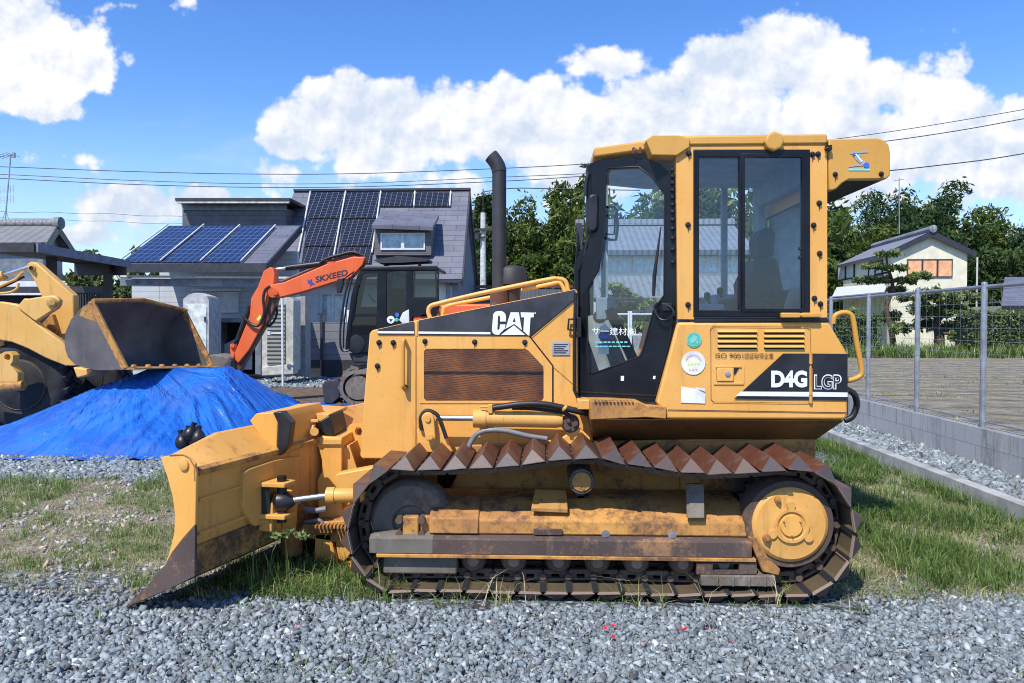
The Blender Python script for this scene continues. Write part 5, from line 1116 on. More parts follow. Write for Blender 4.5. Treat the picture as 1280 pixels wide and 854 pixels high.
# air-conditioning box behind the roof
YA = YN + .0
ac = MB(); ac.prism(pl([(1036, 173.5), (1097, 172.5), (1105, 175), (1111, 181), (1113, 190), (1113, 219), (1108, 224), (1061, 224.5), (1053, 229), (1046, 236), (1041, 238), (1036, 238)], YA), (0, .05, 0)); acb = obj('air_con_box', ac, 'yellow_deep', cabin, bev=.008)
ac2 = MB(); ac2.prism(pl([(1037, 175), (1097, 174), (1109, 184), (1112, 190), (1112, 218), (1107, 222.5), (1060, 223), (1037, 236)], YA + .05), (0, 1.40, 0)); obj('box_body', ac2, 'yellow_deep', acb, bev=.006)
ac3 = MB(); ac3.prism(pl([(1037, 232), (1058, 221), (1107, 220.5), (1107, 224), (1060, 226), (1037, 238.5)], YA + .052), (0, 1.38, 0)); obj('box_grille', ac3, 'void_dark', acb)
S_ = lambda L: [(1020 + a / 8.54, 160 + b_ / 8.54) for a, b_ in L]
em = decal('firm_emblem', [S_([(360, 275), (400, 250), (560, 242), (555, 262), (440, 272), (430, 290)]), S_([(385, 275), (430, 275), (500, 350), (570, 385), (560, 415), (500, 395), (430, 345)]), S_([(350, 400), (500, 385), (510, 400), (350, 418)])], YA, 'silver_decal', acb, .004)
decal('emblem_base', [S_([(352, 432), (578, 435), (578, 455), (352, 455)])], YA, 'teal_decal', em, .004)
decal('emblem_dot', [S_(cpx(540, 396, 30, 12)), S_(cpx(408, 284, 16, 10))], YA, 'blue_decal', em, .007)
decal('emblem_leaf', [S_([(435, 282), (478, 278), (470, 310), (450, 306)])], YA, 'green_decal', em, .007)
decal('emblem_bar', [S_([(418, 282), (436, 280), (498, 352), (482, 366)])], YA, 'white_decal', em, .008)
knobs([(1044, 218), (1101.5, 217.5)], YA - .002, acb, .011)
knobs([(1015.5, 193), (1022.5, 192.7), (1024, 254), (1017, 281.5), (1024.5, 317), (1018, 373), (1025.5, 380), (860, 281), (860, 381), (861, 192)], YN - .003, cabin, .012)
hb_ = MB(); hb_.box(P(1035.5, 185, YN - .02), (.035, .03, .03)); hb_.cyl(P(1035.5, 185, YN - .03), P(1031, 187, YN - .03), .008); hb_.cyl(P(1034, 178, YN - .02), P(1034, 186, YN - .02), .006); obj('box_latch', hb_, 'black_steel', cabin)
# sliding side window
wf = MB(); wf.ring(pl([(867, 187.2), (1012.6, 187.2), (1012.6, 396.3), (867, 396.3)], YN - .012), [pl([(874, 196), (924.5, 196), (924.5, 388), (874, 388)], YN - .012), pl([(931.5, 196.5), (1002.5, 196.5), (1002.5, 386), (931.5, 386)], YN - .012)], (0, .045, 0))
win = obj('side_window', wf, 'black_paint', cabin, bev=.003)
sf = MB(); sf.ring(pl([(927, 191.5), (1006, 191.5), (1006, 390), (927, 390)], YN - .018), [pl([(931.5, 196.5), (1002.5, 196.5), (1002.5, 386), (931.5, 386)], YN - .018)], (0, .008, 0)); obj('sash', sf, 'black_paint', win, bev=.002)
g1 = MB(); g1.prism(pl([(872, 194), (926, 194), (926, 390), (872, 390)], YN + .012), (0, .004, 0)); obj('pane', g1, 'cab_glass', win, flat=True)
g1 = MB(); g1.prism(pl([(929, 194), (1005, 194), (1005, 388), (929, 388)], YN - .006), (0, .004, 0)); obj('pane', g1, 'cab_glass', win, flat=True)
wk = MB()
for y_ in (311, 322): wk.lathe(P(1000, y_, YN - .008), -Yv, [(0, .012), (.008, .01), (.009, .003)], 10)
obj('window_catch', wk, 'black_steel', win)
lh = MB(); lh.span(P(977, 391, YN - .05), P(998, 397.5, YN - .01)); lh.span(P(1003, 391, YN - .05), P(1023, 397, YN - .01)); lh.cyl(P(996, 394, YN - .035), P(1006, 394, YN - .035), .012); obj('lower_hinge', lh, 'yellow_deep', cabin, bev=.006)
gp = MB(); gp.span(P(868, 397, YN - .002), P(1030, 402, YN + .05)); obj('sill_gasket', gp, 'black_steel', cabin)
# door: it leans in towards the front
YD = lambda px, py: YN + .02 + max(0.0, (843 - px)) / 118 * .30
dO = [(740.5, 203), (748, 200), (800, 198), (822, 203), (842, 219), (845, 300), (845, 400), (836, 440), (821, 503), (724, 497), (721.5, 490), (722.5, 336), (735, 310), (740, 250)]
dI = [(757.5, 214), (761, 210.5), (798, 208.5), (815, 222), (831, 244), (830, 369), (817, 388), (803, 440), (800, 445.5), (741, 467.5), (735.5, 467), (733, 362), (748, 338), (756, 288)]
dm = MB(); dm.ring(pl(dO, YD), [pl(dI, YD)], (.01, .045, 0)); door = obj('cab_door', dm, 'black_paint', cabin, ang=30)
pn = MB(); pn.prism(pl([(x_, y_) for x_, y_ in dI], lambda a, b: YD(a, b) + .02), (.001, .004, 0)); obj('pane', pn, 'cab_glass', door, flat=True)
rub = MB(); rub.tube([P(x_, y_, lambda a, b: YD(a, b) - .001) for x_, y_ in dI + dI[:1]], .006, 6); obj('pane_seal', rub, 'black_steel', door)
dpn = MB(); dpn.tube([P(x_, y_, lambda a, b: YD(a, b) - .003) for x_, y_ in ((724, 490), (819, 495), (838, 420), (842, 380))], .006, 6); obj('door_rib', dpn, 'black_steel', door)
dh = MB(); dh.tube(smooth_path([P(x_, y_, lambda a, b: YD(a, b) - .04) for x_, y_ in ((822, 378), (818, 385), (824, 398), (834, 400), (842, 392), (838, 384), (828, 380))], 4), .008, 8); dh.box(P(833, 384, lambda a, b: YD(a, b) - .02), (.06, .05, .05)); obj('door_handle', dh, 'black_steel', door, bev=.004)
dhn = MB()
for y_ in (213, 221, 229, 238, 247, 256, 265, 275, 286, 298, 312, 328): dhn.box(P(840.5, y_, lambda a, b: YD(a, b) - .008), (.022, .03, .022))
obj('seal_clip', dhn, 'black_steel', door, bev=.006)
wp = MB(); wp.tube([P(x_, y_, lambda a, b: YD(a, b) - .02) for x_, y_ in ((817, 370), (818, 345), (822, 315), (826, 284))], [.010, .013, .009, .004], 8); obj('wiper', wp, 'black_steel', door)
bd = decal('door_badge', [[(776, 470), (780, 470), (780, 476), (776, 476)], [(816.5, 470), (819.5, 470), (819, 474), (816, 474)]], YD, 'white_decal', door, .005)
text('door_lettering', 'サ一建材㈱', 740, 409, 795, 418.5, YD, 'white_decal', door, bold=0, skew=1, lift=-.012)
decal('door_small_text', [[(744 + k * 5.2, 427), (747.5 + k * 5.2 + (k % 3) * .5, 427), (747.5 + k * 5.2, 428.7), (744 + k * 5.2, 428.7)] for k in range(8)] + [[(744 + k * 5.6, 432.4), (748.5 + k * 5.6, 432.4), (748.5 + k * 5.6, 433.6), (744 + k * 5.6, 433.6)] for k in range(8)], YD, 'teal_decal', door, -.012)
decal('warning_notice', [[(748, 418), (762, 418), (762, 423), (748, 423)], [(747, 429.5), (761, 429.5), (761, 432), (747, 432)]], lambda a, b: YD(a, b) + .05, 'blue_decal', door, 0)
decal('paper_notice', [[(748, 434), (761, 434), (761, 442.5), (748, 442.5)], [(755, 403), (763, 413), (747, 413)]], lambda a, b: YD(a, b) + .05, 'paper_white', door, 0)
latch = MB(); latch.span(P(721, 397, 4.98), P(726, 421, 5.04)); latch.tube([P(720, 399, 5.02), P(711, 399, 5.02), P(710, 412, 5.02), P(720, 413, 5.02)], .008, 8); obj('door_latch', latch, 'black_steel', cabin, bev=.004)
gsk = MB(); gsk.tube([P(719.5, 366, 5.0), P(718, 430, 5.0), P(718, 488, 5.0), P(722, 497, 5.0), P(728, 500, 4.98), P(760, 501.5, 4.92), P(820, 505, 4.8)], .012, 8); obj('door_gasket', gsk, 'black_steel', cabin)
ov = MB(); ov.tube([P(747, 294, 5.10), P(763, 300, 5.10), P(770, 300, 5.10), P(772, 285, 5.10), P(771, 264, 5.10), P(768, 259, 5.10), P(757, 259, 5.10)], .010, 8); ov.tube([P(757, 270, 5.12), P(769, 269, 5.12), P(768, 293, 5.12), P(757, 293, 5.12)], .008, 8); obj('inner_grip', ov, 'black_steel', cabin)
mir_ = MB(); mir_.prism(pl([(735, 246), (739, 242), (747, 242), (749, 246), (748, 284), (744, 290), (736, 290), (734, 284)], 5.0), (0, .05, 0)); obj('door_mirror', mir_, 'black_steel', cabin, bev=.015)
mst = MB(); mst.tube([P(736, 216, 5.05), P(733, 225, 5.05), P(732, 245, 5.05)], .012, 8); mst.tube([P(736, 207, 5.08), P(742, 209, 5.08)], .014, 8); mst.tube([P(741, 285, 5.03), P(735, 300, 5.05), P(730, 320, 5.06)], .009, 8); obj('mirror_arm', mst, 'black_steel', cabin)
# front glazing of the cab
fg = MB(); xg0, xg1 = P(733, 300, 5.08).x, P(741, 210, 5.08).x
fg.add([(xg0, 5.08, 1.95), (xg0, 5.92, 1.95), (xg1, 5.92, 2.77), (xg1, 5.08, 2.77)], [(0, 1, 2, 3)]); obj('windscreen', fg, 'cab_glass', cabin, flat=True)
fp = MB(); fp.prism(pl([(733, 205), (742, 203), (741, 300), (724, 340), (724, 495), (717, 495), (718, 330), (733, 300)], 5.06), (0, .05, 0)); obj('front_pillar', fp, 'black_paint', cabin, bev=.006)
# seat, levers and console
st = MB(); Yq = 5.42
st.prism(pl([(936, 352), (951, 320), (974, 322), (979, 350), (988, 392), (972, 396), (938, 375)], Yq - .18), (0, .46, 0)); seat = obj('seat_back', st, 'upholstery', cabin, bev=.045, seg=4)
sh = MB(); sh.prism(pl([(948, 300), (950, 290), (957, 284), (966, 284), (970, 292), (968, 318), (964, 322), (950, 320)], Yq - .10), (0, .26, 0)); obj('head_rest', sh, 'upholstery', seat, bev=.035, seg=4)
sq = MB(); sq.span(P(915, 372, Yq - .22), P(980, 402, Yq + .26)); obj('seat_cushion', sq, 'upholstery', seat, bev=.04, seg=4)
ar = MB(); ar.span(P(927, 378, 5.1), P(968, 385, 5.18)); ar.tube([P(955, 384, 5.1), P(965, 360, 5.1), P(962, 345, 5.1)], .012, 8); obj('arm_rest', ar, 'upholstery', seat, bev=.02)
cn = MB(); cn.span(P(893, 368, 5.6), P(925, 410, 5.9)); cn.span(P(876, 380, 5.1), P(890, 410, 5.5)); obj('console', cn, 'cab_lining', cabin, bev=.02)
lvv = MB()
for a_, b2 in (((900, 366), (903, 372)), ((884, 372), (889, 385)), ((930, 372), (936, 384))): lvv.tube([P(*b2, 5.35), P(*a_, 5.35)], .011, 8); lvv.lathe(P(*a_, 5.35), (0, 0, 1), [(-.02, .01), (0, .024), (.03, .022), (.04, .005)], 10)
obj('control_lever', lvv, 'black_steel', cabin)
sb = MB(); sb.tube(smooth_path([P(985, 382, 5.05), P(975, 388, 5.05), P(962, 384, 5.08), P(950, 376, 5.1)], 4), .016, 8); obj('cab_hose', sb, 'hose_black', cabin)
tb_ = MB(); tb_.prism(pl([(980, 386), (986, 366), (1001, 357), (1003, 357), (1003, 388)], 5.0), (0, .02, 0)); obj('rear_tray', tb_, 'cab_grey', cabin, bev=.004)
rs = MB(); rs.span(P(970, 235, 5.9), P(1003, 400, 6.1)); obj('rear_trunking', rs, 'cab_lining', cabin, bev=.03)

# ---- blade (angled 16 degrees) and its carrier
A16 = R(16); e = Vector((math.sin(A16), math.cos(A16), 0)); bk_ = Vector((math.cos(A16), -math.sin(A16), 0))
O = P(205, 572, 4.05); O.z = 0
def BP(u, b, z): return O + e * u + bk_ * b + Vector((0, 0, z))
def prof(px, py):                       # a pixel on the blade's near end, as (back, height)
    d = ray(px, py); n = e; t_ = (O - CAM).dot(n) / d.dot(n); p = CAM + d * t_; return ((p - O).dot(bk_), p.z)
WB = 2.95
front = [prof(*q) for q in ((205, 572), (212, 596), (218, 618), (221.5, 642), (220.5, 665), (215, 688), (203, 711), (183, 737), (162, 756))]
def topd(u): 
    k = min(max(u / .40, 0), 1) if u < WB / 2 else min(max((WB - u) / .40, 0), 1); return .09 * k
bl = MB(); rsn = []
for u in [0, .1, .2, .3, .4, .8, 1.475, 2.15, 2.55, 2.65, 2.75, 2.85, 2.95]:
    d = topd(u); f = [(b, z + d * max(0, (z - .6) / .33)) for b, z in front]
    back = [prof(246, 718), prof(246, 700), prof(247.5, 612), prof(247, 588)]
    bt = f[0][1]; bt_b = f[0][0]
    ring = f + [(front[-1][0] + .05, front[-1][1] + .012)] + [(b - .02, z) for b, z in back] + [(bt_b + .035, bt + .002)]
    rsn.append([BP(u, b, z) for b, z in ring])
bl.rings(rsn); blade = obj('blade', bl, 'yellow_worn', dz, bev=.008, ang=28)
# end plates with the worn corner
for u in (-.018, WB - .002):
    ep = MB(); outl = [prof(*q) for q in ((204, 572), (226, 567), (238, 571), (246, 579), (248, 590), (246.5, 660))] + [prof(232, 668), prof(218, 690), prof(212, 698)] + front[4:1:-1] + front[1:2]
    outl = [prof(*q) for q in ((203.5, 571), (226, 566.5), (238, 570.5), (246, 579), (248, 591), (247, 655), (232, 672), (218, 690), (210, 704))] + [front[5], front[4], front[3], front[2], front[1]]
    ep.prism([BP(u, b, z) for b, z in outl], e * .02); epo = obj('end_plate', ep, 'yellow', blade, bev=.004)
    eb_ = MB(); outl = [prof(*q) for q in ((247, 655.5), (247, 719), (215, 735), (160, 758))] + [front[7], front[6], prof(210, 704.5), prof(218, 690.5), prof(232, 672.5)]
    eb_.prism([BP(u - .004 if u < 0 else u + .004, b, z) for b, z in outl], e * .02); obj('end_bit', eb_, 'rust_steel', blade, bev=.003)
    if u < 0:
        pb_ = prof(233.5, 580); q = BP(u, *pb_); kb = MB(); kb.lathe(q, -e, [(0, .034), (.012, .032), (.016, .02), (.016, .002)], 18); obj('plate_boss', kb, 'yellow_worn', epo)
        s_ = MB(); s_.tube([BP(u - .001, *prof(*w_)) for w_ in ((215, 568.5), (232, 567.5), (240, 572), (246, 582), (246.5, 600))], .004, 6); obj('weld_bead', s_, 'yellow_rust', epo)
ce = MB(); f8, f7 = front[8], front[7]
ce.rings([[BP(u, f7[0] - .012, f7[1]), BP(u, f8[0] - .012, f8[1] - .006), BP(u, f8[0] + .012, f8[1] - .008), BP(u, f7[0] + .02, f7[1])] for u in (-.02, WB + .02)]); obj('cutting_edge', ce, 'shoe_end_steel', blade, bev=.002)
zb0, zb1 = prof(247, 588)[1], prof(246, 718)[1]; bb = prof(247, 612)[0] - .02
lip2 = MB()
lip2.rings([[BP(u, bb - .004, zb1 + .16), BP(u, bb + .012, zb1 + .155), BP(u, bb + .012, zb1 - .005), BP(u, bb - .06, zb1 - .01)] for u in (.0, WB)]); obj('lower_back_edge', lip2, 'yellow_scoured', blade, bev=.004)
for zz_ in (zb0 - .17, zb0 - .36):
    rbm = MB(); rbm.rings([[BP(u, bb - .004, zz_ + .012), BP(u, bb + .020, zz_ + .007), BP(u, bb + .020, zz_ - .005), BP(u, bb - .004, zz_ - .010)] for u in (.02, .62)]); obj('back_rib', rbm, 'yellow_worn', blade)
tpx = MB(); tpx.rings([[BP(u, bb - .01, zb0 + .012), BP(u, bb + .022, zb0 - .002), BP(u, bb + .024, zb0 - .03), BP(u, bb - .01, zb0 - .042)] for u in (.02, WB - .02)]); obj('fold_weld', tpx, 'yellow_rust', blade)
def bpx(px, py, b):                     # pixel -> point on the plane parallel to the blade's back at depth b
    return RP(px, py, BP(0, b, 0), bk_)
pp_ = MB(); pp_.prism([bpx(*q, bb + .035) for q in ((312, 586), (306, 590), (304, 632), (307, 641), (315, 655), (320, 658), (340, 651), (372, 640), (376, 570), (345, 575))], bk_ * -.045); pad = obj('cylinder_pad', pp_, 'yellow_worn', blade, bev=.006)
gs_ = MB(); gs_.prism([bpx(*q, bb + .10) for q in ((339, 665), (341, 630), (350, 617), (352, 640), (352, 668))], bk_ * -.12); obj('gusset', gs_, 'yellow_worn', blade, bev=.006)
gs_ = MB(); gs_.prism([bpx(*q, bb + .10) for q in ((354, 668), (358, 618), (366, 612), (372, 640), (370, 668))], bk_ * -.12); obj('gusset', gs_, 'yellow_worn', blade, bev=.006)
# clevis for the tilt cylinder
for py_ in (604.5, 643.5):
    clv = MB(); q0 = bpx(333, py_, bb + .01); q0 = q0 - e * .02
    clv.prism([q0 - e * .085, q0 + e * .085, q0 + e * .06 + bk_ * .19, q0 - e * .06 + bk_ * .19], (0, 0, .028)); obj('cylinder_clevis', clv, 'yellow_worn', blade, bev=.005)
pc0 = bpx(333, 604.5, bb + .01) + bk_ * .13 - e * .02; pc1 = bpx(333, 643.5, bb + .01) + bk_ * .13 - e * .02
pinb = MB(); pinb.cyl(pc0 + Vector((0, 0, .06)), pc1 - Vector((0, 0, .03)), .03); q = (pc0 + pc1) / 2; pinb.lathe(q - Vector((.05, 0, 0)), (1, 0, 0), [(0, .03), (.03, .06), (.08, .06), (.13, .025)], 18); pinb.box(q - bk_ * .10, (.06, .12, .2)); obj('clevis_pin', pinb, 'black_steel', blade)
Yt_ = q.y
tc = MB(); tc.lathe(P(409, 619.5, Yt_), P(470, 619, Yt_) - P(409, 619.5, Yt_), [(0, .02), (0, .052), (.05, .052), (.052, .045), (.21, .045), (.23, .03)], 24); tco = obj('tilt_cylinder', tc, 'yellow', dz, ang=40)
tr_ = MB(); tr_.cyl(q, P(409, 619.5, Yt_), .019); obj('piston_rod', tr_, 'chrome', tco)
# guard over the blade centre
pk = MB(); pk.prism([P(312, 526, 4.70), P(320, 517, 4.70), P(342, 515.5, 4.70), P(347, 528, 4.70), P(346, 569, 4.70), P(340, 568, 4.70)], (.12, .62, 0)); cg = obj('centre_guard', pk, 'yellow', blade, bev=.006)
pk = MB(); pk.prism([P(341, 516, 4.69), P(352, 515, 4.69), P(364, 529, 4.69), P(360, 558, 4.69), P(350, 570, 4.69), P(346.5, 566, 4.69), P(347.5, 529, 4.69)], (.0, .09, 0)); obj('guard_rubber', pk, 'black_steel', cg, bev=.004)
pk = MB(); pk.prism([P(344, 514, 5.2), P(411, 518, 5.2), P(410, 523, 5.2), P(400, 527, 5.2), P(372, 523, 5.2), P(352, 521, 5.2)], (0, .5, 0)); obj('guard_bar', pk, 'yellow', cg, bev=.005)
pk = MB(); pk.prism([P(393, 531, 5.15), P(399, 527, 5.15), P(412, 519, 5.15), P(416, 534, 5.15), P(418, 545, 5.15), P(412, 546, 5.15), P(403, 541, 5.15)], (0, .35, 0)); obj('guard_block', pk, 'black_steel', cg, bev=.01)
pk = MB(); pk.cyl(P(359, 534, 5.14), P(393, 540, 5.14), .055); pk.cyl(P(393, 540, 5.05), P(393, 540, 5.25), .03); pk.box(P(372, 526, 5.12), (.30, .03, .02)); obj('top_link', pk, 'yellow_worn', cg, bev=.004)
pk = MB(); pk.prism([P(360, 532, 5.12), P(382, 557, 5.12), P(384, 570, 5.12), P(371, 572, 5.12), P(357, 556, 5.12)], (0, .3, 0)); pk.cyl(P(386, 558, 5.1), P(386, 558, 5.3), .06); obj('pivot_block', pk, 'yellow_grimy', cg, bev=.01)
# C-frame tower, lug and arms
tw = MB(); tw.prism(pl([(393, 551), (400, 546), (427, 547), (427, 652), (398, 652), (396, 600), (402, 590), (402, 575), (398, 562)], 5.12), (0, .45, 0)); tower = obj('frame_tower', tw, 'yellow', dz, bev=.008)
tw = MB(); tw.prism(pl([(399, 549), (427, 549), (427, 556), (400, 556)], 5.10), (0, .03, 0)); obj('tower_cap', tw, 'yellow_worn', tower, bev=.004)
tw = MB(); tw.prism(pl([(428, 560), (436, 556), (447, 588), (447, 650), (428, 650)], 5.18), (0, .38, 0)); obj('tower_brace', tw, 'yellow_worn', tower, bev=.006)
tw = MB(); tw.ring(pl([(434, 535), (437, 531), (450, 530.5), (455, 534), (456, 545), (455, 586), (448, 588), (436, 560)], 5.42), [[P(448, 539.5, 5.42) + Vector((math.cos(R(a)) * .026, 0, math.sin(R(a)) * .036)) for a in range(0, 360, 30)]], (0, .05, 0)); obj('lifting_lug', tw, 'yellow', tower)
am = MB(); am.prism(pl([(419, 594), (424, 592), (500, 578), (520, 577), (520, 606), (470, 610), (419, 612)], 4.98), (0, .12, 0)); arm = obj('push_arm', am, 'yellow', dz, bev=.008)
am = MB(); am.prism(pl([(419, 594), (424, 592), (500, 578), (520, 577), (520, 606), (470, 610), (419, 612)], 5.9), (0, .12, 0)); obj('push_arm', am, 'yellow', dz, bev=.008)
cfm = MB(); cfm.prism(pl([(372, 657), (378, 654), (440, 650), (442, 665), (430, 680), (372, 672)], 5.0), (0, .9, 0)); cfr = obj('c_frame', cfm, 'yellow_rust', dz, bev=.012)
cf2 = MB(); cf2.prism(pl([(394, 668), (413, 668), (422, 709), (420, 712), (392, 712)], 5.0), (0, .5, 0)); obj('frame_foot', cf2, 'yellow', cfr, bev=.006)
cf2 = MB(); cf2.prism(pl([(378, 714), (379, 710), (424, 708), (442, 706), (442, 712), (424, 716)], 4.97), (0, .6, 0)); cf2.prism(pl([(418, 668), (436, 660), (442, 688), (424, 709)], 5.03), (0, .5, 0)); obj('foot_plate', cf2, 'yellow_worn', cfr, bev=.006)
cf3 = MB(); cf3.lathe(P(365, 690, 5.05), (0, 0, 1), [(-.02, .075), (.14, .075), (.16, .06)], 20); cf3.prism(pl([(370, 660), (376, 655), (416, 660), (416, 668), (372, 668)], 4.95), (0, .3, 0)); obj('ball_housing', cf3, 'yellow_rust', cfr, bev=.01)
cf4 = MB(); cf4.tube(smooth_path([P(377, 620, 4.98), P(376, 632, 4.98), P(382, 637, 4.98), P(394, 638, 4.98), P(408, 636, 4.98)], 5), .02, 8); cf4.tube(smooth_path([P(404, 655, 4.98), P(398, 650, 4.98), P(380, 652, 4.98), P(376, 640, 5.0)], 5), .012, 8); obj('blade_hose', cf4, 'hose_grey', cfr)
tth = MB()
for k in range(9): tth.box(P(396 + 4.6 * k, 657.5, 4.95), (.012, .06, .02))
obj('step_tread', tth, 'yellow_rust', cfr)
xx = MB(); xx.span(P(470, 560, 5.2), P(560, 640, 5.8)); obj('front_crossmember', xx, 'yellow_grimy', dz, bev=.01)
# ================================================================== WHEEL LOADER (its front end, by the pile)
YLo = 11.1
ld = thing('wheel_loader', (P(20, 405, YLo).x, YLo + .8, 0), 'yellow wheel loader with raised rusty bucket at the left edge', 'loader')
Zq = lambda L: [(x / 4.07, 320 + y / 4.07) for x, y in L]
q = MB(); q.prism(pl(Zq([(-220, 260), (0, 232), (85, 245), (160, 320), (240, 385), (320, 440), (345, 500), (385, 560), (330, 560), (230, 520), (140, 472), (60, 440), (0, 430), (-220, 420)]), YLo), (0, .12, 0)); la = obj('lift_arm', q, 'loader_yellow', ld, bev=.02)
q = MB(); q.prism(pl(Zq([(-220, 260), (0, 232), (85, 245), (160, 320), (240, 385), (320, 440), (345, 500), (385, 560), (330, 560), (230, 520), (140, 472), (60, 440), (0, 430), (-220, 420)]), YLo + 1.1), (0, .12, 0)); obj('lift_arm', q, 'loader_yellow', ld, bev=.02)
Yk = YLo + .42
q = MB(); q.prism(pl(Zq([(133, 52), (142, 36), (158, 28), (185, 35), (372, 200), (377, 320), (322, 442), (292, 432), (250, 300), (190, 160)]), Yk), (0, .16, 0)); bc = obj('bell_crank', q, 'loader_yellow', ld, bev=.02)
q = MB(); q.prism(pl(Zq([(85, 262), (100, 240), (120, 215), (140, 218), (200, 208), (262, 200), (285, 205), (302, 225), (298, 250), (285, 268), (180, 335), (160, 320)]), YLo - .04), (0, .1, 0)); lk2 = obj('link_plate', q, 'loader_yellow', ld, bev=.02)
q = MB(); q.cyl(P(64.5, 378, YLo - .12), P(64.5, 378, YLo + .1), .075, n=18); q.cyl(P(64.5, 378, YLo - .14), P(64.5, 378, YLo - .1), .05, n=18); obj('pivot_pin', q, 'loader_yellow', lk2, bev=.006)
q = MB(); q.cyl(P(40, 335.5, Yk - .04), P(40, 335.5, Yk + .2), .05, n=16); obj('crank_pin', q, 'loader_yellow', lk2, bev=.006)
q = MB(); q.cyl(P(38.5, 335, Yk - .08), P(38.5, 335, Yk + .2), .03, n=12); obj('pin_bore', q, 'black_steel', bc)
q = MB(); q.cyl(P(5, 344, Yk + .08), P(36, 334, Yk + .08), .035); rd_ = obj('tilt_rod', q, 'chrome', ld)
q = MB(); q.cyl(P(-50, 362, Yk + .08), P(6, 344, Yk + .08), .075); obj('tilt_barrel', q, 'loader_yellow', ld)
q = MB(); q.tube(smooth_path([P(-10, 367, Yk - .1), P(10, 366, Yk - .1), P(21, 361, Yk - .1), P(23, 354, Yk - .1)], 5), .02, 8); q.tube([P(0, 358, Yk - .05), P(20, 349, Yk - .05), P(29, 340, Yk - .05)], .022, 8); obj('steel_pipe', q, 'loader_yellow', ld)
q = MB(); q.tube(smooth_path([P(-5, 362, Yk), P(12, 355, Yk), P(30, 346, Yk)], 5), .02, 8); obj('hydraulic_hose', q, 'hose_black', ld)
q = MB(); q.prism(pl([(52, 404), (64, 392), (70, 412), (66, 424)], Yk - .1), (0, .4, 0)); obj('cross_tube', q, 'yellow_grimy', ld, bev=.02)
# wheels
def wheel(c, ax):
    q = MB(); R_ = .70; q.lathe(c, ax, [(.0, .38), (.02, .41), (-.0, .47), (-.015, .58), (.02, .65), (.06, .685), (.42, .685), (.46, .65), (.48, .5), (.46, .38)], 48)
    a = ax.orthogonal().normalized(); b2 = ax.cross(a)
    for k in range(22):
        for s_ in (0, 1):
            th = 2 * math.pi * (k + .5 * s_) / 22; d = a * math.cos(th) + b2 * math.sin(th); tn = ax.cross(d)
            q.box(c + ax * (.13 if s_ == 0 else .35) + d * .685, (.24, .075, .07), Matrix((ax, tn, d)).transposed() @ Matrix.Rotation(.45 if s_ else -.45, 3, 'Z'))
    ty = obj('tyre', q, 'rubber', ld, ang=40)
    q = MB(); q.lathe(c, ax, [(.10, .02), (.09, .14), (.13, .17), (.14, .30), (.03, .36), (.0, .385), (.03, .392), (.25, .38)], 40)
    for k in range(10): th = k * .628; q.cyl(c + ax * .12 + (a * math.cos(th) + b2 * math.sin(th)) * .145, c + ax * .085 + (a * math.cos(th) + b2 * math.sin(th)) * .145, .014, n=6)
    rm = obj('rim', q, 'yellow_worn', ty)
    q = MB(); q.lathe(c, ax, [(-.02, .02), (-.02, .08), (.1, .10)], 20); obj('hub', q, 'yellow_grimy', ty)
axl = Vector((-.08, 1, 0)).normalized()
wc = P(24, 486, 11.2); wc.z = .70
wheel(wc, axl); wheel(wc + axl * 1.75, axl)
q = MB(); q.span((wc.x - 1.6, YLo + .3, .75), (wc.x + .55, YLo + 1.1, 1.45)); q.cyl(wc + axl * .3, wc + axl * 1.6, .18); fr_ = obj('front_frame', q, 'loader_yellow', ld, bev=.04)
q = MB(); q.ring(pl(Zq([(-60, 520), (0, 500), (25, 487), (50, 488), (66, 505), (64, 535), (52, 555), (80, 585), (90, 600), (88, 640), (0, 640), (-60, 640)]), 10.75), [[P(9.2, 446.5, 10.75) + Vector((math.cos(R(a)) * .05, 0, math.sin(R(a)) * .05)) for a in range(0, 360, 30)]], (0, .14, 0)); fbk = obj('tie_down_bracket', q, 'loader_yellow', ld)
q = MB(); q.cyl(P(-30, 486, 10.8), P(30, 482, 10.8), .10, .075); obj('steer_cylinder', q, 'yellow_grimy', ld)
q = MB(); q.span(P(-120, 352, 11.2), P(-34, 470, 12.6)); obj('rear_body', q, 'loader_yellow', ld, bev=.05)
q = MB(); q.prism(pl(Zq([(370, 565), (470, 580), (440, 610), (390, 622)]), YLo - .2), (0, .5, 0)); obj('arm_toe', q, 'yellow', ld, bev=.02)
# bucket
Yb0, Yb1 = 10.6, 12.75
Zb = lambda L: [(x / 2.756, 280 + y / 2.756) for x, y in L]
prf = Zb([(318, 268), (285, 285), (262, 310), (245, 330), (228, 370), (223, 400), (226, 435), (235, 460), (258, 482), (290, 495), (330, 503), (385, 504), (435, 497)])
A_ = [P(x, y, Yb0) for x, y in prf]
n0, f2 = P(156, 461, Yb0), P(266, 459, Yb1); sh_ = f2 - n0
q = MB(); k_ = len(A_); inner = []
cen = sum(A_, Vector()) / k_
mid_up = [0] * k_
ringsA = [A_, [p + sh_ * .5 + Vector((0, 0, .10 if i < 1 else (.05 if i == 1 else 0))) for i, p in enumerate(A_)], [p + sh_ for p in A_]]
inn = [[p + (cen + sh_ * f - p).normalized() * .035 for p in rg_] for rg_, f in zip(ringsA, (0, .5, 1))]
full = [rg_ + iv[::-1] for rg_, iv in zip(ringsA, inn)]
q.rings(full); bk2 = obj('bucket', q, 'bucket_steel', ld, ang=35)
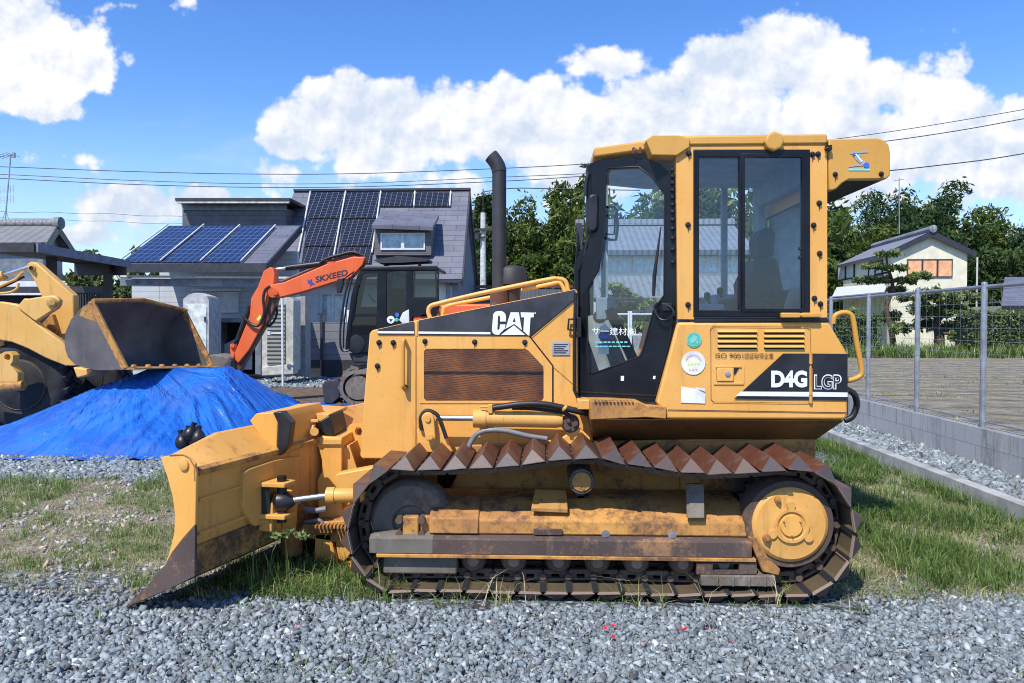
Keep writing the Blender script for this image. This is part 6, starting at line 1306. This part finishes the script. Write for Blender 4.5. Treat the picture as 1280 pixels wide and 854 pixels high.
for f, m_ in ((0, 'bucket_steel'), (1, 'bucket_steel')):
    q = MB(); q.prism([p + sh_ * f + sh_.normalized() * (-.004 if f == 0 else .004) for p in A_], sh_.normalized() * (.03 if f == 0 else -.03)); obj('side_plate', q, m_, bk2)
    q = MB(); a, b2 = (A_[i_] + sh_ * f + sh_.normalized() * (-.012 if f == 0 else .012) for i_ in (0, -1)); dd = (b2 - a).normalized(); nn = Vector((dd.z, 0, -dd.x)); nn = nn if nn.x < 0 else -nn
    q.prism([a - dd * .02 - nn * .02, b2 - nn * .02, b2 + nn * .07, a + nn * .07 - dd * .02], sh_.normalized() * (.05 if f == 0 else -.05)); obj('side_cutter', q, 'yellow_rust', bk2, bev=.008)
q = MB(); lo = A_[-1]; q.prism([lo + Vector((-.12, 0, .02)), lo + Vector((.12, 0, .0)), lo + Vector((.12, 0, -.02)), lo + Vector((-.12, 0, -.025))], sh_); obj('cutting_edge', q, 'yellow_grimy', bk2)
q = MB()
for k in range(7): p = lo + sh_ * (.06 + .145 * k) + Vector((.02, 0, .02)); q.lathe(p, (0, 0, 1), [(0, .045), (.03, .035), (.035, .01)], 8)
obj('edge_bolt', q, 'yellow_rust', bk2)
q = MB(); rt = [ringsA[0][0], ringsA[1][0], ringsA[2][0]]; q.tube([p + Vector((.01, 0, .01)) for p in rt], .035, 8); obj('spill_edge', q, 'yellow_rust', bk2)
q = MB(); q.prism([A_[1] + Vector((.01, -.008, 0)), A_[0] + Vector((0, -.008, 0)), A_[0].lerp(A_[-1], .32) + Vector((-.06, -.008, 0)), A_[2] + Vector((.05, -.008, -.03))], (0, .005, 0)); obj('worn_paint', q, 'yellow_rust', bk2, flat=True)

# ================================================================== TARP AND PILE
pt0 = Vector((P(130, 405, 10.8).x, 10.9, 0))
def pile_h(x, y):
    # a heap with a short flat top under the bucket, steeper on the right
    u, v = x + 5.62, y - 11.6
    dx = max(0, abs(u) - .62) / (2.25 if u < 0 else 1.12); dy = max(0, abs(v) - .1) / (2.55 if v < 0 else 2.6)
    r_ = (dx ** 1.7 + dy ** 1.7) ** (1 / 1.7)
    return .93 * max(0, 1 - r_)
NX, NYy = 190, 170; xs_ = np.linspace(-9.4, -3.75, NX); ys_ = np.linspace(8.62, 15.2, NYy); V = []
def nz(x, y, s, o=0):
    from mathutils import noise as mn
    return mn.noise(Vector((x * s + o, y * s - o, o * .37)))
tv_ = []
for j, y in enumerate(ys_):
    for i, x in enumerate(xs_):
        yy = y + .10 * nz(x, 0, .8, 3) * (1 if j < 6 else 0); h = pile_h(x, yy)
        th = math.atan2(yy - 11.6, x + 5.6); rr_ = math.hypot(yy - 11.6, x + 5.6)
        wv_ = th * 24 + 2.5 * nz(x, y, .8, 9); fold = (.11 * (1 - abs(math.sin(wv_))) ** 2 * max(0, nz(x, y, .6, 4) + .45) + .055 * (1 - abs(math.sin(wv_ * 2.3 + 1))) ** 2 * max(0, nz(x, y, .9, 14) + .2)) * min(1, rr_ / 1.5) + .075 * nz(x, y, 1.1, 1) + .022 * (.4 - abs(nz(x, y, 2.6, 2)))
        hem = .045 * abs(nz(x, 1, 2.2, 7)) if (j < 4 or i < 3 or i > NX - 4) else 0
        V.append((x, yy, max(.012, h + fold * min(1, h * 4 + .3) + hem + .01)))
q = MB(); q.add(V, [(j * NX + i, j * NX + i + 1, (j + 1) * NX + i + 1, (j + 1) * NX + i) for j in range(NYy - 1) for i in range(NX - 1) if not (V[j * NX + i][2] < .02 and False)])
tp_ = obj('tarpaulin', q, 'tarp_blue', ang=180); tag(tp_, 'creased bright blue tarpaulin covering a heap under the loader bucket', 'tarp')
bgm = MB(); c_ = P(238, 552, 8.9)
for k in range(5): 
    cc_ = c_ + Vector(((k - 2) * .05, .03 * (k % 2), .05 * ((k * 7) % 3))); bgm.lathe(cc_, (.3 * (k % 3 - 1), .2, 1), [(-.10, .02), (-.085, .06), (-.05, .085), (0, .09), (.05, .07), (.085, .04), (.10, .025), (.14, .035)], 16)
bgm.prism([c_ + Vector((.02, 0, .1)), c_ + Vector((.10, 0, .1)), c_ + Vector((.11, 0, .2)), c_ + Vector((.05, 0, .16)), c_ + Vector((.01, 0, .21))], (0, .04, 0))
zmin = min(v.z for v in bgm.v); hh = pile_h(c_.x, c_.y)
tag(obj('weight_bag', bgm, 'black_steel'), 'small black weight bag holding down the blue tarpaulin behind the blade', 'bag')

# ================================================================== ORANGE EXCAVATOR
YE = 14.9
xv = thing('mini_excavator', (P(500, 405, YE).x, YE + .8, 0), 'orange compact excavator with black cab parked before the solar house', 'excavator')
Zx = lambda L: [(320 + x / 8.533, 310 + y / 8.533) for x, y in L]
Zs = lambda L: [(200 + x / 5.023, 330 + y / 5.023) for x, y in L]
Zc = lambda L: [(400 + x / 4.07, 310 + y / 4.07) for x, y in L]
q = MB(); q.prism(pl(Zx([(100, 450), (130, 415), (170, 388), (290, 368), (760, 168), (1040, 90), (1110, 95), (1165, 92), (1140, 180), (1060, 270), (990, 335), (880, 352), (500, 470), (250, 532), (165, 535), (115, 500)]), YE + .25), (0, .24, 0)); boom = obj('boom', q, 'orange_paint', xv, bev=.02)
text('boom_lettering', 'SKXEED', 394.5, 346, 434.5, 353.5, YE + .247, 'dark_decal', boom, bold=.02, skew=-9.5, lift=.004)
decal('boom_mark', [Zx([(545, 330), (575, 350), (590, 325), (600, 345), (590, 358), (628, 385), (600, 392), (575, 410), (580, 385), (555, 380)])], YE + .247, 'navy_decal', boom, .004)
q = MB(); q.cyl(P(341, 366, YE + .2), P(341, 366, YE + .55), .10, n=20); q.cyl(P(344, 366, YE + .17), P(344, 366, YE + .5), .05, n=16); obj('boom_pin', q, 'orange_paint', boom)
q = MB(); q.tube([P(*Zx([(290, 352)])[0], YE + .37), P(*Zx([(760, 150)])[0], YE + .37), P(*Zx([(1050, 75)])[0], YE + .37)], .03, 8); obj('boom_pipe', q, 'rust_brown', boom)
for k, (a, b2) in enumerate((((760, 165), (850, 150)), )):
    q = MB(); q.prism(pl(Zx([(755, 172), (765, 148), (830, 145), (850, 158)]), YE + .25), (0, .2, 0)); obj('boom_bracket', q, 'orange_paint', boom)
q = MB(); q.cyl(P(*Zx([(220, 228)])[0], YE + .37), P(*Zx([(330, 215)])[0], YE + .37), .035); rdx = obj('arm_rod', q, 'chrome', xv)
q = MB(); q.cyl(P(*Zx([(320, 214)])[0], YE + .37), P(*Zx([(720, 165)])[0], YE + .37), .062); obj('arm_cylinder', q, 'black_steel', xv)
q = MB(); q.tube(smooth_path([P(x, y, YE + .3) for x, y in Zx([(680, 160), (760, 110), (900, 70), (1000, 45), (1080, 52), (1150, 85)])], 5), .03, 8); q.tube(smooth_path([P(x, y, YE + .35) for x, y in Zx([(700, 130), (850, 95), (980, 60), (1060, 70), (1120, 110)])], 5), .025, 8); obj('boom_hose', q, 'hose_black', xv)
q = MB(); q.prism(pl(Zs([(650, 45), (690, 20), (712, 26), (720, 60), (716, 110), (692, 190), (660, 300), (640, 390), (560, 540), (490, 625), (470, 600), (468, 560), (520, 430), (562, 330), (572, 215), (615, 140)]), YE + .28), (0, .26, 0)); stk = obj('arm', q, 'orange_paint', xv, bev=.015)
q = MB(); q.prism(pl(Zs([(690, 200), (735, 215), (700, 320), (640, 420), (560, 560), (490, 690), (460, 690), (500, 610), (570, 530), (640, 395)]), YE + .34), (0, .2, 0)); obj('arm_shaded_face', q, 'rust_brown', stk, bev=.01)  # back face of the arm, its shade put in as dark brown
decal('arm_sticker', [Zs([(605, 345), (628, 318), (636, 340), (612, 362)])], YE + .277, 'yellow_decal', stk, .004)
q = MB(); q.tube(smooth_path([P(x, y, YE + .2) for x, y in Zs([(690, 140), (660, 165), (648, 220), (655, 290), (645, 340), (620, 385), (575, 380), (535, 345), (520, 325)])], 5), .03, 8); q.tube(smooth_path([P(x, y, YE + .5) for x, y in Zs([(725, 240), (735, 300), (715, 360), (680, 390), (650, 370)])], 5), .025, 8); obj('arm_hose', q, 'hose_black', xv)
q = MB(); q.cyl(P(*Zs([(565, 260)])[0], YE + .4), P(*Zs([(488, 480)])[0], YE + .4), .055); q.cyl(P(*Zs([(490, 470)])[0], YE + .4), P(*Zs([(455, 515)])[0], YE + .4), .03); obj('bucket_cylinder', q, 'black_steel', xv)
q = MB(); q.prism(pl(Zs([(438, 520), (470, 505), (475, 530), (460, 600), (445, 590)]), YE + .35), (0, .12, 0)); q.cyl(P(*Zs([(455, 515)])[0], YE + .3), P(*Zs([(455, 515)])[0], YE + .55), .05); obj('bucket_link', q, 'orange_paint', xv, bev=.01)
q = MB(); q.prism(pl(Zs([(290, 580), (330, 568), (400, 575), (432, 590), (440, 640), (430, 690), (440, 715), (400, 720), (380, 690), (345, 660), (310, 640)]), YE + .1), (0, .6, 0)); xb = obj('bucket', q, 'dusty_steel', xv, bev=.03)
q = MB(); q.prism(pl(Zs([(395, 640), (430, 600), (445, 610), (440, 700), (415, 715)]), YE + .05), (0, .1, 0)); obj('bucket_ear', q, 'rust_steel', xb, bev=.01)
# cab
q = MB(); q.ring(pl(Zc([(128, 515), (140, 380), (160, 240), (190, 140), (215, 104), (240, 98), (400, 92), (590, 96), (604, 110), (604, 310), (590, 345), (470, 350), (455, 530), (160, 530)]), YE), [pl(Zc([(175, 335), (190, 230), (215, 135), (228, 130), (292, 128), (290, 335)]), YE), pl(Zc([(337, 340), (337, 130), (345, 122), (435, 112), (440, 120), (438, 335), (420, 345)]), YE), pl(Zc([(468, 255), (470, 125), (480, 115), (590, 118), (597, 130), (597, 258)]), YE), pl(Zc([(160, 385), (175, 350), (285, 350), (285, 400), (240, 445), (160, 430)]), YE)], (0, .06, 0)); xc = obj('cab', q, 'black_paint', xv, ang=30)
q = MB(); q.prism(pl(Zc([(135, 510), (150, 370), (215, 108), (592, 100), (600, 340), (470, 345), (450, 525)]), YE + .03), (0, .004, 0)); obj('cab_glazing', q, 'dark_glass', xc, flat=True)
q = MB(); q.ring(pl(Zc([(128, 515), (140, 380), (160, 240), (190, 140), (215, 104), (590, 96), (604, 310), (590, 345), (455, 530), (160, 530)]), YE + 1.0), [pl(Zc([(205, 300), (235, 150), (290, 145), (290, 300)]), YE + 1.0), pl(Zc([(480, 250), (485, 130), (585, 128), (590, 250)]), YE + 1.0)], (0, .05, 0)); obj('far_cab_side', q, 'black_paint', xc, ang=30)
q = MB(); q.prism(pl(Zc([(205, 104), (240, 92), (590, 90), (606, 104), (606, 116), (210, 116)]), YE - .02), (0, 1.1, 0)); obj('cab_roof', q, 'black_paint', xc, bev=.03)
q = MB(); q.prism(pl(Zc([(270, 62), (400, 40), (550, 55), (550, 68), (400, 76), (300, 78)]), YE + .2), (0, .6, 0)); q.span(P(*Zc([(330, 95)])[0], YE + .3), P(*Zc([(345, 70)])[0], YE + .7)); q.span(P(*Zc([(500, 95)])[0], YE + .3), P(*Zc([(515, 60)])[0], YE + .7)); obj('roof_visor', q, 'dark_grey', xc, bev=.01)
q = MB()
for y_ in (120, 160, 200, 240, 280, 320): q = MB(); q.box(P(*Zc([(600, y_)])[0], YE - .02), (.04, .04, .04)); obj('clip', q, 'black_steel', xc)
q = MB()
q.tube(smooth_path([P(x, y, YE - .25) for x, y in Zc([(150, 150), (125, 250), (110, 350), (103, 430), (105, 500), (120, 525), (150, 520)])], 5), .022, 8); obj('guard_rail', q, 'black_steel', xc)
q = MB(); q.tube(smooth_path([P(x, y, YE - .15) for x, y in Zc([(170, 130), (140, 260), (122, 400), (120, 510)])], 5), .016, 8); obj('guard_rail', q, 'black_steel', xc)
q = MB(); q.prism(pl(Zc([(82, 170), (92, 156), (118, 152), (116, 190), (105, 228), (84, 230)]), YE - .2), (0, .08, 0)); q.cyl(P(*Zc([(118, 160)])[0], YE - .16), P(*Zc([(175, 120)])[0], YE), .015); obj('cab_mirror', q, 'black_steel', xc, bev=.01)
q = MB(); q.prism(pl(Zc([(345, 340), (352, 280), (400, 260), (440, 262), (436, 330)]), YE + .4), (0, .45, 0)); q.prism(pl(Zc([(385, 262), (392, 215), (430, 215), (432, 265)]), YE + .45), (0, .3, 0)); obj('operator_seat', q, 'rust_brown', xc, bev=.03)
q = MB(); q.prism(pl(Zc([(362, 205), (375, 140), (430, 150), (432, 210)]), YE + .6), (0, .02, 0)); q.lathe(P(*Zc([(420, 122)])[0], YE + .1), -Yv, [(0, .05), (.02, .045)], 12); obj('white_cover', q, 'curtain_white', xc, flat=True)
q = MB(); q.tube([P(*Zc([(245, 235)])[0], YE + .2), P(*Zc([(280, 280)])[0], YE + .2)], .02, 6); obj('wiper', q, 'shed_white', xc)
q = MB(); q.lathe(P(*Zc([(185, 490)])[0], YE), -Yv, [(0, .19), (.02, .18), (.03, .12), (.03, .01)], 20); obj('step_plate', q, 'black_steel', xc)
q = MB(); q.prism(pl(Zc([(145, 535), (455, 525), (455, 580), (235, 585), (170, 585), (155, 560)]), YE + .05), (0, 1.3, 0)); obj('deck', q, 'dark_grey', xv, bev=.03)
q = MB(); q.prism(pl(Zc([(475, 305), (490, 292), (700, 286), (1000, 282), (1080, 310), (1080, 560), (455, 560), (470, 400)]), YE + .02), (0, 1.4, 0)); eng = obj('engine_housing', q, 'orange_paint', xv, bev=.05)
q = MB(); q.prism(pl(Zc([(402, 368), (420, 330), (452, 312), (455, 380), (420, 385)]), YE - .02), (0, .05, 0)); obj('white_panel', q, 'shed_white', eng, bev=.01)
q = MB(); q.prism(pl(Zc([(512, 330), (545, 330), (545, 352), (512, 352)]), YE + .0), (0, .03, 0)); obj('intake_slot', q, 'void_dark', eng)
for (cx, cy, r_, m_) in ((360, 365, 20, 'white_decal'), (392, 340, 11, 'blue_decal'), (390, 365, 10, 'green_decal')): decal('cab_sticker', [Zc(cpx(cx, cy, r_, 14))], YE, m_, xc, .01)
decal('cab_sticker', [Zc([(350, 362), (370, 362), (360, 378)])], YE, 'navy_decal', xc, .014)
# tracks, blade of the excavator
def xtrack(Y):
    cen_, hw, hr = P(520, 477, Y), 1.35, .36
    pts = []
    xa, xb_ = P(446, 480, Y).x, P(680, 480, Y).x
    for a in range(90, 271, 12): pts.append(Vector((xa + .36 * math.cos(R(a)), Y, .37 + .36 * math.sin(R(a)))))
    for a in range(-90, 91, 12): pts.append(Vector((xb_ + .36 * math.cos(R(a)), Y, .37 + .36 * math.sin(R(a)))))
    ins = [p.lerp(Vector((min(max(p.x, xa), xb_), Y, .37)), .2) for p in pts]
    q = MB(); q.ring(pts, [ins], (0, .4, 0)); t_ = obj('rubber_track', q, 'dusty_steel', xv)
    q = MB()
    pr, L_ = resample(pts[::-1], 52)
    for k in range(52):
        p, p2 = pr[k], pr[(k + 1) % 52]; tt = (p2 - p).normalized(); n = Vector((-tt.z, 0, tt.x)); q.box(p + n * .012 + Yv * .2, (.05, .40, .035), Matrix((tt, Yv, n)).transposed())
    obj('track_lug', q, 'dusty_steel', t_)
    q = MB(); q.span((xa + .12, Y + .05, .22), (xb_ - .1, Y + .3, .50)); obj('track_beam', q, 'wood_grey', t_, bev=.03)
    for xi in (xa, xb_): q = MB(); q.cyl((xi, Y + .04, .37), (xi, Y + .34, .37), .25, n=24); obj('idler', q, 'dusty_steel', t_)
xtrack(YE - .1); xtrack(YE + 1.25)
q = MB(); q.prism(pl(Zc([(10, 695), (30, 675), (85, 668), (108, 690), (100, 760), (60, 795), (20, 790)]), YE), (0, 1.8, 0)); obj('dozer_blade', q, 'dark_grey', xv, bev=.02)
q = MB(); q.prism(pl(Zc([(90, 740), (250, 720), (250, 745), (90, 780)]), YE + .5), (0, .15, 0)); obj('blade_arm', q, 'dark_grey', xv, bev=.02)
# ================================================================== STONES, GRASS, WEEDS
ico = bmesh.new(); bmesh.ops.create_cube(ico, size=1.45); bmesh.ops.triangulate(ico, faces=ico.faces); IV = np.array([v.co[:] for v in ico.verts]); IF = np.array([[v.index for v in f.verts] for f in ico.faces]); ico.free()
def stones(name, xy, size, m, z=0, flat=.65, sig=.3, tint=None, label=None):
    n = len(xy); s = size * np.exp(rng.normal(0, sig, n).clip(-.9, .62)); nv = len(IV)
    V = np.repeat(IV[None], n, 0) * (1 + .30 * rng.normal(size=(n, nv, 1)).clip(-1.6, 1.3)) + .18 * rng.normal(size=(n, nv, 3))
    V = V * (np.array([1, .8, flat]) * np.exp(rng.normal(0, .22, (n, 3))))[:, None, :]
    q = rng.normal(size=(n, 4)); q[:, 1:3] *= .5; q /= np.linalg.norm(q, axis=1)[:, None]; a, b, c, d = q.T
    Rm = np.stack([1 - 2 * (c * c + d * d), 2 * (b * c - a * d), 2 * (b * d + a * c), 2 * (b * c + a * d), 1 - 2 * (b * b + d * d), 2 * (c * d - a * b), 2 * (b * d - a * c), 2 * (c * d + a * b), 1 - 2 * (b * b + c * c)], 1).reshape(n, 3, 3)
    V = np.einsum('nij,nkj->nki', Rm, V) * s[:, None, None]
    zz = (z if np.isscalar(z) else z) + s * .35 * flat
    V += np.stack([xy[:, 0], xy[:, 1], np.broadcast_to(zz, n)], 1)[:, None, :]
    Fc = (IF[None] + (np.arange(n) * nv)[:, None, None]).reshape(-1, 3)
    tv = np.clip(.45 + .22 * rng.normal(size=n), 0, 1) if tint is None else tint(n)
    o = np_obj(name, V.reshape(-1, 3), Fc, np.repeat(tv, nv), m); tag(o, label, None, None, 'stuff'); return o
def vnoise(x, y, s, o=0):
    from mathutils import noise as mn
    return np.array([mn.noise(Vector((a * s + o, b * s, o))) for a, b in zip(x, y)])
def scatter(n, x0, x1, y0, y1): return np.stack([rng.uniform(x0, x1, n), rng.uniform(y0, y1, n)], 1)
# near gravel
xy = scatter(150000, -5.6, 5.0, 2.6, 5.05)
wobv = vnoise(xy[:, 0], xy[:, 1], .9, 1) * .35 + vnoise(xy[:, 0], xy[:, 1], 3.5, 6) * .12
edge = 4.38 + wobv + np.where(xy[:, 0] < -1.2, -.12, 0) + np.where(xy[:, 0] > 1.9, .05, 0)
edge = np.where((xy[:, 0] > -1.15) & (xy[:, 0] < 1.85), np.minimum(edge, 4.285 + .03 * vnoise(xy[:, 0], xy[:, 1], 6, 2)), edge)
xy = xy[(xy[:, 1] < edge + np.where(np.abs(xy[:, 0] - .35) < 1.5, 0, .16 * rng.normal(size=len(xy)).clip(-.6, 2.2))) & (np.abs(xy[:, 0]) < xy[:, 1] * .72 + 1.9) & ((xy[:, 0] < 3.9) | (xy[:, 0] > 5))]
lay = rng.random(len(xy)) ** 1.5 * .020 * np.clip((4.36 - xy[:, 1]) / .10, 0, 1) * np.where(np.abs(xy[:, 0] - .35) < 1.75, 1, 1)
stones('gravel', xy, .0122, 'gravel_stone', lay, sig=.42, label='loose crushed blue grey gravel')
# gravel in front of the heap and under the fence
xy = scatter(27000, -9.8, -.7, 7.3, 8.9); e_ = 7.55 + .35 * vnoise(xy[:, 0], xy[:, 1], 1.1, 2); xy = xy[(xy[:, 1] > e_)]
stones('gravel', xy, .020, 'gravel_stone', .0, sig=.3, label='gravel beside the tarpaulin')
xy = scatter(9000, 4.06, 4.69, 4.5, 17); stones('gravel', xy, .024, 'gravel_stone', .13, sig=.3, label='gravel between kerb and wall')
# scattered stones in the weedy soil
xy = scatter(8500, -7.2, 3.9, 4.4, 7.6); k_ = vnoise(xy[:, 0], xy[:, 1], 1.4, 8); xy = xy[(k_ > -.05) & ~((xy[:, 0] > -1.6) & (xy[:, 0] < 2.2) & (xy[:, 1] < 5.2))]
stones('pebbles', xy, .013, 'pebble_warm', .0, sig=.5, tint=lambda n: np.clip(.55 + .28 * rng.normal(size=n), 0, 1), label='pale stones in the weedy soil')
xy = scatter(2500, -4.2, -.5, 13.2, 21.0); stones('rubble', xy, .04, 'dirt_clod', .0, sig=.6, label='brown soil clods by the excavator')
xy = scatter(9000, -8, 1.5, 19, 22.3); stones('gravel', xy, .035, 'gravel_stone', 0, sig=.3, label='gravel along the garden wall')

def grass(xy, h, wd, tint, lean=.5, name='grass', label=None, z=0):
    n = len(xy); th = rng.uniform(0, 6.283, n); d = np.stack([np.cos(th), np.sin(th), np.zeros(n)], 1); s = np.stack([-d[:, 1], d[:, 0], np.zeros(n)], 1)
    h = h * np.exp(rng.normal(0, .35, n)); ln = lean * np.abs(rng.normal(1, .5, n)); w_ = wd * (.6 + .8 * rng.random(n))
    b = np.stack([xy[:, 0], xy[:, 1], np.full(n, 0.0) + z], 1); up = np.array([0, 0, 1.0])
    m1 = b + up * (h * .55)[:, None] + d * (h * ln * .3)[:, None]; tp = b + up * (h * np.clip(1 - ln * .28, .35, 1))[:, None] + d * (h * ln)[:, None]
    V = np.stack([b - s * w_[:, None] / 2, b + s * w_[:, None] / 2, m1 + s * w_[:, None] * .42, m1 - s * w_[:, None] * .42, tp], 1).reshape(-1, 3)
    o = (np.arange(n) * 5)[:, None]; Fc = np.concatenate([o + np.array([0, 1, 2]), o + np.array([0, 2, 3]), o + np.array([3, 2, 4])], 1).reshape(-1, 3)
    ob = np_obj(name, V, Fc, np.repeat(np.clip(tint, 0, 1), 5), 'grass_blade'); tag(ob, label, None, None, 'stuff'); return ob
def tufts(n, box, per, spread, dens=None):
    c = scatter(n, *box)
    if dens is not None: c = c[dens(c[:, 0], c[:, 1]) > rng.random(len(c))]
    k = rng.integers(per // 2, per * 2, len(c)); ctr = np.repeat(c, k, 0); sp = np.repeat(spread * np.exp(rng.normal(0, .4, len(c))), k)[:, None]
    tone = np.repeat(rng.normal(0, .16, len(c)), k)
    return ctr + rng.normal(size=ctr.shape) * sp, tone
S1 = lambda v, lo, hi: np.clip((v - lo) / (hi - lo), 0, 1)
# right: thick green grass between the tracks and the kerb
xy, tn = tufts(8200, (1.35, 3.92, 4.55, 12.5), 16, .035, lambda x, y: (.12 + .88 * S1(vnoise(x, y, 1.3, 3) + .4 * vnoise(x, y, 4, 13), -.2, .2)) * S1(y, 4.45, 4.9) * (1 - .85 * S1(x - .42 * y, .75, 1.2) * S1(8 - y, 0, 1)))
grass(xy, .095, .0048, .33 + tn + .16 * rng.normal(size=len(xy)), .8, label='tangled green grass by the kerb')
xy, tn = tufts(2200, (1.35, 3.9, 4.5, 8.5), 12, .05); grass(xy, .05, .004, .78 + tn * .5 + .1 * rng.normal(size=len(xy)), 1.6, label='dry straw among the green grass')
# left: thin dry growth on the stony soil
xy, tn = tufts(5400, (-7.2, -.9, 4.35, 7.7), 12, .03, lambda x, y: S1(vnoise(x, y, 1.5, 5) + .3 * vnoise(x, y, 4, 9), -.15, .3) * .9)
grass(xy, .05, .004, .48 + tn + .18 * rng.normal(size=len(xy)), 1.0, label='thin dry grass on stony soil')
xy, tn = tufts(3300, (-7.2, -.9, 4.4, 7.7), 9, .05); grass(xy, .028, .0035, .84 + tn * .5 + .1 * rng.normal(size=len(xy)), 1.6, label='dry straw on the stony soil')
xy, tn = tufts(420, (-5.6, -.9, 7.0, 7.9), 14, .05, lambda x, y: S1(vnoise(x, y, 1.2, 15), -.1, .3)); grass(xy, .09, .005, .45 + tn + .15 * rng.normal(size=len(xy)), .7, label='grass along the gravel edge')
# under and behind the blade, along the tracks: tall weeds
xy, tn = tufts(260, (-2.2, -.85, 4.15, 4.9), 14, .04, lambda x, y: S1(y - 4.2 - .15 * vnoise(x, y, 2, 4), 0, .25) * S1(x + 2.35 - .25 * (y - 4), 0, .2)); grass(xy, .085, .005, .42 + tn + .18 * rng.normal(size=len(xy)), .9, label='weeds growing behind the blade')
xy, tn = tufts(22, (-1.9, -.95, 4.25, 4.6), 6, .03); grass(xy, .19, .006, .33 + tn + .15 * rng.normal(size=len(xy)), .6, label='tall weeds under the blade linkage')
xy, tn = tufts(80, (-1.2, 1.9, 4.2, 4.36), 5, .025); grass(xy, .05, .004, .55 + tn + .2 * rng.normal(size=len(xy)), .8, label='wisps of grass along the track')
xy, tn = tufts(14, (-.95, 1.4, 4.26, 4.34), 7, .02); grass(xy, .15, .004, .75 + tn + .15 * rng.normal(size=len(xy)), 1.0, label='dry wisps caught beside the track')
xy, tn = tufts(900, (-3.3, 3.3, 3.2, 4.45), 10, .03, lambda x, y: S1(vnoise(x, y, 1.6, 21), .08, .4) * np.where(x < 0, .9, .3)); grass(xy, .04, .004, .5 + tn + .2 * rng.normal(size=len(xy)), 1.1, label='sparse weeds poking through the gravel')
# behind, mid ground and beyond the fence
xy, tn = tufts(500, (-2.2, 1.2, 7.0, 15), 14, .07, lambda x, y: S1(vnoise(x, y, .8, 12), -.1, .3)); grass(xy, .13, .008, .4 + tn + .15 * rng.normal(size=len(xy)), .7, label='grass behind the bulldozer')
xy, tn = tufts(1800, (4.9, 30, 29.5, 34), 12, .14); grass(xy, .38, .03, .42 + tn + .15 * rng.normal(size=len(xy)), .6, label='rough grass at the far edge of the field', z=.3)
xy, tn = tufts(1500, (4.9, 11, 9, 30), 6, .1, lambda x, y: S1(vnoise(x, y, .5, 31), .0, .5)); grass(xy, .07, .012, .6 + tn, .9, label='stubble in the ploughed field', z=.31)
xy, tn = tufts(260, (3.80, 3.93, 4.6, 11), 7, .025); grass(xy, .11, .005, .4 + tn, .7, label='grass fringe along the kerb')
# one arching weed stem by the blade
wd_ = thing('arching_weed', P(325, 700, 4.6), 'long arching weed stem hanging behind the dozer blade', 'weed'); wd_.location.z = 0
q = MB(); st = smooth_path([P(317, 722, 4.5), P(317, 690, 4.5), P(325, 676, 4.5), P(345, 668, 4.5), P(365, 667, 4.5), P(380, 671, 4.5)], 8); st[0].z = 0; q.tube(st, [.006 * (1 - .6 * i / len(st)) for i in range(len(st))], 6); obj('stem', q, 'weed_stem', wd_)
cs = [tuple(p - wd_.location) for p in st[20:]]; V, Fq, tv = leaves(cs, [(.02, .03, .025)] * len(cs), 110, .015, long=2.6); np_obj('leaf_fringe', V, Fq, tv * .4 + .55, 'leaf_hedge', wd_)
# fallen red petals
pq = [(757, 786), (767, 783), (852, 789), (858, 787), (766, 797), (884, 788), (916, 806), (329, 767), (371, 782), (806, 804)]
base = None
for k, (px, py) in enumerate(pq):
    g = G(px, py, .045)
    if base is None:
        q = MB(); q.rings([[Vector((math.cos(a) * r_ * 1.3, math.sin(a) * r_, .004 + .012 * (r_ / .014) ** 2 * (1 if i < 2 else .7))) + Vector((0, 0, dz_)) for i, a in enumerate([j * 1.0472 for j in range(6)])] for r_, dz_ in ((.0015, 0), (.006, 0), (.010, .0), (.009, .003), (.0015, .004))]); base = obj('petal', q, 'petal_red', None, org=(0, 0, 0)); o = base
    else: o = base.copy(); COL.objects.link(o)
    o.location = g; o.rotation_euler = (rng.uniform(-.5, .5), rng.uniform(-.5, .5), rng.uniform(0, 6))
    lab = 'small red petal lying on the gravel in front of the track' if px > 600 else 'small red petal lying on the gravel below the blade'
    tag(o, lab, 'petal', 'red petals on the gravel')
